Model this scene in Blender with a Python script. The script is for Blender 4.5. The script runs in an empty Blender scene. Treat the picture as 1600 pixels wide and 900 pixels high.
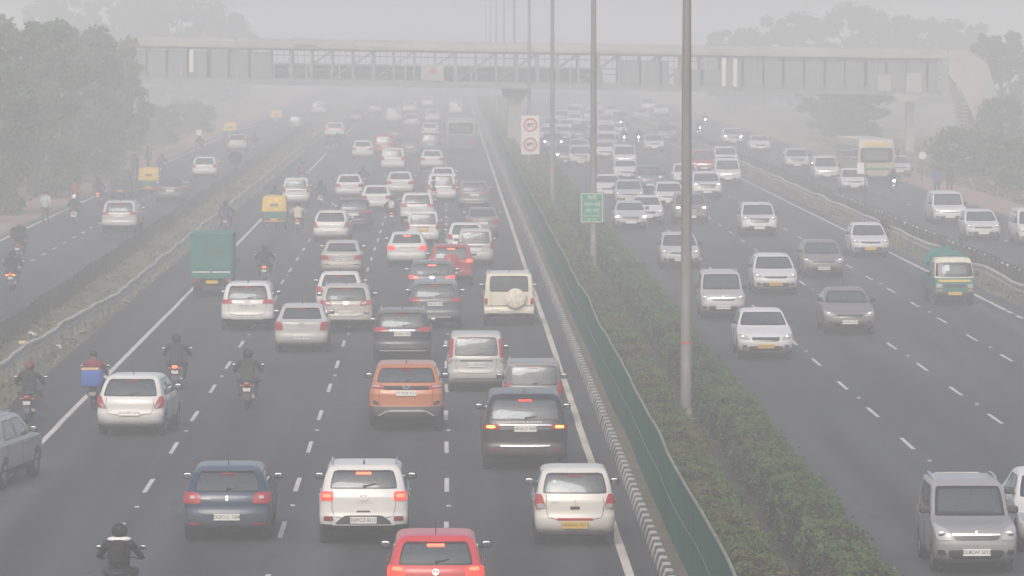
import bpy, bmesh, math, random
import numpy as np
from mathutils import Vector, Matrix, Euler

random.seed(7)
rng = np.random.default_rng(7)
scn = bpy.context.scene
COL = scn.collection
PI = math.pi
R = math.radians

# ------------------------------------------------------------------ camera, sky, sun, exposure
CAM_H = 10.2
FPX = 6878.0                      # focal length in pixels of a 1600 px wide frame
cam_d = bpy.data.cameras.new('camera')
cam_d.sensor_width = 36.0
cam_d.lens = FPX / 1600.0 * 36.0
cam_d.clip_start = 0.5
cam_d.clip_end = 8000.0
cam = bpy.data.objects.new('camera', cam_d)
COL.objects.link(cam)
PITCH = math.atan(400.0 / FPX)
YAW = math.atan(103.0 / FPX)
cam.location = (0, 0, CAM_H)
cam.rotation_euler = (PI / 2 - PITCH, 0, -YAW)
scn.camera = cam
CAM_R = cam.rotation_euler.to_matrix()

SUN_EL, SUN_AZ = R(44), R(192)     # azimuth measured from +Y towards +X
world = bpy.data.worlds.new('World')
scn.world = world
world.use_nodes = True
wn = world.node_tree.nodes
sky = wn.new('ShaderNodeTexSky')
sky.sky_type = 'NISHITA'
sky.sun_disc = False
sky.sun_elevation = SUN_EL
sky.sun_rotation = SUN_AZ
sky.altitude = 200
sky.air_density = 1.0
sky.dust_density = 6.5
sky.ozone_density = 1.0
world.node_tree.links.new(sky.outputs[0], wn['Background'].inputs['Color'])
wn['Background'].inputs['Strength'].default_value = 0.15

sun_d = bpy.data.lights.new('sun', 'SUN')
sun_d.energy = 0.9
sun_d.angle = R(30)
sun_d.color = (1.0, 0.98, 0.95)
sun = bpy.data.objects.new('sun', sun_d)
sun_dir = Vector((math.cos(SUN_EL) * math.sin(SUN_AZ), math.cos(SUN_EL) * math.cos(SUN_AZ), math.sin(SUN_EL)))
sun.rotation_euler = sun_dir.to_track_quat('Z', 'Y').to_euler()
COL.objects.link(sun)

scn.view_settings.view_transform = 'Standard'
scn.view_settings.look = 'None'
scn.view_settings.gamma = 1.0
scn.view_settings.use_curve_mapping = False
scn.view_settings.exposure = 0.34
HAZE_DENSITY = 0.0035
HAZE_COLOR = (0.918, 0.935, 0.932)

scn.render.engine = 'CYCLES'
cy = scn.cycles
cy.use_denoising = True
try:
    cy.denoiser = 'OPENIMAGEDENOISE'
except Exception:
    pass
cy.max_bounces = 6
cy.diffuse_bounces = 2
cy.glossy_bounces = 2
cy.transmission_bounces = 4
cy.transparent_max_bounces = 12
cy.volume_bounces = 1
cy.caustics_reflective = False
cy.caustics_refractive = False
cy.sample_clamp_indirect = 4.0
cy.use_adaptive_sampling = True
cy.adaptive_threshold = 0.02


def at(px, py, z=0.0):
    """Point of the plane at height z seen at a pixel of the 1600x900 photograph."""
    d = CAM_R @ Vector(((px - 800) / FPX, -(py - 450) / FPX, -1))
    t = (z - CAM_H) / d.z
    return Vector((d.x * t, d.y * t, z))


# ------------------------------------------------------------------ materials
MATS = {}


def principled(name, base=(0.5, 0.5, 0.5), rough=0.5, metal=0.0, spec=0.5, coat=0.0, emit=None, es=0.0):
    m = bpy.data.materials.new(name)
    m.use_nodes = True
    b = m.node_tree.nodes['Principled BSDF']
    b.inputs['Base Color'].default_value = (*base, 1)
    b.inputs['Roughness'].default_value = rough
    b.inputs['Metallic'].default_value = metal
    b.inputs['Specular IOR Level'].default_value = spec
    b.inputs['Coat Weight'].default_value = coat
    if emit:
        b.inputs['Emission Color'].default_value = (*emit, 1)
        b.inputs['Emission Strength'].default_value = es
        try:
            m.cycles.emission_sampling = 'NONE'
        except Exception:
            pass
    MATS[name] = m
    return m


def nodes_of(m):
    nt = m.node_tree
    return nt.nodes, nt.links, nt.nodes['Principled BSDF']


def noisy(name, c1, c2, scale=3.0, rough=0.8, detail=6, stretch=(1, 1, 1), c3=None, scale3=0.3, bump=0.0, spec=0.3, lo=0.35, hi=0.65, metal=0.0):
    m = principled(name, c1, rough, metal, spec)
    n, l, b = nodes_of(m)
    tc = n.new('ShaderNodeTexCoord')
    mp = n.new('ShaderNodeMapping')
    mp.inputs['Scale'].default_value = stretch
    l.new(tc.outputs['Object'], mp.inputs['Vector'])
    nz = n.new('ShaderNodeTexNoise')
    nz.inputs['Scale'].default_value = scale
    nz.inputs['Detail'].default_value = detail
    l.new(mp.outputs[0], nz.inputs['Vector'])
    mr = n.new('ShaderNodeMapRange')
    mr.inputs['From Min'].default_value = lo
    mr.inputs['From Max'].default_value = hi
    l.new(nz.outputs['Fac'], mr.inputs['Value'])
    mx = n.new('ShaderNodeMix')
    mx.data_type = 'RGBA'
    mx.inputs['A'].default_value = (*c1, 1)
    mx.inputs['B'].default_value = (*c2, 1)
    l.new(mr.outputs[0], mx.inputs['Factor'])
    out = mx.outputs['Result']
    if c3:
        nz3 = n.new('ShaderNodeTexNoise')
        nz3.inputs['Scale'].default_value = scale3
        nz3.inputs['Detail'].default_value = 3
        l.new(tc.outputs['Object'], nz3.inputs['Vector'])
        mr3 = n.new('ShaderNodeMapRange')
        mr3.inputs['From Min'].default_value = 0.45
        mr3.inputs['From Max'].default_value = 0.65
        l.new(nz3.outputs['Fac'], mr3.inputs['Value'])
        mx3 = n.new('ShaderNodeMix')
        mx3.data_type = 'RGBA'
        mx3.inputs['B'].default_value = (*c3, 1)
        l.new(out, mx3.inputs['A'])
        l.new(mr3.outputs[0], mx3.inputs['Factor'])
        out = mx3.outputs['Result']
    l.new(out, b.inputs['Base Color'])
    if bump:
        bp = n.new('ShaderNodeBump')
        bp.inputs['Strength'].default_value = bump
        bp.inputs['Distance'].default_value = 0.02
        l.new(nz.outputs['Fac'], bp.inputs['Height'])
        l.new(bp.outputs[0], b.inputs['Normal'])
    return m


def make_paint(name='paint', rough=0.28, metal=0.0):
    """Car paint: the object's own colour, a clear coat and a film of road dust low on the body."""
    m = principled(name, (0.5, 0.5, 0.5), rough, metal, 0.45, 0.3)
    n, l, b = nodes_of(m)
    b.inputs['Coat Roughness'].default_value = 0.08
    oi = n.new('ShaderNodeObjectInfo')
    tc = n.new('ShaderNodeTexCoord')
    sx = n.new('ShaderNodeSeparateXYZ')
    l.new(tc.outputs['Object'], sx.inputs[0])
    mr = n.new('ShaderNodeMapRange')
    mr.inputs['From Min'].default_value = 0.75
    mr.inputs['From Max'].default_value = 0.25
    l.new(sx.outputs['Z'], mr.inputs['Value'])
    nz = n.new('ShaderNodeTexNoise')
    nz.inputs['Scale'].default_value = 4.0
    nz.inputs['Detail'].default_value = 5
    l.new(tc.outputs['Object'], nz.inputs['Vector'])
    mu = n.new('ShaderNodeMath')
    mu.operation = 'MULTIPLY'
    l.new(mr.outputs[0], mu.inputs[0])
    l.new(nz.outputs['Fac'], mu.inputs[1])
    ad = n.new('ShaderNodeMath')
    ad.operation = 'MULTIPLY_ADD'
    ad.inputs[1].default_value = 0.65
    ad.inputs[2].default_value = 0.04
    l.new(mu.outputs[0], ad.inputs[0])
    mx = n.new('ShaderNodeMix')
    mx.data_type = 'RGBA'
    mx.inputs['B'].default_value = (0.17, 0.15, 0.125, 1)
    l.new(oi.outputs['Color'], mx.inputs['A'])
    l.new(ad.outputs[0], mx.inputs['Factor'])
    l.new(mx.outputs['Result'], b.inputs['Base Color'])
    rr = n.new('ShaderNodeMapRange')
    rr.inputs['To Min'].default_value = rough
    rr.inputs['To Max'].default_value = 0.7
    l.new(mu.outputs[0], rr.inputs['Value'])
    l.new(rr.outputs[0], b.inputs['Roughness'])
    return m


def make_objcolor(name, rough=0.8):
    m = principled(name, (0.5, 0.5, 0.5), rough, 0, 0.2)
    n, l, b = nodes_of(m)
    oi = n.new('ShaderNodeObjectInfo')
    tc = n.new('ShaderNodeTexCoord')
    nz = n.new('ShaderNodeTexNoise')
    nz.inputs['Scale'].default_value = 9
    l.new(tc.outputs['Object'], nz.inputs['Vector'])
    mr = n.new('ShaderNodeMapRange')
    mr.inputs['To Min'].default_value = 0.4
    mr.inputs['To Max'].default_value = 1.6
    l.new(nz.outputs['Fac'], mr.inputs['Value'])
    vm = n.new('ShaderNodeVectorMath')
    vm.operation = 'SCALE'
    l.new(oi.outputs['Color'], vm.inputs[0])
    l.new(mr.outputs[0], vm.inputs['Scale'])
    l.new(vm.outputs[0], b.inputs['Base Color'])
    return m


def make_glass(name, tint, refl=1.0):
    m = bpy.data.materials.new(name)
    m.use_nodes = True
    nt = m.node_tree
    n, l = nt.nodes, nt.links
    n.remove(n['Principled BSDF'])
    out = n['Material Output']
    tr = n.new('ShaderNodeBsdfTransparent')
    tr.inputs['Color'].default_value = (*tint, 1)
    gl = n.new('ShaderNodeBsdfGlossy')
    gl.inputs['Roughness'].default_value = 0.04
    gl.inputs['Color'].default_value = (0.85, 0.93, 1.0, 1)
    fr = n.new('ShaderNodeFresnel')
    fr.inputs['IOR'].default_value = 1.52
    mu = n.new('ShaderNodeMath')
    mu.operation = 'MULTIPLY'
    mu.inputs[1].default_value = 1.6 * refl
    mu.use_clamp = True
    l.new(fr.outputs[0], mu.inputs[0])
    mx = n.new('ShaderNodeMixShader')
    l.new(mu.outputs[0], mx.inputs[0])
    l.new(tr.outputs[0], mx.inputs[1])
    l.new(gl.outputs[0], mx.inputs[2])
    # blue-grey film: road dust plus sky reflection painted into the glass
    df = n.new('ShaderNodeBsdfDiffuse')
    df.inputs['Color'].default_value = (0.25, 0.285, 0.30, 1)
    mx2 = n.new('ShaderNodeMixShader')
    mx2.inputs[0].default_value = 0.16
    l.new(mx.outputs[0], mx2.inputs[1])
    l.new(df.outputs[0], mx2.inputs[2])
    l.new(mx2.outputs[0], out.inputs['Surface'])
    MATS[name] = m
    return m


make_paint('paint')
make_paint('paint_metallic', 0.3, 0.55)
make_objcolor('cloth')
make_objcolor('plastic_coloured', 0.45)
make_glass('glass', (0.27, 0.31, 0.33), 1.2)
principled('frit', (0.012, 0.012, 0.014), 0.25, 0, 0.5)
principled('plastic_black', (0.022, 0.022, 0.024), 0.55)
principled('plastic_grey', (0.10, 0.10, 0.10), 0.6)
principled('gloss_black', (0.008, 0.008, 0.009), 0.12, 0, 0.5, 0.6)
principled('underbody', (0.012, 0.012, 0.012), 0.9)
noisy('tyre', (0.016, 0.016, 0.017), (0.045, 0.042, 0.038), 5, 0.85)
principled('alloy', (0.38, 0.38, 0.39), 0.35, 0.8)
principled('steel_dark', (0.09, 0.09, 0.095), 0.45, 0.6)
principled('chrome', (0.75, 0.76, 0.78), 0.15, 0.95)
principled('silver_trim', (0.48, 0.48, 0.47), 0.35, 0.4)
principled('red_lens', (0.33, 0.012, 0.014), 0.16, 0, 0.5, 0.4)
principled('red_lens_dark', (0.16, 0.012, 0.014), 0.2, 0, 0.5, 0.4)
principled('clear_lens', (0.36, 0.365, 0.37), 0.15, 0.1, 0.5, 0.3)
principled('amber_lens', (0.55, 0.19, 0.03), 0.2, 0, 0.5, 0.4)
principled('tail_lit', (0.4, 0.02, 0.015), 0.3, 0, 0.4, 0, (1.0, 0.06, 0.03), 0.85)
principled('tail_hot', (0.6, 0.1, 0.05), 0.3, 0, 0.4, 0, (1.0, 0.13, 0.06), 2.1)
principled('amber_lit', (0.6, 0.2, 0.05), 0.3, 0, 0.4, 0, (1.0, 0.40, 0.06), 4.0)
principled('head_lit', (0.9, 0.9, 0.9), 0.2, 0, 0.5, 0, (1.0, 0.98, 0.93), 90.0)
principled('head_dim', (0.9, 0.9, 0.9), 0.2, 0, 0.5, 0, (1.0, 0.97, 0.92), 6.0)
principled('head_warm', (0.9, 0.8, 0.5), 0.2, 0, 0.5, 0, (1.0, 0.86, 0.52), 24.0)
principled('plate_white', (0.62, 0.62, 0.60), 0.5)
principled('plate_yellow', (0.55, 0.36, 0.05), 0.5)
principled('plate_ink', (0.03, 0.03, 0.03), 0.6)
principled('seat_cloth', (0.10, 0.10, 0.10), 0.9)
principled('seat_tan', (0.28, 0.11, 0.05), 0.8)
principled('mirror_glass', (0.42, 0.45, 0.47), 0.05, 1.0)
principled('skin', (0.21, 0.115, 0.075), 0.6)
principled('hair', (0.012, 0.010, 0.009), 0.6)
principled('trousers', (0.028, 0.030, 0.040), 0.9)
principled('shoe', (0.018, 0.016, 0.015), 0.7)
principled('visor', (0.01, 0.01, 0.012), 0.08, 0, 0.6, 0.5)
noisy('exhaust_metal', (0.25, 0.24, 0.23), (0.12, 0.10, 0.08), 8, 0.45, metal=0.7)
noisy('pole_steel', (0.22, 0.225, 0.225), (0.15, 0.15, 0.145), 2.2, 0.65, stretch=(1, 1, 0.18), c3=(0.19, 0.18, 0.16), scale3=0.9)
noisy('pole_concrete', (0.34, 0.33, 0.30), (0.24, 0.23, 0.21), 2.0, 0.85)
noisy('concrete', (0.36, 0.35, 0.33), (0.25, 0.24, 0.22), 1.6, 0.9)
noisy('rail_metal', (0.44, 0.425, 0.38), (0.29, 0.26, 0.22), 2.2, 0.6)
noisy('rail_post', (0.13, 0.13, 0.12), (0.20, 0.18, 0.15), 4, 0.7)
noisy('fence_green', (0.006, 0.062, 0.043), (0.010, 0.088, 0.062), 1.1, 0.8, stretch=(1, 1, 0.3), c3=(0.012, 0.068, 0.050), scale3=0.35, spec=0.15)
noisy('fence_rail', (0.23, 0.22, 0.175), (0.15, 0.14, 0.11), 2.0, 0.7)
noisy('fence_dark', (0.030, 0.032, 0.036), (0.060, 0.056, 0.050), 2.0, 0.75)
noisy('kerb_white', (0.50, 0.49, 0.46), (0.33, 0.31, 0.29), 3.0, 0.85, c3=(0.22, 0.20, 0.18), scale3=0.9)
noisy('kerb_black', (0.050, 0.050, 0.052), (0.12, 0.115, 0.11), 3.0, 0.85)
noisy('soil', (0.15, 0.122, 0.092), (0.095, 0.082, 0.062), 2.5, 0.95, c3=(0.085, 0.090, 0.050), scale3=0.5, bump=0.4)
noisy('median_litter_shade', (0.026, 0.023, 0.016), (0.016, 0.015, 0.010), 3.0, 0.95, c3=(0.035, 0.045, 0.020), scale3=0.8, bump=0.5)  # leaf litter, darkened to paint in shade between the hedge rows
noisy('verge', (0.16, 0.135, 0.10), (0.105, 0.105, 0.062), 1.4, 0.95, c3=(0.075, 0.085, 0.042), scale3=0.35, bump=0.4)
noisy('ground_dirt', (0.19, 0.155, 0.115), (0.13, 0.115, 0.080), 0.5, 0.95, c3=(0.085, 0.095, 0.048), scale3=0.08, bump=0.3)
noisy('path_red', (0.30, 0.165, 0.115), (0.25, 0.175, 0.125), 0.8, 0.95, c3=(0.24, 0.20, 0.15), scale3=0.15)
noisy('marking', (0.52, 0.505, 0.475), (0.22, 0.215, 0.205), 3.2, 0.75, c3=(0.44, 0.43, 0.40), scale3=0.5, lo=0.48, hi=0.78)
noisy('line_cream', (0.56, 0.52, 0.44), (0.42, 0.385, 0.33), 1.6, 0.7, c3=(0.36, 0.33, 0.29), scale3=0.25, lo=0.4, hi=0.75)
noisy('bark', (0.075, 0.055, 0.040), (0.045, 0.034, 0.026), 6, 0.95)
noisy('bridge_steel', (0.19, 0.23, 0.24), (0.23, 0.25, 0.25), 0.6, 0.6)
noisy('bridge_roof', (0.38, 0.36, 0.32), (0.28, 0.27, 0.245), 0.4, 0.7)
noisy('bridge_panel', (0.36, 0.36, 0.345), (0.31, 0.315, 0.31), 0.5, 0.7)
noisy('bridge_dark', (0.15, 0.18, 0.19), (0.18, 0.20, 0.205), 0.5, 0.6)
principled('sign_green', (0.010, 0.215, 0.125), 0.5)
principled('sign_white', (0.66, 0.66, 0.63), 0.5)
principled('sign_red', (0.50, 0.035, 0.03), 0.5)
principled('sign_back', (0.030, 0.026, 0.045), 0.6)
principled('sign_ink', (0.03, 0.03, 0.035), 0.6)
principled('tan_box', (0.62, 0.42, 0.20), 0.7)
principled('blue_box', (0.022, 0.085, 0.33), 0.6)
noisy('tarp_green', (0.014, 0.13, 0.115), (0.02, 0.165, 0.14), 2.0, 0.6)
noisy('truck_green', (0.012, 0.135, 0.105), (0.022, 0.17, 0.135), 1.2, 0.55, stretch=(1, 1, 0.3), c3=(0.035, 0.13, 0.105), scale3=0.9)
principled('paper', (0.5, 0.62, 0.62), 0.8)
principled('twig_shade', (0.022, 0.019, 0.012), 0.95, 0, 0.1)  # twig colour darkened to stand for shade inside the hedge


def make_asphalt(name='asphalt', lane=3.36, x0=0.0, wear=0.8):
    m = principled(name, (0.05, 0.05, 0.05), 0.75, 0, 0.2)
    n, l, b = nodes_of(m)
    tc = n.new('ShaderNodeTexCoord')

    def noise(scale, stretch, detail, lo, hi):
        mp = n.new('ShaderNodeMapping')
        mp.inputs['Scale'].default_value = stretch
        l.new(tc.outputs['Object'], mp.inputs['Vector'])
        z = n.new('ShaderNodeTexNoise')
        z.inputs['Scale'].default_value = scale
        z.inputs['Detail'].default_value = detail
        l.new(mp.outputs[0], z.inputs['Vector'])
        r = n.new('ShaderNodeMapRange')
        r.inputs['From Min'].default_value = lo
        r.inputs['From Max'].default_value = hi
        l.new(z.outputs['Fac'], r.inputs['Value'])
        return r.outputs[0], z

    f1, z1 = noise(11, (1, 0.35, 1), 8, 0.3, 0.7)           # aggregate
    f2, _ = noise(0.9, (1, 0.022, 1), 5, 0.36, 0.70)         # long streaks of wear
    f3, _ = noise(0.07, (1, 0.5, 1), 4, 0.45, 0.60)          # large patches
    f4, _ = noise(1.3, (1, 0.22, 1), 5, 0.60, 0.72)          # oil stains
    f4a, _ = noise(0.6, (1, 0.08, 1), 5, 0.30, 0.70)

    def mix(a, bcol, fac):
        x = n.new('ShaderNodeMix')
        x.data_type = 'RGBA'
        if isinstance(a, tuple):
            x.inputs['A'].default_value = (*a, 1)
        else:
            l.new(a, x.inputs['A'])
        x.inputs['B'].default_value = (*bcol, 1)
        l.new(fac, x.inputs['Factor'])
        return x.outputs['Result']

    # oil-darkened middle and polished wheel paths of each lane
    sx = n.new('ShaderNodeSeparateXYZ'); l.new(tc.outputs['Object'], sx.inputs[0])

    def mth(op, a, b_=None, c_=None):
        q = n.new('ShaderNodeMath'); q.operation = op
        for i_, v_ in enumerate((a, b_, c_)):
            if v_ is None: continue
            if isinstance(v_, (int, float)): q.inputs[i_].default_value = v_
            else: l.new(v_, q.inputs[i_])
        return q.outputs[0]
    ph = mth('MULTIPLY', mth('SUBTRACT', sx.outputs['X'], x0), 2 * PI / lane)
    mid = mth('POWER', mth('MULTIPLY_ADD', mth('COSINE', ph), -0.5, 0.5), 3.0)
    path = mth('POWER', mth('MULTIPLY_ADD', mth('COSINE', mth('MULTIPLY', ph, 2.0)), -0.5, 0.5), 2.0)
    c = mix((0.024, 0.026, 0.029), (0.040, 0.042, 0.046), f1)
    half = n.new('ShaderNodeMath'); half.operation = 'MULTIPLY'; half.inputs[1].default_value = 0.85
    l.new(f2, half.inputs[0])
    c = mix(c, (0.068, 0.070, 0.074), half.outputs[0])
    c = mix(c, (0.072, 0.074, 0.078), mth('MULTIPLY', mth('MULTIPLY', path, f2), wear))
    c = mix(c, (0.017, 0.017, 0.018), mth('MULTIPLY', mth('MULTIPLY', mid, f4a), wear))
    h3 = n.new('ShaderNodeMath'); h3.operation = 'MULTIPLY'; h3.inputs[1].default_value = 0.5
    l.new(f3, h3.inputs[0])
    c = mix(c, (0.025, 0.025, 0.027), h3.outputs[0])
    h4 = n.new('ShaderNodeMath'); h4.operation = 'MULTIPLY'; h4.inputs[1].default_value = 0.65
    l.new(f4, h4.inputs[0])
    c = mix(c, (0.018, 0.018, 0.018), h4.outputs[0])
    l.new(c, b.inputs['Base Color'])
    bp = n.new('ShaderNodeBump')
    bp.inputs['Strength'].default_value = 0.35
    bp.inputs['Distance'].default_value = 0.01
    l.new(z1.outputs['Fac'], bp.inputs['Height'])
    l.new(bp.outputs[0], b.inputs['Normal'])


make_asphalt()
make_asphalt('asphalt_right', 3.1, 8.2)
make_asphalt('asphalt_service', 3.6, -22.0, 0.5)


def make_leaf(name, a, bcol, c, zscale=1.0):
    m = principled(name, a, 0.6, 0, 0.3)
    n, l, b = nodes_of(m)
    g = n.new('ShaderNodeNewGeometry')
    tc = n.new('ShaderNodeTexCoord')
    nz = n.new('ShaderNodeTexNoise')
    nz.inputs['Scale'].default_value = zscale
    nz.inputs['Detail'].default_value = 3
    l.new(tc.outputs['Object'], nz.inputs['Vector'])
    mr = n.new('ShaderNodeMapRange')
    mr.inputs['From Min'].default_value = 0.4
    mr.inputs['From Max'].default_value = 0.62
    l.new(nz.outputs['Fac'], mr.inputs['Value'])
    mx = n.new('ShaderNodeMix'); mx.data_type = 'RGBA'
    mx.inputs['A'].default_value = (*a, 1)
    mx.inputs['B'].default_value = (*bcol, 1)
    l.new(mr.outputs[0], mx.inputs['Factor'])
    mr2 = n.new('ShaderNodeMapRange')
    mr2.inputs['From Min'].default_value = 0.55
    mr2.inputs['From Max'].default_value = 1.0
    mr2.inputs['To Max'].default_value = 0.8
    l.new(g.outputs['Random Per Island'], mr2.inputs['Value'])
    mx2 = n.new('ShaderNodeMix'); mx2.data_type = 'RGBA'
    mx2.inputs['B'].default_value = (*c, 1)
    l.new(mx.outputs['Result'], mx2.inputs['A'])
    l.new(mr2.outputs[0], mx2.inputs['Factor'])
    l.new(mx2.outputs['Result'], b.inputs['Base Color'])
    return m


make_leaf('leaf_hedge', (0.044, 0.105, 0.018), (0.075, 0.088, 0.024), (0.060, 0.135, 0.022), 0.55)
make_leaf('leaf_hedge_dry', (0.055, 0.108, 0.018), (0.110, 0.086, 0.034), (0.062, 0.135, 0.020), 0.6)
make_leaf('leaf_tree', (0.030, 0.085, 0.030), (0.050, 0.095, 0.035), (0.095, 0.100, 0.030), 0.35)
make_leaf('leaf_tree_dark', (0.034, 0.076, 0.040), (0.046, 0.086, 0.044), (0.064, 0.095, 0.045), 0.35)
make_leaf('leaf_grass', (0.075, 0.095, 0.035), (0.13, 0.115, 0.060), (0.10, 0.11, 0.04), 0.8)

M = MATS


# ------------------------------------------------------------------ mesh helpers
class MB:
    """Collects shapes; build() turns them into ONE mesh."""

    def __init__(self):
        self.v = []; self.f = []; self.m = []

    def add(self, vs, fs, mat=0):
        o = len(self.v)
        self.v.extend([tuple(p) for p in vs])
        for k in fs:
            self.f.append(tuple(i + o for i in k)); self.m.append(mat)
        return self

    def box(self, c, s, mat=0, rot=None):
        hx, hy, hz = s[0] / 2, s[1] / 2, s[2] / 2
        vs = [Vector((x, y, z)) for x in (-hx, hx) for y in (-hy, hy) for z in (-hz, hz)]
        if rot is not None:
            vs = [rot @ p for p in vs]
        vs = [p + Vector(c) for p in vs]
        fs = [(0, 1, 3, 2), (4, 6, 7, 5), (0, 4, 5, 1), (2, 3, 7, 6), (0, 2, 6, 4), (1, 5, 7, 3)]
        return self.add(vs, fs, mat)

    def rbox(self, c, s, mat=0, p=4.0, nu=14, nv=8, rot=None):
        """rounded box (superellipsoid)"""
        vs, fs = [], []
        e = 2.0 / p
        sg = lambda a: math.copysign(abs(a) ** e, a)
        for j in range(nv + 1):
            ph = -PI / 2 + PI * j / nv
            for i in range(nu):
                th = 2 * PI * (i + 0.5) / nu
                q = Vector((s[0] / 2 * sg(math.cos(ph)) * sg(math.cos(th)), s[1] / 2 * sg(math.cos(ph)) * sg(math.sin(th)), s[2] / 2 * sg(math.sin(ph))))
                if rot is not None:
                    q = rot @ q
                vs.append(q + Vector(c))
        for j in range(nv):
            for i in range(nu):
                a = j * nu + i; b = j * nu + (i + 1) % nu
                fs.append((a, b, b + nu, a + nu))
        return self.add(vs, fs, mat)

    def tube(self, pts, r, n=8, mat=0, cap=True):
        pts = [Vector(p) for p in pts]
        rs = r if isinstance(r, (list, tuple)) else [r] * len(pts)
        vs, fs = [], []
        up = None
        for i, p in enumerate(pts):
            d = (pts[min(i + 1, len(pts) - 1)] - pts[max(i - 1, 0)])
            if d.length < 1e-9:
                d = Vector((0, 0, 1))
            d.normalize()
            if up is None:
                up = Vector((0, 0, 1)) if abs(d.z) < 0.9 else Vector((1, 0, 0))
            u = d.cross(up); u.normalize(); w = u.cross(d)
            for k in range(n):
                a = 2 * PI * k / n
                vs.append(p + (u * math.cos(a) + w * math.sin(a)) * rs[i])
        for i in range(len(pts) - 1):
            for k in range(n):
                a = i * n + k; b = i * n + (k + 1) % n
                fs.append((a, b, b + n, a + n))
        if cap:
            fs.append(tuple(range(n))); fs.append(tuple(range((len(pts) - 1) * n, len(pts) * n)))
        return self.add(vs, fs, mat)

    def lathe(self, prof, axis='x', n=20, c=(0, 0, 0), mat=0):
        """prof: list of (along, radius)"""
        vs, fs = [], []
        for (a, r) in prof:
            for k in range(n):
                t = 2 * PI * k / n
                if axis == 'x':
                    p = (a, r * math.cos(t), r * math.sin(t))
                elif axis == 'y':
                    p = (r * math.cos(t), a, r * math.sin(t))
                else:
                    p = (r * math.cos(t), r * math.sin(t), a)
                vs.append((p[0] + c[0], p[1] + c[1], p[2] + c[2]))
        for i in range(len(prof) - 1):
            for k in range(n):
                a = i * n + k; b = i * n + (k + 1) % n
                fs.append((a, b, b + n, a + n))
        return self.add(vs, fs, mat)

    def prism(self, poly, lo, hi, axis='x', mat=0):
        """extrude a polygon given in the two other axes"""
        def P(a, q):
            if axis == 'x': return (a, q[0], q[1])
            if axis == 'y': return (q[0], a, q[1])
            return (q[0], q[1], a)
        n = len(poly)
        vs = [P(lo, q) for q in poly] + [P(hi, q) for q in poly]
        fs = [tuple(range(n)), tuple(range(2 * n - 1, n - 1, -1))]
        for i in range(n):
            j = (i + 1) % n
            fs.append((i, j, j + n, i + n))
        return self.add(vs, fs, mat)

    def grid(self, P, mat=0, matf=None, closed=False):
        """P[j][i] points"""
        nj, ni = len(P), len(P[0])
        o = len(self.v)
        for row in P:
            self.v.extend([tuple(p) for p in row])
        for j in range(nj - 1):
            for i in range(ni if closed else ni - 1):
                a = o + j * ni + i; b = o + j * ni + (i + 1) % ni
                mm = matf(j, i) if matf else mat
                if mm is None:
                    continue
                self.f.append((a, b, b + ni, a + ni)); self.m.append(mm)
        return self

    def mesh(self, name, mats, smooth=35, recalc=True):
        me = bpy.data.meshes.new(name)
        me.from_pydata(self.v, [], self.f)
        for mt in (mats if isinstance(mats, (list, tuple)) else [mats]):
            me.materials.append(M[mt] if isinstance(mt, str) else mt)
        me.polygons.foreach_set('material_index', self.m)
        if recalc:
            bm = bmesh.new(); bm.from_mesh(me)
            bmesh.ops.recalc_face_normals(bm, faces=bm.faces)
            bm.to_mesh(me); bm.free()
        if smooth:
            me.polygons.foreach_set('use_smooth', [True] * len(me.polygons))
            me.set_sharp_from_angle(angle=R(smooth))
        me.update()
        return me


def new_obj(name, mesh, parent=None, loc=None, rot=None, color=None):
    o = bpy.data.objects.new(name, mesh)
    COL.objects.link(o)
    if parent is not None:
        o.parent = parent
    if loc is not None:
        o.location = loc
    if rot is not None:
        o.rotation_euler = rot
    if color is not None:
        o.color = (*color, 1)
    return o


def tag(o, label, cat, group=None):
    o['label'] = label
    o['category'] = cat
    if group:
        o['group'] = group
    return o


def thing(name, label, cat, loc=(0, 0, 0), rz=0.0, group=None):
    o = bpy.data.objects.new(name, None)
    COL.objects.link(o)
    o.location = loc
    o.rotation_euler = (0, 0, rz)
    o.empty_display_size = 0.3
    return tag(o, label, cat, group)


def struct(o):
    o['kind'] = 'structure'
    return o


def quad_cloud(name, C, N, S, mat, aspect=1.0, jitter=0.9, smooth=False):
    """a mesh of many small leaf-like quads at centres C facing about N with sizes S"""
    n = len(C)
    r = rng.normal(size=(n, 3)) * jitter
    Nn = N + r
    Nn /= np.linalg.norm(Nn, axis=1)[:, None] + 1e-9
    t = rng.normal(size=(n, 3))
    U = np.cross(Nn, t); U /= np.linalg.norm(U, axis=1)[:, None] + 1e-9
    V = np.cross(Nn, U)
    U = U * S[:, None]; V = V * S[:, None] * aspect
    bend = Nn * (S * 0.25)[:, None]
    P = np.stack([C - U + bend * 0, C - V * 0.55 - bend, C + U, C + V * 0.55 - bend], axis=1).reshape(-1, 3)
    me = bpy.data.meshes.new(name)
    me.vertices.add(4 * n)
    me.vertices.foreach_set('co', P.astype(np.float32).ravel())
    me.loops.add(4 * n)
    me.loops.foreach_set('vertex_index', np.arange(4 * n, dtype=np.int32))
    me.polygons.add(n)
    me.polygons.foreach_set('loop_start', np.arange(0, 4 * n, 4, dtype=np.int32))
    me.materials.append(M[mat])
    me.update(calc_edges=True)
    return me


# ------------------------------------------------------------------ text meshes (made first, while the scene is small)
TEXTS = {}


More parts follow.
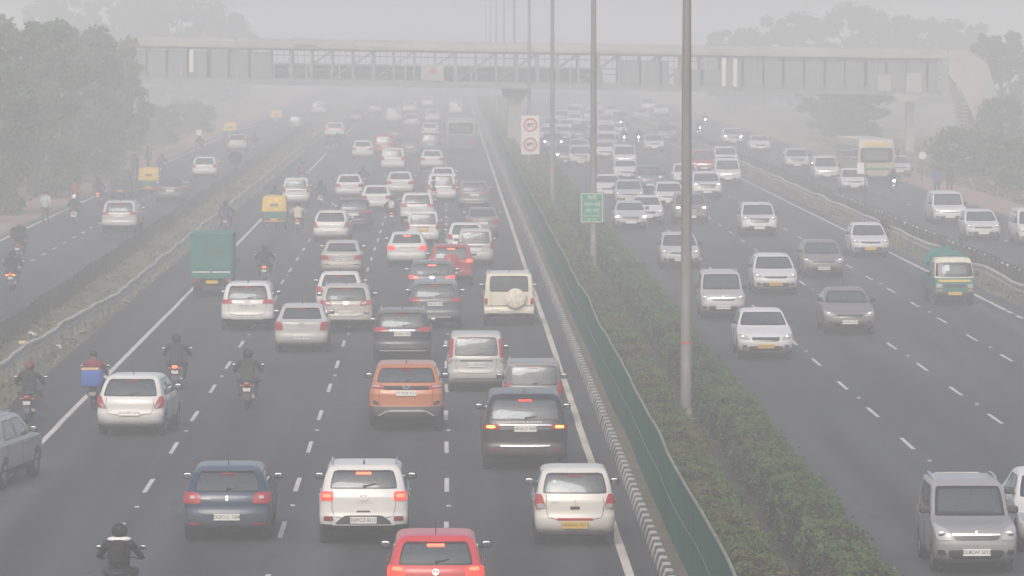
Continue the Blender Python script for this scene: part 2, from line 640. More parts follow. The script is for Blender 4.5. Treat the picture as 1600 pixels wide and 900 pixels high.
def prepare_texts(items):
    tmp = []
    for key, (body, size, spacing) in items.items():
        cu = bpy.data.curves.new('text', 'FONT')
        cu.body = body
        cu.size = size
        cu.align_x = 'CENTER'; cu.align_y = 'CENTER'
        cu.space_character = spacing
        cu.resolution_u = 2
        cu.extrude = 0.002
        o = bpy.data.objects.new('text', cu)
        COL.objects.link(o)
        tmp.append((key, o))
    dg = bpy.context.evaluated_depsgraph_get()
    dg.update()
    for key, o in tmp:
        TEXTS[key] = bpy.data.meshes.new_from_object(o.evaluated_get(dg))
    for key, o in tmp:
        cu = o.data
        bpy.data.objects.remove(o); bpy.data.curves.remove(cu)


def text_mesh(key, mat):
    k = (key, mat)
    if k not in TEXTS:
        me = TEXTS[key].copy()
        me.materials.clear(); me.materials.append(M[mat])
        TEXTS[k] = me
    return TEXTS[k]


prepare_texts({
    'baleno_plate': ('DL3CCL 1284', 0.095, 0.95), 'venue_plate': ('RJ09CZ 8212', 0.095, 0.95), 'celerio_plate': ('HR55AC 9512', 0.095, 0.95),
    'polo_plate': ('DL1CT 4302', 0.095, 0.95), 'rover_plate': ('HR26CF 0007', 0.095, 0.95), 'harrier_plate': ('UP16CB 7127', 0.095, 0.95),
    'wagon_plate': ('DL11AR 5439', 0.095, 0.95), 'swift_plate': ('DL3CBX 0276', 0.095, 0.95), 'other_plate': ('DL8CAF 5032', 0.095, 0.95),
    'other_plate_b': ('UP14DK 7781', 0.095, 0.95), 'other_plate_c': ('HR51BQ 2290', 0.095, 0.95), 'bike_plate': ('DL7S\nBH 4521', 0.055, 0.95),
    'venue_name': ('VENUE', 0.060, 2.2), 'rover_name': ('RANGE ROVER', 0.085, 1.45), 'harrier_name': ('HARRIER', 0.055, 1.9),
    'baleno_name': ('BALENO', 0.05, 1.0), 'celerio_name': ('CELERIO', 0.05, 1.0), 'polo_name': ('POLO', 0.06, 1.0),
    'letter_s': ('S', 0.13, 1.0), 'letter_h': ('H', 0.085, 1.0), 'letter_vw': ('V', 0.075, 1.0), 'letter_w': ('W', 0.07, 1.0), 'letter_t': ('T', 0.08, 1.0),
    'sign_1': ('भारी', 0.24, 1.0), 'sign_2': ('वाहन बाईं', 0.20, 1.0), 'sign_3': ('ओर चलें', 0.20, 1.0), 'sign_4': ('HEAVY VEHICLES', 0.095, 1.0), 'sign_5': ('KEEP LEFT', 0.095, 1.0),
})

# ------------------------------------------------------------------ people's bodies (one continuous skin each, shared by all who hold the pose)
def capsule(mb, p0, p1, r0, r1, n=12, squash=None):
    p0, p1 = Vector(p0), Vector(p1)
    d = p1 - p0
    Ln = max(d.length, 1e-6)
    d.normalize()
    up = Vector((0, 0, 1)) if abs(d.z) < .9 else Vector((0, 1, 0))
    u = d.cross(up).normalized(); v = u.cross(d)
    rings = []
    for k in range(5):
        a = -PI / 2 + PI / 2 * k / 4
        rings.append((p0 + d * r0 * math.sin(a), max(r0 * math.cos(a), r0 * .02)))
    for k in range(5):
        a = PI / 2 * k / 4
        rings.append((p1 + d * r1 * math.sin(a), max(r1 * math.cos(a), r1 * .02)))
    G_ = []
    for c, r in rings:
        G_.append([c + u * math.cos(2 * PI * i / n) * r + v * math.sin(2 * PI * i / n) * r for i in range(n)])
    if squash:
        ctr = (p0 + p1) / 2
        G_ = [[Vector((ctr.x + (q.x - ctr.x) * squash[0], ctr.y + (q.y - ctr.y) * squash[1], q.z)) for q in row] for row in G_]
    o = len(mb.v)
    mb.grid(G_, closed=True)
    nn = len(G_)
    mb.add(G_[0], [tuple(range(n))]); mb.add(G_[-1], [tuple(range(n - 1, -1, -1))])


def hand(segs, wrist, dirv, side, curl):
    """palm and five fingers closing towards curl"""
    d = Vector(dirv).normalized(); c = Vector(curl).normalized()
    lat = d.cross(c).normalized() * side
    w = Vector(wrist)
    palm = w + d * 0.075
    segs.append((w, palm, .032, .036, 2, None))
    for k, (off, ln) in enumerate(((-.028, .060), (-.009, .068), (.010, .064), (.028, .050))):
        a = palm + lat * off + d * .012
        b = a + d * ln * .55 + c * ln * .15
        e = b + c * ln * .62 + d * ln * .1
        segs.append((a, b, .011, .010, 2, None)); segs.append((b, e, .010, .008, 2, None))
    a = w + d * .03 - lat * .032
    b = a - lat * .022 + d * .035 + c * .015
    segs.append((a, b, .012, .011, 2, None)); segs.append((b, b + d * .02 + c * .03, .011, .009, 2, None))


def pose_moto(scooter=False):
    S = []
    hip = Vector((0, -.22, .86)); ch = Vector((0, -.10, 1.22)); nk = Vector((0, -.05, 1.40)); hd = Vector((0, .0, 1.56))
    if scooter:
        hip = Vector((0, -.30, .84)); ch = Vector((0, -.27, 1.20)); nk = Vector((0, -.24, 1.39)); hd = Vector((0, -.20, 1.55))
    S.append((hip, hip + (ch - hip) * .55, .165, .165, 0, (1.12, .82)))
    S.append((hip + (ch - hip) * .45, ch + (nk - ch) * .45, .165, .175, 0, (1.12, .78)))
    S.append((hip + Vector((0, -.02, -.02)), hip + Vector((0, .04, .06)), .155, .15, 1, (1.15, .9)))
    S.append((ch + (nk - ch) * .4, nk + Vector((0, .02, .05)), .065, .06, 2, None))
    S.append((hd + Vector((0, .0, -.05)), hd + Vector((0, 0, .05)), .085, .095, 2, (.92, 1.08)))
    S.append((hd + Vector((0, .09, -.02)), hd + Vector((0, .112, -.035)), .016, .018, 2, None))
    for s in (-1, 1):
        S.append((hd + Vector((s * .088, 0, -.03)), hd + Vector((s * .092, -.01, .02)), .016, .018, 2, None))
        sh = nk + Vector((s * .185, -.03, -.055))
        el = Vector((s * .34, .12, 1.10)) if not scooter else Vector((s * .31, -.04, 1.06))
        wr_ = Vector((s * .335, .38, 1.045)) if not scooter else Vector((s * .30, .20, 1.0))
        S.append((nk + Vector((s * .06, -.02, -.03)), sh, .07, .075, 0, None))
        S.append((sh, el, .075, .055, 0, None))
        S.append((el, wr_, .055, .038, 0, None))
        hand(S, wr_, wr_ - el, s, (0, .25, -1))
        if not scooter:
            kn = Vector((s * .235, .26, .80)); an = Vector((s * .205, .02, .40)); to = Vector((s * .205, .20, .365))
        else:
            kn = Vector((s * .20, .16, .82)); an = Vector((s * .16, .13, .42)); to = Vector((s * .17, .32, .37))
        S.append((hip + Vector((s * .09, .02, -.02)), kn, .105, .075, 1, None))
        S.append((kn, an, .072, .048, 1, None))
        S.append((an + Vector((0, -.05, -.03)), to, .048, .042, 3, None))
    return S


def pose_walk(step=0.16):
    S = []
    hip = Vector((0, 0, .92)); ch = Vector((0, .02, 1.28)); nk = Vector((0, .02, 1.46)); hd = Vector((0, .05, 1.61))
    S.append((hip, hip + (ch - hip) * .55, .150, .15, 0, (1.1, .80)))
    S.append((hip + (ch - hip) * .45, ch + (nk - ch) * .45, .155, .165, 0, (1.15, .76)))
    S.append((hip + Vector((0, 0, -.06)), hip + Vector((0, 0, .04)), .14, .145, 1, (1.12, .85)))
    S.append((ch + (nk - ch) * .4, nk + Vector((0, .01, .05)), .062, .058, 2, None))
    S.append((hd + Vector((0, 0, -.05)), hd + Vector((0, 0, .05)), .082, .092, 2, (.92, 1.08)))
    S.append((hd + Vector((0, .085, -.02)), hd + Vector((0, .107, -.035)), .016, .018, 2, None))
    for s in (-1, 1):
        S.append((hd + Vector((s * .085, 0, -.03)), hd + Vector((s * .09, -.01, .02)), .016, .018, 2, None))
        sh = nk + Vector((s * .18, -.01, -.06)); el = sh + Vector((s * .05, -s * .07 - .02, -.28)); wr_ = el + Vector((0, .08 - s * .06, -.24))
        S.append((nk + Vector((s * .06, 0, -.03)), sh, .068, .072, 0, None))
        S.append((sh, el, .068, .050, 0, None)); S.append((el, wr_, .048, .034, 0, None))
        hand(S, wr_, wr_ - el, s, (-s * .3, .9, 0))
        kn = Vector((s * .10, s * step * .75 + .05, .50)); an = Vector((s * .10, s * step * 1.2 - .02, .10)); to = an + Vector((s * .02, .17, -.045))
        S.append((hip + Vector((s * .085, 0, -.04)), kn, .098, .068, 1, None))
        S.append((kn, an, .066, .044, 1, None))
        S.append((an + Vector((0, -.05, -.03)), to, .048, .042, 3, None))
    return S


BODIES = {}


def prepare_bodies(poses):
    tmp = []
    for key, S in poses.items():
        mb = MB()
        for (a, b, r0, r1, reg, sq) in S:
            capsule(mb, a, b, r0, r1, 10 if r0 > .02 else 6, sq)
        me = mb.mesh('person', 'cloth', 0)
        o = new_obj('person', me)
        m = o.modifiers.new('r', 'REMESH'); m.mode = 'VOXEL'; m.voxel_size = 0.011
        m = o.modifiers.new('s', 'SMOOTH'); m.factor = .5; m.iterations = 3
        m = o.modifiers.new('d', 'DECIMATE'); m.ratio = .22
        tmp.append((key, o, S))
    dg = bpy.context.evaluated_depsgraph_get(); dg.update()
    for key, o, S in tmp:
        me = bpy.data.meshes.new_from_object(o.evaluated_get(dg))
        me.materials.clear()
        for mt in ('cloth', 'trousers', 'skin', 'shoe'):
            me.materials.append(M[mt])
        n = len(me.polygons)
        cen = np.zeros(n * 3); me.polygons.foreach_get('center', cen); cen = cen.reshape(-1, 3)
        best = np.full(n, 1e9); idx = np.zeros(n, int)
        for (a, b, r0, r1, reg, sq) in S:
            a_, b_ = np.array(a), np.array(b)
            ab = b_ - a_
            t = np.clip(((cen - a_) @ ab) / max(ab @ ab, 1e-9), 0, 1)
            dist = np.linalg.norm(cen - (a_ + t[:, None] * ab), axis=1) - (r0 + (r1 - r0) * t)
            k = dist < best
            best[k] = dist[k]; idx[k] = reg
        me.polygons.foreach_set('material_index', idx.astype(np.int32))
        me.polygons.foreach_set('use_smooth', [True] * n)
        me.update()
        BODIES[key] = me
    for key, o, S in tmp:
        old = o.data
        bpy.data.objects.remove(o); bpy.data.meshes.remove(old)


prepare_bodies({'moto': pose_moto(), 'scoot': pose_moto(True), 'walk': pose_walk(), 'stand': pose_walk(0.03)})

# ------------------------------------------------------------------ the setting: ground, roads, markings
Y0, Y1 = 45.0, 2600.0


def sheet(name, x0, x1, y0, y1, z, mat, parent=None, ny=1):
    b = MB()
    ys = [y0 + (y1 - y0) * i / ny for i in range(ny + 1)]
    b.grid([[(x0, y, z), (x1, y, z)] for y in ys])
    o = new_obj(name, b.mesh(name, mat, 0, False), parent)
    if parent is None:
        struct(o)
    return o


ground = sheet('ground', -900, 900, -40, Y1, -0.008, 'ground_dirt', None, 20)
road_left = sheet('left_carriageway', -11.95, 4.02, Y0, Y1 - 5, 0.0, 'asphalt', None, 40)
road_right = sheet('right_carriageway', 7.85, 21.3, Y0, Y1 - 5, 0.0, 'asphalt_right', None, 40)
service_left = sheet('left_service_road', -22.3, -14.75, Y0, Y1 - 5, 0.0, 'asphalt_service', None, 40)
service_right = sheet('right_service_road', 23.8, 31.1, Y0, Y1 - 5, 0.0, 'asphalt_service', None, 40)
path_left = sheet('left_footpath', -25.2, -22.55, Y0, 900, 0.0, 'path_red', None, 20)
path_right = sheet('right_footpath', 31.3, 34.0, Y0, 900, 0.0, 'path_red', None, 20)

# edge lines, with small breaks and wander like worn thermoplastic
def edge_line(road, x, y0, y1, w, mat='marking'):
    b = MB()
    y = y0
    while y < y1:
        L = min(random.uniform(6, 26), y1 - y)
        d0 = random.uniform(-0.012, 0.012)
        b.grid([[(x - w / 2 + d0, y, 0.004), (x + w / 2 + d0, y, 0.004)], [(x - w / 2 + d0, y + L - 0.02, 0.004), (x + w / 2 + d0, y + L - 0.02, 0.004)]])
        y += L
    return new_obj('edge_line', b.mesh('edge_line', mat, 0, False), road)


edge_line(road_left, 3.45, Y0, 900, 0.17, 'line_cream')
edge_line(road_left, -10.08, Y0, 900, 0.15)
edge_line(road_right, 8.15, Y0, 900, 0.15)
edge_line(road_right, 20.55, 161, 900, 0.15)
edge_line(service_left, -21.85, Y0, 700, 0.17)

b = MB(); b.grid([[(-0.052, -1.5, 0), (0.052, -1.5, 0)], [(-0.052, 1.5, 0), (0.052, 1.5, 0)]])
dash_me = [b.mesh('lane_dash', 'marking', 0, False)]
b = MB(); b.grid([[(-0.048, -1.42, 0), (0.055, -1.5, 0)], [(-0.052, 1.5, 0), (0.048, 1.46, 0)]])
dash_me.append(b.mesh('lane_dash', 'marking', 0, False))
b = MB(); b.grid([[(-0.075, -0.75, 0), (0.075, -0.75, 0)], [(-0.075, 0.75, 0), (0.075, 0.75, 0)]])
short_dash = b.mesh('lane_dash', 'marking', 0, False)
b = MB()
b.prism([(-0.06, 0), (-0.035, 0.028), (0.035, 0.028), (0.06, 0)], -0.05, 0.05, 'x')
stud_me = b.mesh('road_stud', 'kerb_white', 0)

dash_phase = at(697, 757.6).y          # a dash centre measured on the photograph


def dash_line(road, x, phase, y0=60, y1=560, me=None, period=9.0, studs=True):
    k = math.ceil((y0 - phase) / period)
    while phase + k * period < y1:
        y = phase + k * period
        o = new_obj('lane_dash', me or dash_me[k % 2], road, (x + random.uniform(-.012, .012), y, 0.004))
        if studs and k % 2 == 0 and y < 330:
            new_obj('road_stud', stud_me, road, (x + 0.05, y - period / 2, 0.0))
        k += 1


dash_line(road_left, 0.0, dash_phase)
dash_line(road_left, -3.36, at(463, 757).y)
dash_line(road_left, -6.70, at(231, 759).y)
dash_line(road_right, 11.45, at(1419, 693).y)
dash_line(road_right, 14.5, at(1497, 611).y)
dash_line(road_right, 17.57, at(1523, 528).y)
dash_line(road_right, 20.55, at(1583, 488).y, 130, 161, short_dash, 2.7, False)
dash_line(service_left, -18.5, at(82, 388).y, 100, 420, short_dash, 5.5, False)
dash_line(service_right, 27.4, 206, 150, 420, short_dash, 9, False)

# median bed with its striped kerb
b = MB()
N = 300
prof = []
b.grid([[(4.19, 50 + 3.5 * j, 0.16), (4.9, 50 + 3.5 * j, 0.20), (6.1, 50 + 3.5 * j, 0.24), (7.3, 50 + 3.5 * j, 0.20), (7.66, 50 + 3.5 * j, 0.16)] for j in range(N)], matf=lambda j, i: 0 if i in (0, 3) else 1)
median = struct(new_obj('median', b.mesh('median', ['soil', 'median_litter_shade'], 60, False)))


def kerb_block(mat, L=0.5):
    b = MB()
    prof = [(-0.10, -0.02), (-0.085, 0.10), (-0.045, 0.235), (-0.03, 0.25), (0.10, 0.25), (0.105, -0.02)]
    b.prism(prof, -L / 2 + 0.006, L / 2 - 0.006, 'y')
    return b.mesh('kerb_stone', mat, 0)


kw, kb = kerb_block('kerb_white'), kerb_block('kerb_black')
kerb_l = thing('kerb', 'black and white striped kerb at foot of the green fence', 'kerb', (4.10, 0, 0))
y = 66.0
for i in range(300):
    o = new_obj('kerb_stone', kw if i % 2 else kb, kerb_l, (random.uniform(-.008, .008), y, random.uniform(-.008, .004)), (0, 0, random.uniform(-.012, .012)))
    y += 0.52
b = MB()
for i in range(int((900 - y) / 0.52)):
    prof = [(-0.10, -0.02), (-0.085, 0.10), (-0.045, 0.235), (-0.03, 0.25), (0.10, 0.25), (0.105, -0.02)]
    b.prism(prof, y + i * 0.52 - 0.25, y + i * 0.52 + 0.25, 'y', i % 2)
o = new_obj('far_kerb_stones', b.mesh('far_kerb_stones', ['kerb_black', 'kerb_white'], 0), kerb_l)
o['kind'] = 'stuff'
kerb_r = thing('kerb', 'low concrete kerb under the hedge along the oncoming lanes', 'kerb', (7.74, 0, 0))
kr = MB(); kr.prism([(-0.09, -0.02), (-0.09, 0.19), (0.05, 0.19), (0.085, 0.14), (0.09, -0.02)], -1.235, 1.235, 'y')
krm = kr.mesh('kerb_stone', 'concrete', 0)
for i in range(150):
    new_obj('kerb_stone', krm, kerb_r, (random.uniform(-.01, .01), 66 + i * 2.5, random.uniform(-.01, .004)))
b = MB(); b.prism([(-0.09, -0.02), (-0.09, 0.19), (0.05, 0.19), (0.085, 0.14), (0.09, -0.02)], 440, 900, 'y')
new_obj('far_kerb', b.mesh('far_kerb', 'concrete', 0), kerb_r)

# green median fence: leaning panels with ribs, posts, a light top rail and a mid wire
FX = 4.48


def fence_x(y):
    return FX + 0.010 * math.sin(y * 0.41 + 1) + 0.02 * math.sin(y * 0.19)


def fence_h(y):
    return 1.74 + 0.025 * math.sin(y * 0.27 + 2) + 0.012 * math.sin(y * 0.63)


def fence_lean(y):
    return 0.014 * math.sin(y * 0.27 + 0.7) + 0.006 * math.sin(y * 0.83)


fence = thing('median_fence', 'tall green median fence with pale top rail beside the striped kerb', 'fence')
y = 62.0
PW = 2.5
pi_ = 0
rail_pts, wire_pts = [], []
while y < 640:
    near = y < 230
    n = 26 if near else 6
    b = MB()
    rows = []
    for zz in (0.0, 0.33, 0.66, 1.0):
        row = []
        for i in range(n + 1):
            yy = y + 0.02 + (PW - 0.04) * i / n
            zt = 0.14 + (fence_h(yy) - 0.16) * zz
            off = 0.018 * (1 if i % 2 else -1) * (1 if near else 0.3) + random.uniform(-.006, .006)
            lean = fence_lean(yy) * zz
            row.append((fence_x(yy) + off + lean, yy, zt))
        rows.append(row)
    b.grid(rows)
    # thickness: a second skin 12 mm behind
    b.grid([[(p[0] + 0.012, p[1], p[2]) for p in r_] for r_ in rows])
    new_obj('fence_panel', b.mesh('fence_panel', 'fence_green', 0, False), fence)
    b = MB()
    hp = fence_h(y) + 0.03
    b.tube([(fence_x(y) + 0.05, y, 0.1), (fence_x(y) + 0.05 + fence_lean(y), y, hp)], 0.03, 6)
    new_obj('fence_post', b.mesh('fence_post', 'fence_green', 40), fence)
    b = MB()
    b.tube([(fence_x(y + t) + 0.01 + fence_lean(y + t), y + t, fence_h(y + t)) for t in (0, PW * .33, PW * .66, PW)], 0.030, 6)
    new_obj('top_rail', b.mesh('top_rail', 'fence_rail', 40), fence)
    b = MB()
    b.tube([(fence_x(y + t) - 0.035 + fence_lean(y + t) * .55, y + t, 1.0 + 0.02 * math.sin((y + t) * .5)) for t in (0, PW * .5, PW)], 0.007, 5)
    new_obj('mid_wire', b.mesh('mid_wire', 'fence_rail', 40), fence)
    y += PW
    pi_ += 1


# hedges: two clipped rows with a dark gap between them
def hedge_row(label, xc, hw, h0, seed, mat, gap):
    root = thing('hedge', label, 'hedge', (xc, 0, 0), 0, 'hedge rows in the median')
    ph = seed * 1.7

    def height(y):
        return h0 - 0.10 + 0.16 * np.abs(np.sin(y * 0.8 + ph)) + 0.07 * np.sin(y * 0.37 + 2 * ph) + 0.10 * np.abs(np.sin(y * 1.7 + ph * 3))

    def halfw(y):
        return hw - 0.03 + 0.08 * np.abs(np.sin(y * 0.8 + ph)) + 0.04 * np.sin(y * 0.43 + ph) + 0.05 * np.sin(y * 2.9 + ph)

    # relief of single bushes and shoots, deepest in the creases between them
    def relief(y, a):
        c1 = np.abs(np.sin(y * 1.15 + ph + 0.6 * np.sin(2 * a)))
        c2 = np.abs(np.sin(1.6 * a + 1.3 * np.sin(y * 0.7 + ph)))
        c3 = np.abs(np.sin(y * 3.1 + 2.0 * a + ph)) * np.abs(np.sin(3.7 * a - y * 1.1))
        return 0.17 * (c1 ** 0.6 - 1) + 0.10 * (c2 ** 0.6 - 1) + 0.12 * (c3 ** 0.7 - 0.6)

    # solid core: twigs with the hedge's inner shade painted in
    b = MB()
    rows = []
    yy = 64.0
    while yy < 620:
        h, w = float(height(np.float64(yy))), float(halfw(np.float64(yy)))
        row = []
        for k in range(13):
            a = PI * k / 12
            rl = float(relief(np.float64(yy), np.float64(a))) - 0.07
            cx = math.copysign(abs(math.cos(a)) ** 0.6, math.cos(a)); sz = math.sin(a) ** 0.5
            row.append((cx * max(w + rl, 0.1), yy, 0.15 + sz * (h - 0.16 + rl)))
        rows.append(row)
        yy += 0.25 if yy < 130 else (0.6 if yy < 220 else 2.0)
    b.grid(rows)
    new_obj('twig_core', b.mesh('twig_core', 'twig_shade', 0, False), root)

    def leaves(y0, y1, per_m, size):
        n = int((y1 - y0) * per_m)
        yv = rng.uniform(y0, y1, n)
        a = rng.uniform(-0.05, PI + 0.05, n)
        # leaves thinned towards the gap so the dark core deepens its shade
        inner = np.cos(a) * gap > 0.55
        keep = ~inner | (rng.uniform(0, 1, n) < 0.22)
        yv, a = yv[keep], a[keep]
        n = len(yv)
        h, w = height(yv), halfw(yv)
        ca, sa = np.cos(a), np.sin(a)
        rl = relief(yv, a) + rng.normal(0, 0.030, n) + 0.05 * (rng.uniform(0, 1, n) < 0.06)
        x = np.sign(ca) * np.abs(ca) ** 0.62 * (w + rl)
        z = 0.14 + np.sign(sa) * np.abs(sa) ** 0.55 * (h - 0.16 + rl)
        z = np.maximum(z, 0.1)
        C = np.stack([x, yv, z], 1)
        Nn = np.stack([ca, np.zeros(n), sa + 0.35], 1)
        S = rng.uniform(0.6, 1.25, n) * size
        me = quad_cloud('foliage', C, Nn, S, mat, 1.0, 0.75)
        o = new_obj('foliage', me, root)
        o['kind'] = 'stuff'
        return o

    leaves(64, 112, 1100, 0.038)
    leaves(112, 170, 620, 0.047)
    leaves(170, 280, 220, 0.085)
    leaves(280, 620, 60, 0.17)
    return root


hedge_row('brownish clipped hedge row between the green fence and the lamp poles', 5.30, 0.62, 1.16, 1, 'leaf_hedge_dry', 1)
hedge_row('greener clipped hedge row between the lamp poles and the oncoming lanes', 7.08, 0.62, 1.16, 2, 'leaf_hedge', -1)

# lamp poles in the gap of the hedge
POLE_X = 6.19
pole_ys = [at(1075, 668).y + 71.6 * k for k in range(9)]
names = ['nearest tall grey lamp pole rising out of the hedge', 'second lamp pole, carrying the green board in the median', 'third lamp pole in the median, beyond the green board', 'fourth lamp pole in the median, in front of the footbridge',
         'fifth lamp pole, rising just behind the footbridge', 'sixth lamp pole fading beyond the footbridge', 'seventh lamp pole fading beyond the footbridge', 'eighth lamp pole fading beyond the footbridge', 'faintest ninth lamp pole far beyond the footbridge']


def lamp_pole_parts():
    b = MB(); b.tube([(0, 0, 0), (0, 0, 4.6), (0, 0, 9), (0, 0, 15.0)], [0.148, 0.138, 0.120, 0.090], 18)
    shaft = b.mesh('shaft', 'pole_steel', 50)
    b = MB(); b.lathe([(0.0, 0.0), (0.0, 0.24), (0.04, 0.24), (0.05, 0.17), (0.30, 0.165), (0.31, 0.0)], 'z', 18)
    base = b.mesh('base', 'pole_concrete', 40)
    b = MB()
    for s in (-1, 1):
        b.tube([(0, 0, 14.6), (s * 0.5, 0, 15.0), (s * 1.2, 0, 15.2), (s * 1.7, 0, 15.25)], 0.04, 8)
    arm = b.mesh('arm', 'pole_steel', 50)
    b = MB(); b.rbox((0, 0, 0), (0.75, 0.28, 0.14), 0, 4)
    head = b.mesh('lamp_head', 'plastic_grey', 50)
    b = MB(); b.lathe([(-0.02, 0.149), (-0.02, 0.158), (0.02, 0.158), (0.02, 0.149)], 'z', 18)
    band = b.mesh('band', 'sign_red', 40)
    b = MB(); b.box((0, -0.145, 0), (0.13, 0.02, 0.30)); plate_ = b.mesh('access_door', 'pole_concrete', 0)
    return shaft, base, arm, head, band, plate_


lp = lamp_pole_parts()
for k, py in enumerate(pole_ys):
    t = thing('lamp_pole', names[k], 'lamp pole', (POLE_X, py, 0.2), 0, 'lamp poles along the median')
    new_obj('shaft', lp[0], t); new_obj('base', lp[1], t); new_obj('arm', lp[2], t)
    for s in (-1, 1):
        new_obj('lamp_head', lp[3], t, (s * 2.0, 0, 15.24))
    if k < 3:
        new_obj('band', lp[4], t, (0, 0, 2.0))
        new_obj('access_door', lp[5], t, (0, 0, 1.35))

# green board on the second pole
def board(root, w, h, mat, frame='sign_white', t=0.03, z=0):
    b = MB(); b.box((0, 0, z), (w, t, h)); new_obj('board', b.mesh('board', mat, 0), root)
    b = MB()
    e = 0.028
    for sx in (-1, 1):
        b.box((sx * (w / 2 - e / 2 + 0.004), -t / 2 - 0.003, z), (e, 0.006, h))
    for sz in (-1, 1):
        b.box((0, -t / 2 - 0.003, z + sz * (h / 2 - e / 2 + 0.004)), (w - 2 * e, 0.0062, e))
    new_obj('border', b.mesh('border', frame, 0), root)


t = thing('green_sign', 'green board with white Hindi lettering strapped to the second lamp pole', 'sign', (POLE_X - 0.07, pole_ys[1] - 0.19, 2.83))
board(t, 0.92, 1.20, 'sign_green')
for key, z, mt in (('sign_1', 0.42, 'sign_white'), ('sign_2', 0.14, 'sign_white'), ('sign_3', -0.12, 'sign_white'), ('sign_4', -0.34, 'sign_white'), ('sign_5', -0.48, 'sign_white')):
    new_obj('lettering', text_mesh(key, mt), t, (0, -0.021, z), (PI / 2, 0, 0))
b = MB(); b.tube([(-0.2, 0.03, 0.35), (0.35, 0.03, 0.35)], 0.02, 6); b.tube([(-0.2, 0.03, -0.35), (0.35, 0.03, -0.35)], 0.02, 6)
new_obj('bracket', b.mesh('bracket', 'steel_dark', 0), t)

# white sign with two red rings in the median
sp = at(832, 276)
t = thing('restriction_sign', 'white board with two red ringed no vehicle discs in the median', 'sign', (5.95, sp.y, 0.2))
b = MB(); b.box((0, 0, 2.75), (1.28, 0.05, 2.75)); new_obj('board', b.mesh('board', 'sign_white', 0), t)
for zc in (3.45, 2.08):
    b = MB(); b.lathe([(0, 0.36), (-0.02, 0.36), (-0.02, 0.50), (0, 0.50)], 'y', 28, (0, -0.028, zc)); new_obj('ring', b.mesh('ring', 'sign_red', 40), t)
    b = MB()
    b.box((0, -0.034, zc + 0.06), (0.52, 0.012, 0.13)); b.box((-0.12, -0.034, zc - 0.05), (0.24, 0.012, 0.10))
    for sx in (-0.16, 0.16):
        b.lathe([(-0.040, 0.001), (-0.040, 0.055), (-0.026, 0.055)], 'y', 10, (sx, 0, zc - 0.12))
    new_obj('pictogram', b.mesh('pictogram', 'sign_ink', 0), t)
for sx in (-0.25, 0.3):
    b = MB(); b.tube([(sx, 0.05, -0.05), (sx, 0.05, 4.2)], 0.045, 8)
    new_obj('post', b.mesh('post', 'steel_dark', 40), t)

# ------------------------------------------------------------------ guard rails
def guard_rail(label, xf, y0, y1, side, step=2.0):
    root = thing('guard_rail', label, 'guard rail')
    prof = [(0.00, 0.39), (0.06, 0.43), (0.06, 0.51), (-0.02, 0.55), (-0.02, 0.60), (0.06, 0.64), (0.06, 0.72), (0.00, 0.76)]
    pm = MB(); pm.box((0, 0, 0.34), (0.10, 0.14, 0.74)); post = pm.mesh('post', 'rail_post', 0)
    y = y0
    k = 0
    while y < y1:
        st = 4.0
        b = MB()
        n = 4
        rows = []
        for i in range(n + 1):
            yy = y + st * i / n + (0.0 if i else -0.06)
            x, dz = xf(yy)
            rows.append([(x + side * p[0], yy, p[1] + dz) for p in prof])
        b.grid(rows)
        b.grid([[(p[0] - side * 0.008, p[1], p[2]) for p in r_] for r_ in rows])
        new_obj('beam', b.mesh('beam', 'rail_metal', 30, False), root)
        for yy in (y, y + 2.0):
            x, dz = xf(yy)
            new_obj('post', post, root, (x - side * 0.09, yy, dz), (random.uniform(-.04, .04), random.uniform(-.05, .05), 0))
        y += st
        k += 1
    return root


def xf_left(y):
    a = min(max((168 - y) / 40, 0), 1)
    k = math.exp(-((y - 164) / 4.0) ** 2)
    return (-12.02 - 0.75 * a * a * (3 - 2 * a) + 0.05 * math.sin(y * .6) + 0.04 * math.sin(y * 1.3), 0.03 * math.sin(y * .35) - 0.10 * k)


def xf_right(y):
    return (21.72 + 0.10 * math.sin(y * .33) * math.exp(-((y - 175) / 60) ** 2) + 0.05 * math.sin(y * .6), 0.04 * math.sin(y * .4) - 0.08 * math.exp(-((y - 183) / 4) ** 2))


guard_rail('battered grey crash barrier left of the main lanes', xf_left, 106, 560, 1)
guard_rail('bent grey crash barrier right of the oncoming lanes', xf_right, 150, 560, -1)


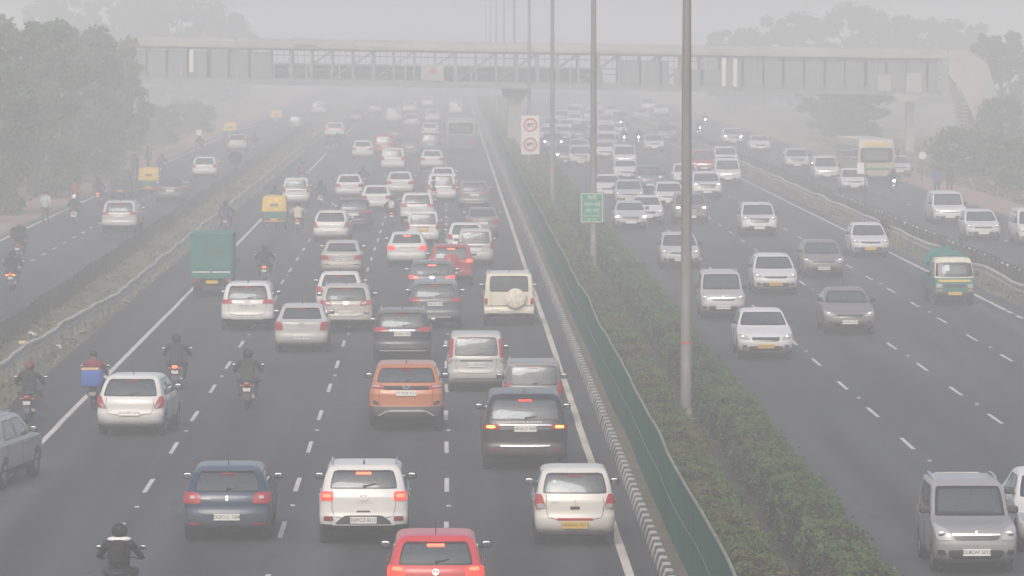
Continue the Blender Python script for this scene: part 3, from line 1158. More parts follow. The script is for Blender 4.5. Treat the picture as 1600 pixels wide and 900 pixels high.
# low railings between the main and the service roads
def low_fence(label, x, y0, y1, h, reflect):
    root = thing('low_fence', label, 'fence')
    pm = MB(); pm.box((0, 0, h / 2), (0.07, 0.07, h)); post = pm.mesh('post', 'fence_dark', 0)
    bm_ = MB(); bm_.box((0, 0, h / 2), (0.03, 0.09, h * 0.9)); bar = bm_.mesh('bar', 'fence_dark', 0)
    rm = MB(); rm.lathe([(0, 0.001), (-0.012, 0.05), (0, 0.055)], 'y', 10); ref = rm.mesh('reflector', 'plate_white', 40)
    y = y0
    k = 0
    nb = 0
    far = MB()
    while y < y1:
        dx = 0.06 * math.sin(y * .31) + random.uniform(-.02, .02)
        p = new_obj('post', post, root, (x + dx, y, 0), (random.uniform(-.05, .05), random.uniform(-.06, .06), 0))
        if reflect and y < 260:
            new_obj('reflector', ref, p, (0, -0.05, h * 0.86))
        b = MB()
        for z in (h * .92, h * .5, h * .12):
            b.box((x + dx, y + 0.875, z), (0.03, 1.76, 0.04))
        new_obj('rail', b.mesh('rail', 'fence_dark', 0), root)
        for j in range(1, 7):
            yy = y + 1.75 * j / 7
            if nb < 298:
                new_obj('bar', bar, root, (x + dx, yy, random.uniform(-.03, .03)), (0, random.uniform(-.05, .05), 0)); nb += 1
            else:
                far.box((x + dx, yy, h / 2), (0.022, 0.05, h * .9))
        y += 1.75
        k += 1
    o = new_obj('far_bars', far.mesh('far_bars', 'fence_dark', 0), root)
    o['kind'] = 'stuff'


low_fence('dark low railing along the left service road', -14.42, 118, 470, 0.84, False)
low_fence('dark low railing with white reflectors along the right service road', 23.02, 160, 470, 0.82, True)

# rough grass, stones and litter on the verges
def tufts(name, label, boxes, per_m2, size, mat):
    C, S = [], []
    for (x0, x1, y0, y1) in boxes:
        n = int((x1 - x0) * (y1 - y0) * per_m2)
        xs = rng.uniform(x0, x1, n); ys = rng.uniform(y0, y1, n)
        keep = (np.sin(xs * 2.1 + ys * .33) + np.sin(ys * .71 + xs) + rng.normal(0, .8, n)) > 0.1
        xs, ys = xs[keep], ys[keep]
        C.append(np.stack([xs, ys, rng.uniform(0.02, 0.13, len(xs))], 1)); S.append(rng.uniform(.5, 1.4, len(xs)) * size)
    C = np.concatenate(C); S = np.concatenate(S)
    N_ = np.tile(np.array([[0, -0.7, 0.25]]), (len(C), 1))
    me = quad_cloud(name, C, N_, S, mat, 1.0, 0.8)
    o = new_obj(name, me)
    o['kind'] = 'stuff'
    tag(o, label, 'grass')


tufts('verge_grass', 'dry grass on the strips beside the crash barriers', [(-14.6, -12.05, 115, 260), (21.35, 23.7, 150, 300)], 26, 0.075, 'leaf_grass')
tufts('far_verge_grass', 'dry grass on the far verges and beyond the footpaths', [(-14.6, -12.05, 260, 480), (21.35, 23.7, 300, 480), (-34, -25, 170, 420), (34, 50, 170, 420)], 7, 0.15, 'leaf_grass')
b = MB(); b.grid([[(-14.72, 50 + 25 * j, -0.003), (-11.98, 50 + 25 * j, -0.003)] for j in range(40)])
struct(new_obj('left_verge', b.mesh('left_verge', 'verge', 0, False)))
b = MB(); b.grid([[(21.32, 50 + 25 * j, -0.003), (23.78, 50 + 25 * j, -0.003)] for j in range(40)])
struct(new_obj('right_verge', b.mesh('right_verge', 'verge', 0, False)))
lit = [('white litter scrap on the left verge under the crash barrier', (52, 524), 'sign_white'), ('orange litter scrap on the left verge', (37, 538), 'tan_box'), ('pale litter scrap at the verge edge by the barrier', (93, 544), 'sign_white'),
       ('small stone by the edge of the left shoulder', (130, 521), 'concrete'), ('pale stone left on the asphalt shoulder', (197, 473), 'concrete')]
for lb, (x, y_), mt in lit:
    p = at(x, y_)
    b = MB(); b.rbox((0, 0, 0.05), (0.34, 0.42, 0.11), 0, 2.5, 8, 5, Euler((random.uniform(-.3, .3), random.uniform(-.3, .3), random.random())).to_matrix())
    tag(new_obj('litter' if mt != 'concrete' else 'stone', b.mesh('litter', mt, 20), None, p), lb, 'litter' if mt != 'concrete' else 'stone')

# signs on the left side
p = at(368, 307)
t = thing('round_sign', 'round traffic sign seen from behind on a thin post, left verge', 'sign', (p.x, p.y, 0))
b = MB(); b.lathe([(0, 0.001), (0, 0.44), (0.02, 0.44), (0.02, 0.001)], 'y', 24, (0, 0, 2.35)); new_obj('disc', b.mesh('disc', 'sign_back', 40), t)
b = MB(); b.tube([(0, 0.05, 0), (0, 0.05, 2.7)], 0.035, 8); new_obj('post', b.mesh('post', 'steel_dark', 40), t)
p = at(311, 243)
t = thing('small_sign', 'small pale square sign on a post beside the left service road', 'sign', (p.x, p.y, 0))
b = MB(); b.box((0, 0, 1.9), (0.46, 0.03, 0.46)); new_obj('board', b.mesh('board', 'sign_white', 0), t)
b = MB(); b.tube([(0, 0.04, 0), (0, 0.04, 2.1)], 0.03, 8); new_obj('post', b.mesh('post', 'steel_dark', 40), t)
p = at(1346, 330)
t = thing('gore_sign', 'white marker board on a thin post between the right railings', 'sign', (p.x, p.y, 0))
b = MB(); b.box((-0.05, 0, 2.45), (0.42, 0.03, 0.62)); new_obj('board', b.mesh('board', 'sign_white', 0), t)
b = MB(); b.tube([(0.2, 0.03, 0), (0.2, 0.03, 2.75)], 0.035, 8); new_obj('post', b.mesh('post', 'steel_dark', 40), t)
b = MB(); b.lathe([(0, 0.30), (0.1, 0.30), (0.12, 0.22), (0.62, 0.17), (0.64, 0.0)], 'z', 12, (-0.2, 0, 0)); new_obj('base', b.mesh('base', 'kerb_white', 40), t)
p = at(1440, 283)
t = thing('white_sign', 'round white sign on a grey post beside the right footpath', 'sign', (p.x, p.y, 0))
b = MB(); b.lathe([(-0.02, 0.001), (-0.02, 0.26), (0.02, 0.26), (0.02, 0.001)], 'y', 18, (0.05, 0, 1.75)); new_obj('disc', b.mesh('disc', 'sign_white', 40), t)
b = MB(); b.tube([(0, 0.04, 0), (0, 0.04, 1.6)], 0.05, 8); new_obj('post', b.mesh('post', 'steel_dark', 40), t)

# low painted wall at the left footpath
t = thing('low_wall', 'low pinkish railing wall with pale posts at the left footpath edge', 'wall', (-24.0, 0, 0))
b = MB(); b.box((0, 215, 0.36), (0.14, 22, 0.72)); new_obj('wall', b.mesh('wall', 'path_red', 0), t)
pm = MB(); pm.box((0, 0, 0.5), (0.22, 0.22, 1.0)); pme = pm.mesh('post', 'concrete', 0)
for k in range(10):
    new_obj('post', pme, t, (0, 205 + k * 2.4, 0))
b = MB(); b.box((0, 215, 0.80), (0.2, 22.2, 0.12)); new_obj('coping', b.mesh('coping', 'path_red', 0), t)

# ------------------------------------------------------------------ footbridge
BY = 373.0
fb = thing('footbridge', 'long covered steel footbridge spanning the whole highway in the haze', 'footbridge', (5.8, BY, 0))
SLOPE = -math.atan(0.012)


def bz(x):  # the bridge falls slightly to the right; x is relative to the pier
    return -0.016 * x


def bpart(name, boxes, mat, sm=0):
    b = MB()
    for (x0, x1, y0, y1, z0, z1) in boxes:
        # sheared along the slope
        vs = []
        for x in (x0, x1):
            for y in (y0, y1):
                for z in (z0, z1):
                    vs.append((x, y, z + bz(x)))
        b.add(vs, [(0, 1, 3, 2), (4, 6, 7, 5), (0, 4, 5, 1), (2, 3, 7, 6), (0, 2, 6, 4), (1, 5, 7, 3)])
    return new_obj(name, b.mesh(name, mat, sm), fb)


BX0, BX1 = -33.0, 36.0     # relative to the pier at x = 5.8
bpart('deck', [(BX0, BX1, -1.7, 1.7, 5.62, 5.80)], 'concrete')
for sy in (-1, 1):
    bpart('girder', [(BX0, BX1, sy * 1.85 - 0.10, sy * 1.85 + 0.10, 5.42, 5.98)], 'bridge_steel')
    bpart('top_chord', [(BX0, BX1, sy * 1.85 - 0.09, sy * 1.85 + 0.09, 8.34, 8.56)], 'bridge_steel')
    for zz, th in ((7.22, 0.05), (7.95, 0.03), (6.75, 0.025)):
        bpart('rail', [(BX0, BX1, sy * 1.85 - 0.03, sy * 1.85 + 0.03, zz - th, zz + th)], 'bridge_steel')
k = 0
x = BX0 + 0.3
while x < BX1:
    thick = 0.30 if k % 4 == 0 else 0.19
    for sy in (-1, 1):
        bpart('post', [(x - thick / 2, x + thick / 2, sy * 1.85 - 0.14, sy * 1.85 + 0.14, 5.98, 8.34)], 'bridge_steel')
        if -20 < x < 14:
            b = MB()
            z0_, z1_ = (6.0, 7.2) if k % 2 == 0 else (7.25, 8.34)
            xa, xb = x + 0.1, x + 1.63
            b.tube([(xa, sy * 1.85, z0_ + bz(xa)), (xb, sy * 1.85, z1_ + bz(xb))], 0.055, 5)
            new_obj('diagonal', b.mesh('diagonal', 'bridge_steel', 0), fb)
        b = MB()
        if sy < 0:
            for j in (1, 2):
                b.box((x + 1.73 * j / 3, sy * 1.80, 7.75 + bz(x)), (0.05, 0.05, 1.2))
            new_obj('mullion', b.mesh('mullion', 'bridge_steel', 0), fb)
    k += 1
    x += 1.73
# solid infill panels; dark tone paints in shade under the roof
for (x0, x1, mt, z0_, z1_) in ((BX0, -20.6, 'bridge_dark', 6.0, 8.2), (8.9, 13.0, 'bridge_dark', 5.9, 8.0), (13.4, 17.4, 'bridge_dark', 5.95, 7.3), (17.6, BX1 - 0.3, 'bridge_dark', 5.7, 8.3)):
    n = max(1, int((x1 - x0) / 2.4))
    for i in range(n):
        a = x0 + (x1 - x0) * i / n; c = x0 + (x1 - x0) * (i + 1) / n - 0.05
        bpart('infill_panel', [(a, c, -1.99, -1.95, z0_, z1_)], mt)
for i in range(10):   # translucent back panels seen through the truss
    a = -20.4 + i * 2.8
    bpart('back_panel', [(a, a + 2.7, 1.62, 1.66, 5.9, 7.15)], 'bridge_panel')
# pale roof in long sheets, with a lower fascia at both ends of the span
nr = 14
for i in range(nr):
    a = BX0 - 0.4 + (BX1 - BX0 + 0.8) * i / nr; c = BX0 - 0.4 + (BX1 - BX0 + 0.8) * (i + 1) / nr - 0.04
    b = MB()
    rows = []
    for xx in (a, c):
        rows.append([(xx, -2.35 + 4.7 * j / 10, 8.60 + bz(xx) + 0.72 * math.sin(PI * j / 10) ** 0.7) for j in range(11)])
    b.grid(rows)
    b.grid([[(p[0], p[1], p[2] - 0.06) for p in r_] for r_ in rows])
    new_obj('roof_sheet', b.mesh('roof_sheet', 'bridge_roof', 40, False), fb)
    bpart('fascia', [(a, c, -2.38, -2.33, 8.52, 8.80 if -18 < a < 15 else 9.02)], 'bridge_roof')
# bright vertical tube lights / white columns
for x in (-27.2, 17.6, 18.55):
    bpart('white_column', [(x - 0.17, x + 0.17, -2.2, -2.02, 5.9 if x > 0 else 6.4, 8.3)], 'sign_white')
bpart('hoarding', [(-18.6, -16.7, -2.6, -2.5, 8.85, 9.42)], 'bridge_panel')
o = bpart('banner', [(-7.9, -6.0, -2.05, -2.01, 6.0, 7.35)], 'bridge_panel')
b = MB(); b.lathe([(-0.02, 0.001), (-0.02, 0.26), (0, 0.26)], 'y', 16, (-6.85, -2.06, 6.95)); new_obj('red_disc', b.mesh('red_disc', 'sign_red', 0), o)
# pier with flared head
b = MB()
b.grid([[(s * w, yy, z) for (s, yy) in ((-1, -.5), (1, -.5), (1, .5), (-1, .5))] for (w, z) in ((0.62, 0.0), (0.55, 4.0), (0.62, 4.35), (1.05, 4.9), (1.1, 5.4))], closed=True)
new_obj('pier', b.mesh('pier', 'concrete', 30), fb)
for x in (BX0 + 0.8, 33.5):
    b = MB(); b.box((x, 0, 2.7 + bz(x) / 2), (0.7, 0.9, 5.4 + bz(x))); new_obj('pier', b.mesh('pier', 'concrete', 0), fb)
# end tower and vaulted stair canopy at the right
tx = BX1
b = MB()
rows = []
for i in range(9):
    yy = -1.8 - i * 1.1
    zb = 5.6 - i * 0.42
    rows.append([(tx + 0.6 + 1.7 * (1 - math.cos(PI * j / 10)), yy, zb + 1.6 + 0.95 * math.sin(PI * j / 10) - (1.2 if j in (0, 10) else 0)) for j in range(11)])
b.grid(rows)
b.grid([[(p[0], p[1], p[2] - 0.05) for p in r_] for r_ in rows])
new_obj('stair_canopy', b.mesh('stair_canopy', 'bridge_roof', 40, False), fb)
b = MB()
b.prism([(tx - 0.5, 8.7), (tx + 0.9, 8.7), (tx + 2.0, 7.0), (tx + 3.1, 2.2), (tx + 2.2, 1.9), (tx + 0.5, 5.6), (tx - 0.4, 6.6)], -11.2, -11.0, 'y')
new_obj('stair_end_panel', b.mesh('stair_end_panel', 'bridge_roof', 0), fb)
b = MB()
for i in range(18):
    b.box((tx + 2.2, -2.0 - i * 0.55, 5.5 - i * 0.30), (3.0, 0.58, 0.16))
new_obj('stairs', b.mesh('stairs', 'concrete', 0), fb)
for (yy, zz) in ((-5.2, 3.6), (-9.5, 1.3)):
    b = MB(); b.box((tx + 2.2, yy, zz / 2), (0.6, 0.4, zz)); new_obj('stair_pier', b.mesh('stair_pier', 'concrete', 0), fb)
b = MB(); b.prism([(tx - 4.3, 5.0), (tx - 0.8, 5.0), (tx - 3.3, 4.2)], -3.0, -2.8, 'y'); new_obj('wedge_panel', b.mesh('wedge_panel', 'bridge_panel', 0), fb)
for (x0, x1, z0_, z1_) in ((tx - 5.4, tx - 4.3, 5.7, 7.1), (tx - 3.0, tx - 1.7, 5.6, 7.3)):
    bpart('white_panel', [(x0, x1, -2.06, -2.01, z0_, z1_)], 'bridge_panel')

# ------------------------------------------------------------------ trees
def tree_proto(seed, h, rad, mat, nleaf=5200, leaf=0.26, low=0.22):
    r_ = random.Random(seed)
    g = np.random.default_rng(seed)
    b = MB()
    b.tube([(0, 0, -0.1), (r_.uniform(-.1, .1), r_.uniform(-.1, .1), h * .2), (r_.uniform(-.3, .3), r_.uniform(-.3, .3), h * .45), (r_.uniform(-.4, .4), r_.uniform(-.4, .4), h * .75)], [h * .030, h * .024, h * .017, h * .006], 8)
    cl = []
    for k in range(92):
        a = r_.uniform(0, 2 * PI); zz = r_.uniform(low, 0.93) * h
        u = (zz / h - low * 0.5) / (1 - low * .5)
        env = (1 - max(0.0, (u - 0.42) / 0.58) ** 2.3) ** 0.5 * (0.72 + 0.28 * min(1, u / 0.42))
        rr = rad * env * r_.uniform(0.05, 1.0) ** 0.45 * 0.95
        c = Vector((math.cos(a) * rr, math.sin(a) * rr, zz))
        cl.append((c, r_.uniform(0.10, 0.26) * rad))
        if k % 8 == 0:
            b.tube([(0, 0, zz * .62), (c.x * .45, c.y * .45, zz * .82), (c.x * .9, c.y * .9, zz)], [h * .012, h * .008, h * .003], 5)
    trunk = b.mesh('trunk', 'bark', 40)
    per = nleaf // len(cl)
    C, N_ = [], []
    for c, s in cl:
        d = g.normal(size=(per, 3)); d /= np.linalg.norm(d, axis=1)[:, None]
        rr = s * g.uniform(0.15, 1.30, per) ** 0.6
        C.append(np.array(c)[None, :] + d * rr[:, None] * np.array([[1, 1, 0.75]])); N_.append(d + np.array([[0, 0, .4]]))
    C = np.concatenate(C); N_ = np.concatenate(N_)
    C[:, 2] = np.minimum(np.maximum(C[:, 2], 0.25), h)
    me = quad_cloud('crown', C, N_, g.uniform(.6, 1.4, len(C)) * leaf, mat, 1.0, 0.7)
    return trunk, me


protos = {
    'a': tree_proto(1, 12.0, 4.8, 'leaf_tree', 15000, 0.21, 0.06), 'b': tree_proto(2, 12.0, 4.4, 'leaf_tree_dark', 14000, 0.21, 0.06), 'c': tree_proto(3, 12.0, 5.6, 'leaf_tree_dark', 12000, 0.28, 0.08),
    's': tree_proto(4, 3.2, 2.0, 'leaf_tree', 3600, 0.13, 0.06), 't': tree_proto(5, 12.0, 4.2, 'leaf_tree', 14000, 0.21, 0.04),
}


def tree(kind, x, y, h, label, group, rz=0.0, sx=1.0, name='tree', cat='tree'):
    base = 3.2 if kind == 's' else 12.0
    t = thing(name, label, cat, (x, y, -0.02), rz, group)
    k = h / base
    for nm, me in zip(('trunk', 'crown'), protos[kind]):
        o = new_obj(nm, me, t)
        o.scale = (k * sx, k * sx, k)


G = 'trees along the left service road'
tree('a', -27.2, 246, 11.2, 'leafy green tree at the left edge of the picture, nearest the camera', G, 0.3, 1.0)
tree('t', -25.6, 272, 11.6, 'dense roadside tree behind the leftmost tree, above the low wall', G, 1.3, 0.95)
tree('b', -25.6, 300, 11.0, 'dark tree third in the row beside the left service road', G, 2.2, 1.0)
tree('t', -25.0, 326, 10.2, 'tree fourth in the left row, its crown ending nearest the footbridge', G, 4.1, 0.9)
tree('b', -28.5, 352, 10.5, 'hazy tree just before the left end of the footbridge', G, 0.8, 0.95)
tree('s', -25.8, 236, 3.4, 'low leafy shrub under the leftmost tree', G, 0.2, 1.1, 'shrub', 'shrub')
tree('s', -25.4, 285, 3.6, 'low shrub between the roadside trees, behind the walking man', G, 1.7, 1.0, 'shrub', 'shrub')
tree('s', -26.2, 318, 3.2, 'yellowish shrub under the fourth tree of the left row', G, 2.9, 1.1, 'shrub', 'shrub')
tree('s', -26.4, 400, 3.6, 'hazy shrub under the left end of the footbridge', G, 2.0, 1.3, 'shrub', 'shrub')
tree('s', -25.6, 440, 3.4, 'faint shrub beyond the left end of the footbridge', G, 1.0, 1.4, 'shrub', 'shrub')
G = 'hazy trees beyond the footbridge, left'
tree('c', -37.5, 615, 16.0, 'tall hazy tree beyond the footbridge, right end of the left mass', G, 0.0, 1.2)
tree('c', -45.5, 630, 16.5, 'tallest hazy tree beyond the left part of the footbridge', G, 2.0, 1.0)
tree('c', -53.5, 620, 15.4, 'hazy tree beyond the footbridge, above the roadside crowns', G, 4.0, 1.0)
tree('b', -32.5, 645, 13.4, 'faint tree beyond the footbridge over the left service road', G, 1.0, 1.1)
G = 'hazy trees beyond the footbridge, right'
tree('c', 38.8, 588, 10.8, 'low hazy tree above the footbridge roof, just right of the nearest pole', G, 0.5, 1.1)
tree('c', 46.9, 600, 13.0, 'hazy tree above the footbridge, left of the tallest right crown', G, 1.5, 1.0)
tree('c', 54.4, 592, 14.2, 'tallest hazy tree above the right part of the footbridge', G, 2.5, 1.0)
tree('b', 61.9, 585, 12.8, 'hazy tree above the footbridge near its right end', G, 3.5, 1.1)
tree('c', 70.0, 600, 12.0, 'faint tree beyond the stair canopy of the footbridge', G, 4.5, 1.0)
G = 'trees along the right footpath'
tree('b', 51.0, 404, 10.6, 'dark tree beside the stair canopy at the right edge', G, 0.7, 0.85)
tree('t', 58.0, 412, 9.9, 'tree at the right edge behind the stair canopy', G, 3.0, 0.9)
tree('b', 42.6, 338, 5.4, 'lower leafy tree in front of the right stair canopy', G, 2.4, 1.1)
tree('s', 37.2, 262, 3.2, 'shrub beyond the right footpath, nearest the camera', G, 0.4, 1.3, 'shrub', 'shrub')
tree('s', 37.4, 284, 3.4, 'shrub second along the right footpath', G, 1.4, 1.3, 'shrub', 'shrub')
tree('s', 36.8, 308, 3.6, 'shrub third along the right footpath', G, 2.4, 1.4, 'shrub', 'shrub')
tree('t', 37.4, 396, 6.4, 'hazy tree under the right half of the footbridge', G, 0.6, 1.2)
tree('t', 38.2, 420, 7.0, 'second hazy tree seen under the right half of the footbridge', G, 1.6, 1.2)
tree('b', 38.6, 446, 7.4, 'third hazy tree seen under the right half of the footbridge', G, 2.6, 1.2)

# ------------------------------------------------------------------ vehicles
def pchip(xs, ys):
    n = len(xs)
    h = [xs[i + 1] - xs[i] for i in range(n - 1)]
    d = [(ys[i + 1] - ys[i]) / h[i] for i in range(n - 1)]
    m = [d[0]] + [0.0 if d[i - 1] * d[i] <= 0 else 2 * d[i - 1] * d[i] / (d[i - 1] + d[i]) for i in range(1, n - 1)] + [d[-1]]

    def f(x):
        if x <= xs[0]: return ys[0]
        if x >= xs[-1]: return ys[-1]
        i = 0
        while x > xs[i + 1]: i += 1
        t = (x - xs[i]) / h[i]
        t2, t3 = t * t, t * t * t
        return (2 * t3 - 3 * t2 + 1) * ys[i] + (t3 - 2 * t2 + t) * h[i] * m[i] + (-2 * t3 + 3 * t2) * ys[i + 1] + (t3 - t2) * h[i] * m[i + 1]
    return f


class Shape:
    """A body given by plan outlines stacked in z: rear and front edge, half width and corner depths at each height."""

    def __init__(s, L, rows, p=2.8):
        s.L, s.p = L, p
        zs = [r[0] for r in rows]
        s.fn = [pchip(zs, [r[k] for r in rows]) for k in range(1, 6)]
        s.cache = {}

    def lv(s, z):
        z = round(z, 4)
        if z not in s.cache:
            s.cache[z] = [f(z) for f in s.fn]
        return s.cache[z]

    def pt(s, q, z):
        sg = 1 if q >= 0 else -1
        a = abs(q)
        yR, yF, w, kR, kF = s.lv(z)
        yF = s.L - yF
        e = 2.0 / s.p
        if a <= 1:
            th = a * PI / 2
            x = w * math.sin(th) ** e; y = yR + kR * (1 - max(math.cos(th), 0) ** e)
        elif a <= 2:
            t = a - 1
            y = (yR + kR) * (1 - t) + (yF - kF) * t; x = w * (1 + 0.012 * math.sin(PI * t))
        else:
            th = max(3 - a, 0) * PI / 2
            x = w * math.sin(th) ** e; y = yF - kF * (1 - max(math.cos(th), 0) ** e)
        return Vector((sg * x, y - s.L / 2, z))

    def nrm(s, q, z):
        dq, dz = 0.012, 0.012
        a = s.pt(q + dq, z) - s.pt(q - dq, z)
        b = s.pt(q, z + dz) - s.pt(q, z - dz)
        n = a.cross(b)
        if n.length < 1e-9:
            n = Vector((0, -1 if abs(q) < 1.5 else 1, 0))
        n.normalize()
        c = s.pt(q, z)
        ref = Vector((c.x, c.y * 0.6, 0.15))
        if n.dot(ref) < 0:
            n = -n
        return n

    def qfrac(s, u):
        return math.asin(min(u, 1) ** (s.p / 2)) * 2 / PI

    def arcq(s, e, z, front=False):
        """outline parameter at arc length e from the middle of the rear (or front)"""
        a = abs(e)
        key = (round(z, 3), front)
        if key not in s.cache:
            qs = [i / 24 for i in range(25)] + [1 + i / 20 for i in range(1, 15)]
            if front:
                qs = [3 - q for q in qs]
            acc = [0.0]
            for i in range(1, len(qs)):
                acc.append(acc[-1] + (s.pt(qs[i], z) - s.pt(qs[i - 1], z)).length)
            s.cache[key] = (qs, acc)
        qs, acc = s.cache[key]
        for i in range(1, len(qs)):
            if a <= acc[i]:
                t = (a - acc[i - 1]) / max(acc[i] - acc[i - 1], 1e-9)
                return math.copysign(qs[i - 1] + (qs[i] - qs[i - 1]) * t, e if e != 0 else 1)
        return math.copysign(qs[-1], e)

    def patch(s, mb, quad, nu=8, nv=5, off=0.006, arc='R', rnd=0.0, skirt=0.015, mat=0, ring=None, us=None, vs=None):
        """quad: four (e, z) corners bl, br, tr, tl. arc R/F = metres round the rear/front, Q = outline parameter"""
        us = us or [i / nu for i in range(nu + 1)]
        vs = vs or [j / nv for j in range(nv + 1)]
        P = []
        for v in vs:
            row = []
            for u in us:
                uu, vv = 2 * u - 1, 2 * v - 1
                if rnd:
                    k = 1 - rnd * abs(uu * vv) ** 5
                    uu, vv = uu * k, vv * k
                U, V = (uu + 1) / 2, (vv + 1) / 2
                e = (quad[0][0] * (1 - U) + quad[1][0] * U) * (1 - V) + (quad[3][0] * (1 - U) + quad[2][0] * U) * V
                z = (quad[0][1] * (1 - U) + quad[1][1] * U) * (1 - V) + (quad[3][1] * (1 - U) + quad[2][1] * U) * V
                q = e if arc == 'Q' else s.arcq(e, z, arc == 'F')
                if abs(q) > 2.999: q = math.copysign(2.999, q)
                row.append((s.pt(q, z), s.nrm(q if abs(q) < 2.985 else math.copysign(2.985, q), z)))
            P.append(row)
        nu, nv = len(us) - 1, len(vs) - 1
        G = [[p + n * off for (p, n) in row] for row in P]
        if ring is not None:
            mb.grid(G, matf=lambda j, i: ring if (i == 0 or j == 0 or i == nu - 1 or j == nv - 1) else mat)
        else:
            mb.grid(G, mat)
        if skirt:
            S = [[p - n * skirt for (p, n) in row] for row in P]
            bord = [(0, i) for i in range(nu)] + [(j, nu) for j in range(nv)] + [(nv, i) for i in range(nu, 0, -1)] + [(j, 0) for j in range(nv, 0, -1)]
            top = [G[j][i] for j, i in bord]; bot = [S[j][i] for j, i in bord]
            n = len(top)
            mb.add(top + bot, [(i, (i + 1) % n, n + (i + 1) % n, n + i) for i in range(n)], ring if ring is not None else mat)
        return mb


FRIT_U = [0, 0.045, 0.2, 0.4, 0.6, 0.8, 0.955, 1]
FRIT_V = [0, 0.09, 0.35, 0.65, 0.90, 1]


def hatch_rows(L, W, H, gc=0.22, belt=0.98, hood=0.82, cowl=1.02, roof_f=1.85, roof_r=0.52, tail=0.12, tumble=0.77, kR=0.30, kF=0.42, bump=0.0, nose=0.74):
    w = W / 2
    zt = H - 0.085
    return [
        (gc, 0.26, 0.26, 0.84 * w, kR * .8, kF), (gc + 0.09, 0.07, 0.08, 0.95 * w, kR, kF), (0.44, 0.0 - bump, 0.0, 0.985 * w, kR, kF), (0.58, 0.0 - bump, 0.0, w, kR, kF),
        (0.66, 0.035, 0.02, w, kR, kF), (nose, 0.05, 0.09, w, kR, kF), (hood, 0.055, 0.26, w, kR * .95, kF * .9),
        (hood + (belt - hood) * .55, tail * .62, 0.62 * cowl + .05, 0.992 * w, kR * .9, kF * .7), (belt, tail, cowl, 0.955 * w, kR * .8, kF * .48),
        (belt + (zt - belt) * .5, tail + (roof_r - tail) * .42, cowl + (roof_f - cowl) * .46, w * (0.955 + tumble) / 2 + .015, kR * .6, kF * .36),
        (zt, roof_r, roof_f, tumble * w, kR * .45, kF * .33), (H - 0.035, roof_r + .11, roof_f + .20, (tumble - .07) * w, kR * .4, kF * .33)]


def sedan_rows(L, W, H, gc=0.20, belt=0.97, hood=0.80, cowl=1.15, roof_f=2.0, roof_r=1.05, deck=0.99, deck_l=0.50, tumble=0.74, kR=0.32, kF=0.45, nose=0.70):
    w = W / 2
    zt = H - 0.08
    return [
        (gc, 0.26, 0.26, 0.84 * w, kR * .8, kF), (gc + 0.09, 0.07, 0.08, 0.95 * w, kR, kF), (0.42, 0, 0, 0.985 * w, kR, kF), (0.56, 0, 0, w, kR, kF), (0.64, 0.03, 0.02, w, kR, kF),
        (nose, 0.035, 0.09, w, kR, kF), (hood, 0.035, 0.28, w, kR, kF * .9), (deck - 0.07, 0.04, cowl * .72, 0.99 * w, kR * .95, kF * .7), (deck, 0.10, cowl * .98, 0.955 * w, kR * .8, kF * .5),
        (deck + 0.035, deck_l, cowl + .04, 0.935 * w, kR * .62, kF * .48),
        (deck + (zt - deck) * .5, deck_l + (roof_r - deck_l) * .40, cowl + (roof_f - cowl) * .46, w * (0.94 + tumble) / 2, kR * .55, kF * .36),
        (zt, roof_r, roof_f, tumble * w, kR * .45, kF * .33), (H - 0.03, roof_r + .16, roof_f + .20, (tumble - .07) * w, kR * .4, kF * .33)]


class Proto:
    def __init__(s):
        s.parts = []

    def add(s, name, mesh, parent=-1, loc=(0, 0, 0), rot=(0, 0, 0), col=None, label=None):
        s.parts.append((name, mesh, parent, loc, rot, col, label))
        return len(s.parts) - 1


def wheel_meshes(r, w, spokes=5, n=22, alloy='alloy'):
    b = MB()
    hw = w / 2
    b.lathe([(-hw * .8, r * .60), (-hw, r * .72), (-hw * .96, r * .90), (-hw * .72, r * .985), (0, r), (hw * .72, r * .985), (hw * .96, r * .90), (hw, r * .72), (hw * .8, r * .60)], 'x', n)
    b.lathe([(-hw * .8, r * .6), (-hw * .7, 0.001)], 'x', n)
    tyre = b.mesh('tyre', 'tyre', 50)
    b = MB()
    b.lathe([(hw * .80, r * .62), (hw * .93, r * .60), (hw * .85, r * .54), (hw * .30, r * .50), (hw * .25, 0.001)], 'x', n, mat=1)
    for k in range(spokes):
        a = 2 * PI * k / spokes
        rot = Matrix.Rotation(a, 3, 'X')
        b.box(rot @ Vector((hw * .66, 0, r * .30)), (hw * .34, r * .15, r * .56), 0, rot)
    b.lathe([(hw * .55, r * .16), (hw * .90, r * .13), (hw * .92, 0.001)], 'x', 10)
    rim = b.mesh('rim', [alloy, 'steel_dark'], 40)
    return tyre, rim


WH = {}


def wheels(P, positions, r, w, spokes=5, alloy='alloy', rim=True):
    key = (round(r, 3), round(w, 3), spokes, alloy)
    if key not in WH:
        WH[key] = wheel_meshes(r, w, spokes, alloy=alloy)
    ty, rm = WH[key]
    for (x, y) in positions:
        i = P.add('wheel', ty, -1, (x, y, r), (0, 0, 0 if x > 0 else PI))
        if rim:
            P.add('rim', rm, i)


CARS = {}


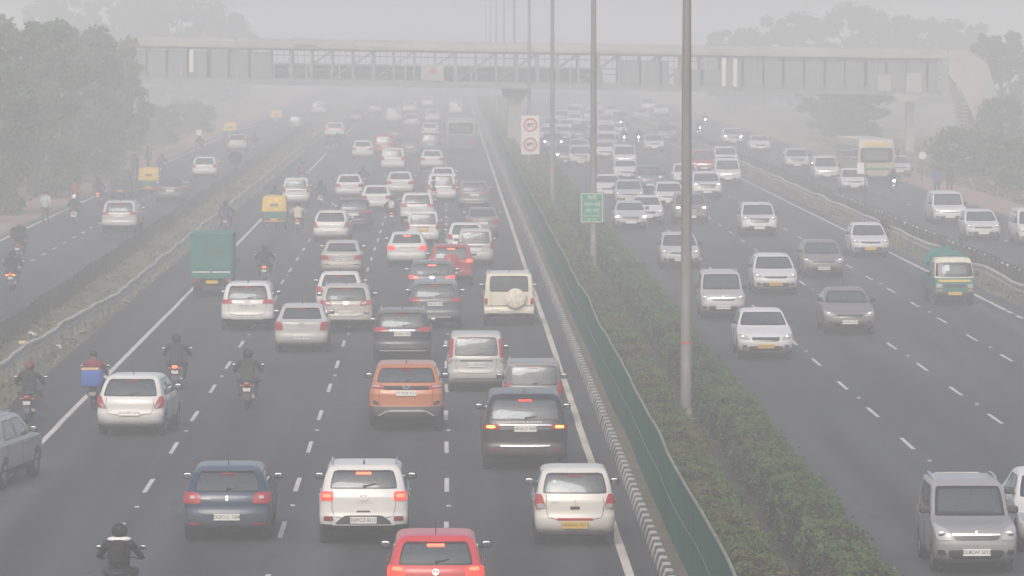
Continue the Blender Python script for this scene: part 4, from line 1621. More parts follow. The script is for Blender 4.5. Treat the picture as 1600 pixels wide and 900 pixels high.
def car_proto(key, kind, lod=0, L=3.85, W=1.70, H=1.52, p=2.8, gc=0.22, rowkw=None, belt=None, ztop=None, rear_frac=0.80, front_frac=0.90,
              sidewin=((0.17, 0.50), (0.55, 0.90)), zr0=None, tl=None, tl_split=None, rear=(), front=(), plate=(0.0, 0.66, 'plate_white', 'other_plate'), fplate=(0.0, 0.46),
              hl=None, grille=None, intake=None, rails=False, clad=False, spoiler=True, hms='red_lens', mirror_col='plastic_black', wr=0.30, spokes=5, alloy='alloy',
              antenna=True, wiper=True, roof_part=True, name=None, emblem=None, seats='seat_cloth', rear_trim=None, seam=True, spare=False, paint='paint', wheel_inset=0.11,
              axle_r=0.68, axle_f=0.80, side_z0=None):
    """All parts of one kind of car as shared meshes."""
    if key in CARS:
        return CARS[key]
    rk = dict(rowkw or {})
    rows = (sedan_rows if kind == 'sedan' else hatch_rows)(L, W, H, gc=gc, **rk)
    s = Shape(L, rows, p)
    s.W, s.H, s.axle_r, s.axle_f = W, H, axle_r, axle_f
    w = W / 2
    belt = belt or rk.get('belt', 0.98)
    zt = ztop or (H - 0.13)
    z1 = side_z0 or (belt + 0.02)
    if kind == 'sedan':
        z1 = side_z0 or (rk.get('deck', 0.99) + 0.05)
    zr0 = zr0 or z1 + 0.02
    zf0 = z1
    P = Proto(); P.shape = s
    qr, qf = s.qfrac(rear_frac), 3 - s.qfrac(front_frac)
    holes = [((-0.001, qr), zr0, zt), ((qf, 3.001), zf0, zt)] + [((1 + a, 1 + b), z1, zt - 0.015) for a, b in sidewin]
    Q = sorted(set([0, 0.06, 0.16, 0.30, 0.45, 0.60, 0.72, 0.84, 0.93, 0.98, 1.0, 2.0, 2.02, 2.07, 2.16, 2.30, 2.45, 2.6, 2.75, 2.88, 2.95, 3.0, round(qr, 3), round(qf, 3)] +
                   [round(1 + k / 8, 3) for k in range(1, 8)] + [round(1 + v, 3) for ab in sidewin for v in ab]))
    zl = [gc, gc + .03, gc + .07, gc + .11, 0.37, 0.44, 0.51, 0.58, 0.62, 0.66, 0.70, 0.74, 0.78, 0.82, 0.86, 0.90, 0.935, 0.965, 0.99]
    zl = [z for z in zl if z < z1 - 0.012] + [z1]
    if zr0 > z1 + .005: zl.append(zr0)
    nz_ = 6 if lod < 2 else 4
    base = zl[-1]
    zl += [base + (zt - base) * k / nz_ for k in range(1, nz_ + 1)]
    if 0.005 < zt - (zt - .015): zl.insert(-1, zt - .015)
    zl = sorted(set(round(z, 4) for z in zl))
    if lod == 2:
        keep = {round(z1, 4), round(zr0, 4), round(zt, 4), round(zt - .015, 4), gc}
        zl = [z for i, z in enumerate(zl) if z in keep or i % 2 == 0]
    qs = Q + [-q for q in reversed(Q) if q not in (0, 3.0)]
    nq = len(qs)

    def hole(z, q):
        a = abs(q)
        for (qa, qb), za, zb in holes:
            if qa < a < qb and za - 1e-4 <= z <= zb + 1e-4:
                return True
        return False
    b = MB()
    ring = lambda z: [s.pt(q, z) for q in qs]

    def mf(j, i):
        z = (zl[j] + zl[j + 1]) / 2
        qa, qb = qs[i], qs[(i + 1) % nq]
        if i == nq - 1: qb = -0.0
        q = (abs(qa) + abs(qb)) / 2
        if hole(z, q): return None
        if clad and z < clad: return 1
        return 0
    b.grid([ring(z) for z in zl], matf=mf, closed=True)
    # underside
    r0 = ring(gc)
    c0 = [Vector((pp.x * .9, pp.y * .97, gc - 0.02)) for pp in r0]
    b.grid([r0, c0], 1, closed=True)
    b.add(c0, [tuple(range(nq))], 1)
    P.add('body', b.mesh('body', [paint, 'plastic_black'], 38), col='paint')
    # roof
    b = MB()
    zr = [zt, zt + (H - .035 - zt) * .35, zt + (H - .035 - zt) * .75, H - 0.035]
    G_ = [ring(z) for z in zr]
    top = G_[-1]
    cen = Vector((0, sum(pp.y for pp in top) / nq, H))
    for k, dz in ((0.88, .016), (0.62, .027), (0.3, .034)):
        G_.append([Vector((cen.x + (pp.x - cen.x) * k, cen.y + (pp.y - cen.y) * k, H - .035 + dz)) for pp in top])
    b.grid(G_, closed=True)
    b.add(G_[-1], [tuple(range(nq))])
    roof_i = P.add('roof', b.mesh('roof', paint, 38), col='roof')
    # glass
    def win(nm, q0, q1, za, zb, rnd):
        b = MB()
        s.patch(b, [(q0, za - .018), (q1, za - .018), (q1, zb + .018), (q0, zb + .018)], off=0.006, arc='Q', rnd=rnd, skirt=0.01, ring=1,
                us=FRIT_U if lod < 2 else [0, .06, .5, .94, 1], vs=FRIT_V if lod < 2 else [0, .1, .9, 1])
        return P.add(nm, b.mesh(nm, ['glass', 'frit'], 50, True))
    ri = win('rear_window', -qr - .02, qr + .02, zr0, zt, 0.05)
    # the windscreen crosses q = 3: build it through the front arc instead
    b = MB()
    fw = lambda z: s.lv(z)[2] * front_frac * 1.015
    def front_arc(z):
        tgt = qf - 0.012
        lo, hi = 0.2, 1.2
        for _ in range(22):
            mid = (lo + hi) / 2
            if abs(s.arcq(mid, z, True)) > tgt: lo = mid
            else: hi = mid
        return lo
    e0, e1 = front_arc(zf0 - .018), front_arc(zt + .018)
    s.patch(b, [(-e0, zf0 - .018), (e0, zf0 - .018), (e1, zt + .018), (-e1, zt + .018)], off=0.006, arc='F', rnd=0.04, skirt=0.01, ring=1,
            us=FRIT_U if lod < 2 else [0, .06, .5, .94, 1], vs=FRIT_V if lod < 2 else [0, .1, .9, 1])
    wi = P.add('windscreen', b.mesh('windscreen', ['glass', 'frit'], 50))
    for (a, c) in sidewin:
        for sg in (1, -1):
            b = MB()
            s.patch(b, [(sg * (1 + a - .012), z1 - .015), (sg * (1 + c + .012), z1 - .015), (sg * (1 + c + .012), zt), (sg * (1 + a - .012), zt)], 5, 4, 0.005, 'Q', 0.04, 0.01, 0, 1, us=[0, .07, .5, .93, 1], vs=[0, .08, .5, .92, 1])
            P.add('side_window', b.mesh('side_window', ['glass', 'frit'], 50))
    # cabin
    b = MB()
    wi_ = s.lv(z1)[2] - 0.10
    yb = s.lv(z1)[0] + .25 - L / 2; yf = L - s.lv(z1)[1] - .12 - L / 2
    b.box((0, (yb + yf) / 2, z1 - 0.13), (2 * wi_, yf - yb, 0.03))
    b.rbox((0, yf - 0.22, z1 - 0.05), (2 * wi_ * .96, 0.42, 0.16), 0, 4)
    hs = min(0.62, zt - z1 + .15)
    for sx in (-1, 1):
        b.rbox((sx * 0.36, yf - 1.22, z1 - 0.10 + hs * .40), (0.46, 0.16, hs * .75), 1, 4)
        b.rbox((sx * 0.36, yf - 1.26, z1 - 0.10 + hs * .92), (0.26, 0.10, 0.19), 1, 3)
    b.rbox((0, yb + .42 + (0.2 if kind == 'sedan' else 0), z1 + .02), (2 * wi_ * .9, 0.16, 0.28), 1, 4)
    for sx in (-1, 1):
        b.rbox((sx * 0.34, yb + .38 + (0.2 if kind == 'sedan' else 0), z1 + .20), (0.24, 0.09, 0.14), 1, 3)
    P.add('seats', b.mesh('seats', ['plastic_black', seats], 50))
    # tail lamps
    for sg in (1, -1):
        if tl:
            b = MB(); s.patch(b, [(sg * e, z) for e, z in tl], 6, 4, 0.014, 'R', 0.10, 0.02)
            ti = P.add('tail_light', b.mesh('tail_light', 'red_lens', 40))
            if tl_split:
                for quad, mt in tl_split:
                    b = MB(); s.patch(b, [(sg * e, z) for e, z in quad], 4, 3, 0.021, 'R', 0.10, 0.02)
                    P.add('lamp_lens', b.mesh('lamp_lens', mt, 40), ti)
    if hms:
        zb = zt + 0.012
        b = MB(); s.patch(b, [(-0.15, zt - .052), (0.15, zt - .052), (0.15, zt - .015), (-0.15, zt - .015)], 4, 1, 0.016, 'R', 0, 0.02)
        P.add('high_brake_light', b.mesh('high_brake_light', hms, 40))
    # named rear patches: (part name, quad, material, offset)
    for (nm, quad, mt, off) in rear:
        b = MB(); s.patch(b, quad, 10, 3, off, 'R', 0.06, 0.02)
        P.add(nm, b.mesh(nm, mt, 40), col='paint' if mt == 'paint' else None)
    for (nm, quad, mt, off, both) in front:
        for sg in ((1, -1) if both else (1,)):
            b = MB(); s.patch(b, [(sg * e, z) for e, z in quad], 10, 3, off, 'F', 0.06, 0.02)
            P.add(nm, b.mesh(nm, mt, 40), col='paint' if mt == 'paint' else None)
    # plates
    def add_plate(px, pz, mt, key_, front_):
        q = s.arcq(max(abs(px), 0.001), pz, front_)
        n = s.nrm(min(q, 2.985), pz); pp = s.pt(min(q, 2.999), pz) + n * 0.02
        pp.x = px
        tilt = math.asin(max(-1, min(1, n.z)))
        rot = (PI / 2 - tilt * (1 if not front_ else 1), 0, 0 if not front_ else PI)
        b = MB(); b.box((0, 0, 0), (0.52, 0.13, 0.012))
        i = P.add('number_plate', b.mesh('number_plate', mt, 0), -1, pp, rot)
        if lod == 0 and key_:
            P.add('lettering', text_mesh(key_, 'plate_ink'), i, (0, 0, 0.008))
    if plate:
        add_plate(plate[0], plate[1], plate[2], plate[3], False)
    if fplate:
        add_plate(fplate[0], fplate[1], plate[2] if plate else 'plate_white', plate[3] if plate else 'other_plate', True)
    # front lamps, grille, intake
    if hl:
        for sg in (1, -1):
            b = MB(); s.patch(b, [(sg * e, z) for e, z in hl], 6, 4, 0.012, 'F', 0.12, 0.02)
            hi_ = P.add('headlight', b.mesh('headlight', 'clear_lens', 40))
            ec = sum(e for e, z in hl) / 4; zc = sum(z for e, z in hl) / 4
            q = s.arcq(sg * ec, zc, True); pp = s.pt(q, zc) + s.nrm(q, zc) * 0.014
            b = MB(); b.rbox(pp, (0.16, 0.05, 0.09), 0, 2.6, 10, 6)
            P.add('lamp_bulb', b.mesh('lamp_bulb', 'chrome', 40), hi_)
    if grille:
        b = MB(); s.patch(b, grille, 10, 4, 0.010, 'F', 0.10, 0.02)
        gi = P.add('grille', b.mesh('grille', 'gloss_black', 40))
        b = MB()
        gx0, gx1, gz1 = grille[3][0], grille[2][0], grille[3][1]
        s.patch(b, [(gx0, gz1 - .022), (gx1, gz1 - .022), (gx1, gz1 + .004), (gx0, gz1 + .004)], 10, 1, 0.018, 'F', 0, 0.02)
        P.add('grille_bar', b.mesh('grille_bar', 'chrome', 40), gi)
    if intake:
        b = MB(); s.patch(b, intake, 10, 3, 0.008, 'F', 0.10, 0.02)
        P.add('air_intake', b.mesh('air_intake', 'plastic_black', 40))
    # emblem
    if emblem and lod == 0:
        for front_ in (False, True):
            zz = emblem[1] if not front_ else (emblem[2] if len(emblem) > 2 else 0.70)
            q = s.arcq(0.001, zz, front_)
            n = s.nrm(min(q, 2.985), zz); pp = s.pt(min(q, 2.999), zz) + n * 0.022; pp.x = 0
            tilt = math.asin(max(-1, min(1, n.z)))
            rot = (PI / 2 - tilt, 0, 0 if not front_ else PI)
            if emblem[0] == 'S':
                P.add('emblem', text_mesh('letter_s', 'chrome'), -1, pp, rot)
            else:
                b = MB()
                sx = 1.5 if emblem[0] in 'HT' else 1.0
                rows_ = [[(rr * sx * math.cos(2 * PI * k / 20), rr * math.sin(2 * PI * k / 20), zz_) for k in range(20)] for rr, zz_ in ((0.045, 0), (0.047, .008), (0.058, .008), (0.06, 0))]
                b.grid(rows_, closed=True)
                i = P.add('emblem', b.mesh('emblem', 'chrome', 40), -1, pp, rot)
                if emblem[0] == 'V':
                    P.add('lettering', text_mesh('letter_vw', 'chrome'), i, (0, .022, .002)); P.add('lettering', text_mesh('letter_w', 'chrome'), i, (0, -.026, .002))
                elif emblem[0] in 'HT':
                    P.add('lettering', text_mesh('letter_h' if emblem[0] == 'H' else 'letter_t', 'chrome'), i, (0, 0, .002))
    if name and lod == 0:
        for (key_, px, pz, mt) in name:
            q = s.arcq(max(abs(px), .001), pz); n = s.nrm(q, pz); pp = s.pt(q, pz) + n * 0.006; pp.x = px
            P.add('lettering', text_mesh(key_, mt), -1, pp, (PI / 2 - math.asin(max(-1, min(1, n.z))), 0, 0))
    # spoiler lip over the rear window
    if spoiler:
        b = MB()
        s.patch(b, [(-w * .62, zt + .012), (w * .62, zt + .012), (w * .56, H - .045), (-w * .56, H - .045)], 8, 2, 0.03, 'R', 0.03, 0.03)
        P.add('spoiler', b.mesh('spoiler', paint, 40), roof_i, col='roof')
    if wiper and lod == 0 and kind != 'sedan':
        b = MB()
        za = zr0 + .03
        pts = [s.pt(s.qfrac(0.02), za) + s.nrm(.2, za) * .03, s.pt(s.qfrac(0.30), za + .05) + s.nrm(.2, za + .05) * .025]
        b.tube(pts, 0.011, 5); b.rbox(pts[0], (0.06, 0.05, 0.05), 0, 3, 8, 5)
        P.add('wiper', b.mesh('wiper', 'plastic_black', 40), ri)
    if lod < 2:
        b = MB()
        za = zf0 + .03
        for x0, x1 in ((-.45, .02), (.08, .55)):
            q0, q1 = s.arcq(x0, za, True), s.arcq(x1, za, True)
            b.tube([s.pt(q0, za) + s.nrm(math.copysign(min(abs(q0), 2.985), q0), za) * .02, s.pt(q1, za + .02) + s.nrm(math.copysign(min(abs(q1), 2.985), q1), za) * .02], 0.009, 5)
        P.add('wiper', b.mesh('wiper', 'plastic_black', 40), wi)
    if antenna and lod < 2:
        ya = s.lv(H - .035)[0] + .22 - L / 2
        b = MB()
        if antenna == 'fin':
            b.prism([(ya - .09, H - .02), (ya + .12, H - .02), (ya - .04, H + .075)], -.02, .02, 'x')
        else:
            b.tube([(0, ya, H - .02), (0, ya - .16, H + .22)], [0.011, 0.006], 5)
        P.add('antenna', b.mesh('antenna', 'plastic_black', 30), roof_i)
    if rails and lod < 2:
        for sg in (1, -1):
            yr0 = s.lv(H - .035)[0] + .15 - L / 2; yr1 = L - s.lv(H - .035)[1] - .15 - L / 2
            xr = sg * (s.lv(H - .05)[2] - .02)
            b = MB(); b.tube([(xr, yr0, H - .03), (xr, yr0 + .16, H + .022), (xr, (yr0 + yr1) / 2, H + .034), (xr, yr1 - .16, H + .022), (xr, yr1, H - .03)], 0.019, 6)
            P.add('roof_rail', b.mesh('roof_rail', rails, 40), roof_i)
    # mirrors
    ym = L - s.lv(z1)[1] - s.lv(z1)[4] - .10 - L / 2
    for sg in (1, -1):
        xm = sg * (s.lv(z1)[2] + 0.105)
        b = MB()
        b.rbox((xm, ym, z1 + .085), (0.20, 0.12, 0.15), 0, 3.2, 12, 8)
        b.tube([(sg * (s.lv(z1)[2] - .03), ym + .03, z1 + .02), (xm, ym + .01, z1 + .06)], 0.025, 6)
        mi = P.add('wing_mirror', b.mesh('wing_mirror', mirror_col, 50), col='paint' if mirror_col == 'paint' else None)
        b = MB(); b.rbox((xm, ym - .062, z1 + .085), (0.16, 0.008, 0.11), 0, 3.5, 12, 6)
        P.add('mirror_glass', b.mesh('mirror_glass', 'mirror_glass', 40), mi)
    # side details: arches, seams, handles
    ya, yb_ = axle_r - L / 2, L / 2 - axle_f

    def side_x(y, z):
        yR, yF, ww, kR, kF = s.lv(z)
        y0 = y + L / 2
        v = (y0 - yR) / max(kR, .01); v2 = (L - yF - y0) / max(kF, .01)
        v = min(v, v2)
        return ww if v >= 1 else ww * max(1 - (1 - max(v, 0)) ** s.p, 0) ** (1 / s.p)
    if lod < 2:
        for yc in (ya, yb_):
            for sg in (1, -1):
                b = MB()
                rowsA = []
                for rr in (0.0, 0.6, 1.0):
                    rowsA.append([(sg * (side_x(yc + (wr + .065) * rr * math.cos(a), max(wr + (wr + .065) * rr * math.sin(a), gc)) + .006), yc + (wr + .065) * rr * math.cos(a), max(wr + (wr + .065) * rr * math.sin(a), gc)) for a in [PI * k / 14 - .35 + k * .05 for k in range(15)]])
                b.grid(rowsA)
                P.add('wheel_arch', b.mesh('wheel_arch', 'plastic_black', 0, True))
    if lod == 0:
        for sg in (1, -1):
            for t in [sidewin[0][0] - .02, (sidewin[0][1] + sidewin[1][0]) / 2, sidewin[-1][1] + .04]:
                pts = []
                for k in range(7):
                    z = 0.36 + (z1 - .36) * k / 6
                    q = sg * (1 + t)
                    pts.append(s.pt(q, z) + s.nrm(q, z) * .001)
                b = MB(); b.tube(pts, 0.006, 4)
                P.add('door_gap', b.mesh('door_gap', 'underbody', 0))
            b = MB(); b.tube([s.pt(sg * (1 + .14 + .7 * k / 8), 0.36) + s.nrm(sg * 1.5, .36) * .001 for k in range(9)], 0.006, 4)
            P.add('sill_gap', b.mesh('sill_gap', 'underbody', 0))
        for sg in (1, -1):
            for t in [sidewin[0][0] + .05, sidewin[1][0] + .02]:
                q = sg * (1 + t); z = z1 - .14
                pp = s.pt(q, z)
                b = MB(); b.rbox((pp.x + sg * .012, pp.y + .06, z), (0.03, 0.19, 0.035), 0, 3, 8, 5)
                P.add('door_handle', b.mesh('door_handle', paint, 40), col='paint')
        if seam and kind != 'sedan':
            b = MB()
            e_ = w * .72
            path = [(-e_ * .98, zr0 - .03), (-e_, .80), (-e_ * .92, .60), (-e_ * .5, .555), (0, .55), (e_ * .5, .555), (e_ * .92, .60), (e_, .80), (e_ * .98, zr0 - .03)]
            pts = []
            for i in range(len(path) - 1):
                for k in range(4):
                    t = k / 4
                    e = path[i][0] * (1 - t) + path[i + 1][0] * t; z = path[i][1] * (1 - t) + path[i + 1][1] * t
                    q = s.arcq(e, z); pts.append(s.pt(q, z) + s.nrm(q, z) * .001)
            b.tube(pts, 0.006, 4)
            P.add('tailgate_gap', b.mesh('tailgate_gap', 'underbody', 0))
    if spare:
        zc = 0.98
        b = MB(); b.lathe([(-.10, .001), (-.10, .30), (-.07, .345), (.06, .345), (.10, .32), (.10, .001)], 'y', 20, (spare[0], -L / 2 - .04, zc))
        P.add('spare_wheel', b.mesh('spare_wheel', spare[1], 40), col='paint')
    xo = w - wheel_inset
    wheels(P, [(xo, ya), (-xo, ya), (xo, yb_), (-xo, yb_)], wr, 0.20, spokes, alloy, lod < 2)
    CARS[key] = P
    return P


def place(P, name, loc, rz, label, cat, group=None, paint=(.7, .7, .7), roof=None, swap=None, tilt=0.0):
    t = thing(name, label, cat, loc, rz, group)
    objs = []
    for (nm, me, par, l, r, col, lb) in P.parts:
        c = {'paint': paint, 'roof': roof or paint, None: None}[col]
        o = new_obj(nm, me, t if par < 0 else objs[par], l, r, c)
        if swap and nm in swap:
            o.material_slots[0].link = 'OBJECT'
            o.material_slots[0].material = M[swap[nm]]
        objs.append(o)
    return t


WHITE = (.575, .57, .55); SILVER = (.42, .415, .40); PEARL = (.55, .54, .50); GREY = (.145, .145, .15); LGREY = (.26, .26, .265); BLACK = (.005, .005, .007)
NAVY = (.012, .014, .028); BLUE = (.004, .026, .070); ORANGE = (.42, .135, .045); RED = (.50, .030, .035); DRED = (.33, .035, .03); BROWN = (.16, .14, .13); CREAM = (.62, .585, .47); BEIGE = (.40, .375, .34); SLATE = (.07, .085, .10)


def q4(x0, x1, z0, z1, sl=0.0, wr_=0.0):
    """quad x0..x1, z0..z1, slanted at the inner edge"""
    return [(x0 + sl, z0), (x1, z0 + wr_), (x1, z1), (x0, z1)]


def sym(x, z0, z1, xt=None):
    xt = x if xt is None else xt
    return [(-x, z0), (x, z0), (xt, z1), (-xt, z1)]


FRONT = [('fog_light', [(.56, .40), (.74, .40), (.74, .50), (.60, .50)], 'plastic_black', .012, True)]
# --- kinds of cars ------------------------------------------------------------------
def K(key, kind, **kw):
    for lod in (0, 1, 2):
        car_kw[(key, lod)] = (kind, kw)


car_kw = {}
hatch_front = dict(hl=[(.46, .68), (.84, .70), (.92, .86), (.58, .80)], grille=sym(.42, .66, .74, .46), intake=sym(.50, .34, .50, .58), front=FRONT)
K('hatch', 'hatch', L=3.8, W=1.70, H=1.52, tl=[(.60, .78), (.88, .80), (.86, 1.02), (.62, 1.00)], plate=(0, .62, 'plate_white', 'other_plate'), fplate=(0, .44), emblem=('S', .86, .72), **hatch_front)
K('baleno', 'hatch', L=3.99, W=1.745, H=1.50, rowkw=dict(belt=.99, roof_r=.60, tail=.13, tumble=.75), tl=[(.50, .79), (.95, .79), (.97, 1.01), (.56, 1.0)], tl_split=[([(.64, .88), (.74, .88), (.74, .94), (.64, .94)], 'clear_lens')],
  plate=(0, .53, 'plate_white', 'baleno_plate'), emblem=('S', .89), name=[('baleno_name', -.42, .89, 'silver_trim')], hms='red_lens_dark',
  rear=[('reflector', [(.55, .36), (.78, .36), (.78, .395), (.55, .395)], 'red_lens', .012), ('reflector', [(-.78, .36), (-.55, .36), (-.55, .395), (-.78, .395)], 'red_lens', .012)], **hatch_front)
K('venue', 'hatch', L=3.99, W=1.77, H=1.59, gc=.24, p=3.2, zr0=1.15, rowkw=dict(belt=1.05, hood=.92, nose=.82, roof_r=.42, tail=.10, tumble=.80, roof_f=1.75), clad=.47, rails='chrome', antenna='fin', seats='seat_tan', wr=.32,
  tl=[(.60, .91), (.88, .91), (.88, 1.08), (.60, 1.08)], tl_split=[([(.65, .97), (.82, .97), (.82, 1.03), (.65, 1.03)], 'tail_hot')], plate=(0, .53, 'plate_white', 'venue_plate'), emblem=('H', .985), name=[('venue_name', 0, .87, 'silver_trim')],
  rear=[('bumper_insert', [(-.60, .44), (.60, .44), (.38, .62), (-.38, .62)], 'plastic_black', .010), ('reflector', q4(.60, .80, .51, .60), 'red_lens_dark', .012), ('reflector', [(-.80, .51), (-.60, .51), (-.60, .60), (-.80, .60)], 'red_lens_dark', .012),
        ('skid_strip', sym(.62, .425, .445), 'silver_trim', .016), ('handle', sym(.12, .685, .715), 'plastic_black', .012)],
  hl=[(.50, .60), (.80, .62), (.82, .76), (.52, .74)], grille=sym(.60, .66, .86, .62), intake=sym(.50, .36, .50, .55), front=FRONT)
K('celerio', 'hatch', L=3.60, W=1.60, H=1.56, gc=.23, zr0=1.08, rowkw=dict(belt=1.0, roof_r=.40, tail=.10, tumble=.79), rear_frac=.84, tl=[(.58, .80), (.78, .74), (.90, 1.02), (.66, 1.06)], tl_split=[([(.59, .79), (.74, .765), (.78, .86), (.63, .88)], 'clear_lens')],
  plate=(0, .455, 'plate_yellow', 'celerio_plate'), emblem=('S', .90), name=[('celerio_name', -.38, .90, 'silver_trim')], hms='red_lens_dark', antenna=False, spoiler=True, wiper=False,
  rear=[('bumper_strip', sym(.36, .545, .59), 'red_lens', .012), ('handle', sym(.09, .76, .82), 'plastic_black', .012), ('sticker', [(-.44, 1.29), (-.40, 1.25), (-.36, 1.29), (-.40, 1.33)], 'paper', .014)], **hatch_front)
K('polo', 'hatch', L=3.97, W=1.68, H=1.47, rowkw=dict(belt=.97, roof_r=.50, tumble=.78), tl=q4(.52, .90, .78, .97), tl_split=[([(.58, .90), (.76, .90), (.76, .955), (.58, .955)], 'tail_hot')], plate=(0, .58, 'plate_white', 'polo_plate'), emblem=('V', .88), name=[('polo_name', -.38, .76, 'silver_trim')], **hatch_front)
K('swift', 'hatch', L=3.85, W=1.70, H=1.53, rowkw=dict(belt=.99, roof_r=.56, tumble=.76, tail=.14), rear_frac=.84, tl=[(.60, .70), (.86, .74), (.97, .98), (.74, 1.02)], tl_split=[([(.62, .72), (.72, .73), (.78, .84), (.70, .84)], 'clear_lens')], plate=(0, .60, 'plate_white', 'swift_plate'), emblem=('S', .88), hms='red_lens_dark', **hatch_front)
tall_front = dict(hl=[(.44, .68), (.76, .68), (.80, .95), (.54, .87)], grille=sym(.40, .68, .79, .45), intake=sym(.48, .33, .50, .56), front=FRONT)
K('wagon', 'hatch', L=3.65, W=1.56, H=1.66, p=3.4, rowkw=dict(belt=1.02, hood=.90, nose=.84, roof_r=.26, tail=.07, tumble=.84, roof_f=1.62, cowl=1.02, kF=.34), rear_frac=.82, tl=[(.60, .82), (.80, .82), (.82, 1.15), (.66, 1.15)], plate=(0, .78, 'plate_white', 'other_plate'), hms='red_lens_dark', rails='silver_trim', wr=.28, antenna=False,
  emblem=('S', .92, .80), rear=[('chrome_strip', sym(.34, .895, .93), 'chrome', .014)], **tall_front)
K('wagon_new', 'hatch', L=3.65, W=1.62, H=1.67, p=3.4, rowkw=dict(belt=1.02, hood=.90, nose=.84, roof_r=.26, tail=.07, tumble=.86, roof_f=1.5, cowl=.85, kF=.34), rear_frac=.78, tl=[(.70, .84), (.90, .84), (.76, 1.52), (.62, 1.52)], tl_split=[([(.72, .86), (.87, .86), (.86, .97), (.71, .97)], 'clear_lens')],
  plate=(0, .80, 'plate_white', 'wagon_plate'), hms='red_lens_dark', wr=.29, antenna=False, seam=True, rear=[('chrome_strip', sym(.46, .895, .935), 'chrome', .014), ('bumper_line', sym(.66, .40, .415), 'plastic_black', .010)], **tall_front)
suv_front = dict(hl=[(.48, .84), (.84, .86), (.90, .98), (.54, .96)], grille=sym(.46, .70, .92, .50), intake=sym(.56, .36, .54, .60), front=FRONT)
suv = dict(gc=.25, p=3.0, clad=.46, rails='silver_trim', antenna='fin', wr=.34, rowkw=dict(belt=1.06, hood=.97, nose=.86, roof_r=.46, tail=.12, tumble=.80, roof_f=1.85))
K('harrier', 'hatch', L=4.6, W=1.89, H=1.71, gc=.25, p=3.0, clad=.66, antenna='fin', wr=.36, zr0=1.27, rowkw=dict(belt=1.12, hood=1.0, nose=.88, roof_r=.62, tail=.14, tumble=.77, roof_f=2.0, cowl=1.2), rear_frac=.86, tl=[(.56, 1.10), (.96, 1.12), (.97, 1.20), (.58, 1.19)], tl_split=[([(.66, 1.135), (.90, 1.145), (.90, 1.185), (.66, 1.175)], 'clear_lens')],
  plate=(0, 1.0, 'plate_white', 'harrier_plate'), emblem=('T', 1.135), name=[('harrier_name', 0, .84, 'silver_trim')], hms='red_lens_dark',
  rear=[('light_bar', sym(.62, 1.085, 1.175), 'gloss_black', .010), ('skid_bar', [(-.50, .53), (.50, .53), (.42, .58), (-.42, .58)], 'silver_trim', .020), ('skid_bar', [(-.74, .43), (-.68, .43), (-.44, .56), (-.50, .56)], 'silver_trim', .02), ('skid_bar', [(.68, .43), (.74, .43), (.50, .56), (.44, .56)], 'silver_trim', .02),
        ('fog_recess', [(.68, .68), (.86, .72), (.86, .82), (.72, .78)], 'plastic_black', .010), ('fog_recess', [(-.86, .72), (-.68, .68), (-.72, .78), (-.86, .82)], 'plastic_black', .010)], **suv_front)
K('brezza', 'hatch', L=3.99, W=1.79, H=1.64, tl=[(.42, .98), (.90, .96), (.92, 1.10), (.58, 1.11)], plate=(0, .90, 'plate_white', 'other_plate_b'), emblem=('S', 1.06), hms='red_lens_dark',
  rear=[('chrome_strip', sym(.40, .995, 1.045), 'chrome', .014), ('skid_strip', sym(.72, .37, .395), 'silver_trim', .018), ('bumper_insert', [(-.42, .47), (.42, .47), (.34, .545), (-.34, .545)], 'plastic_grey', .014)], **suv, **suv_front)
K('nexon', 'hatch', L=3.99, W=1.81, H=1.61, tl=[(.48, .92), (.88, .96), (.92, 1.10), (.50, 1.06)], tl_split=[([(.54, .96), (.70, .98), (.70, 1.05), (.54, 1.02)], 'clear_lens')], plate=(0, .68, 'plate_white', 'other_plate'), emblem=('T', 1.0), hms='red_lens',
  rear=[('skid_strip', sym(.55, .47, .51), 'silver_trim', .016), ('fog_recess', q4(.62, .82, .62, .70), 'plastic_grey', .010), ('fog_recess', [(-.82, .62), (-.62, .62), (-.62, .70), (-.82, .70)], 'plastic_grey', .010)], **suv, **suv_front)
K('suv', 'hatch', L=4.3, W=1.80, H=1.64, tl=[(.50, .95), (.90, .95), (.92, 1.08), (.56, 1.08)], plate=(0, .88, 'plate_white', 'other_plate_c'), hms='red_lens', emblem=('H', 1.02), rear=[('skid_strip', sym(.55, .42, .455), 'silver_trim', .016)], **suv, **suv_front)
K('rover', 'hatch', L=4.88, W=1.99, H=1.79, gc=.27, p=3.4, clad=.40, antenna='fin', wr=.38, spokes=10, paint='paint', rowkw=dict(belt=1.16, hood=1.08, nose=.94, roof_r=.50, tail=.12, tumble=.80, roof_f=2.0, cowl=1.35), rear_frac=.86,
  tl=[(.58, 1.00), (1.02, .98), (1.04, 1.09), (.60, 1.10)], tl_split=[([(.70, 1.02), (.90, 1.02), (.90, 1.075), (.70, 1.075)], 'amber_lit')], plate=(0, 1.00, 'plate_white', 'rover_plate'), name=[('rover_name', 0, 1.15, 'plate_white')], hms='tail_lit', emblem=None,
  rear=[('chrome_strip', sym(.62, 1.075, 1.095), 'chrome', .014), ('bumper_strip', sym(.58, .60, .615), 'chrome', .012), ('reflector', q4(.62, .82, .50, .53), 'red_lens', .012), ('reflector', [(-.82, .50), (-.62, .50), (-.62, .53), (-.82, .53)], 'red_lens', .012)], **suv_front)
K('ecosport', 'hatch', L=3.99, W=1.76, H=1.65, spare=(0.0, 'plastic_coloured'), tl=[(.56, .95), (.90, .95), (.92, 1.10), (.60, 1.10)], tl_split=[([(.64, .98), (.82, .98), (.82, 1.06), (.64, 1.06)], 'tail_hot')], plate=(0, .60, 'plate_white', 'other_plate'), hms='tail_lit', **suv, **suv_front)
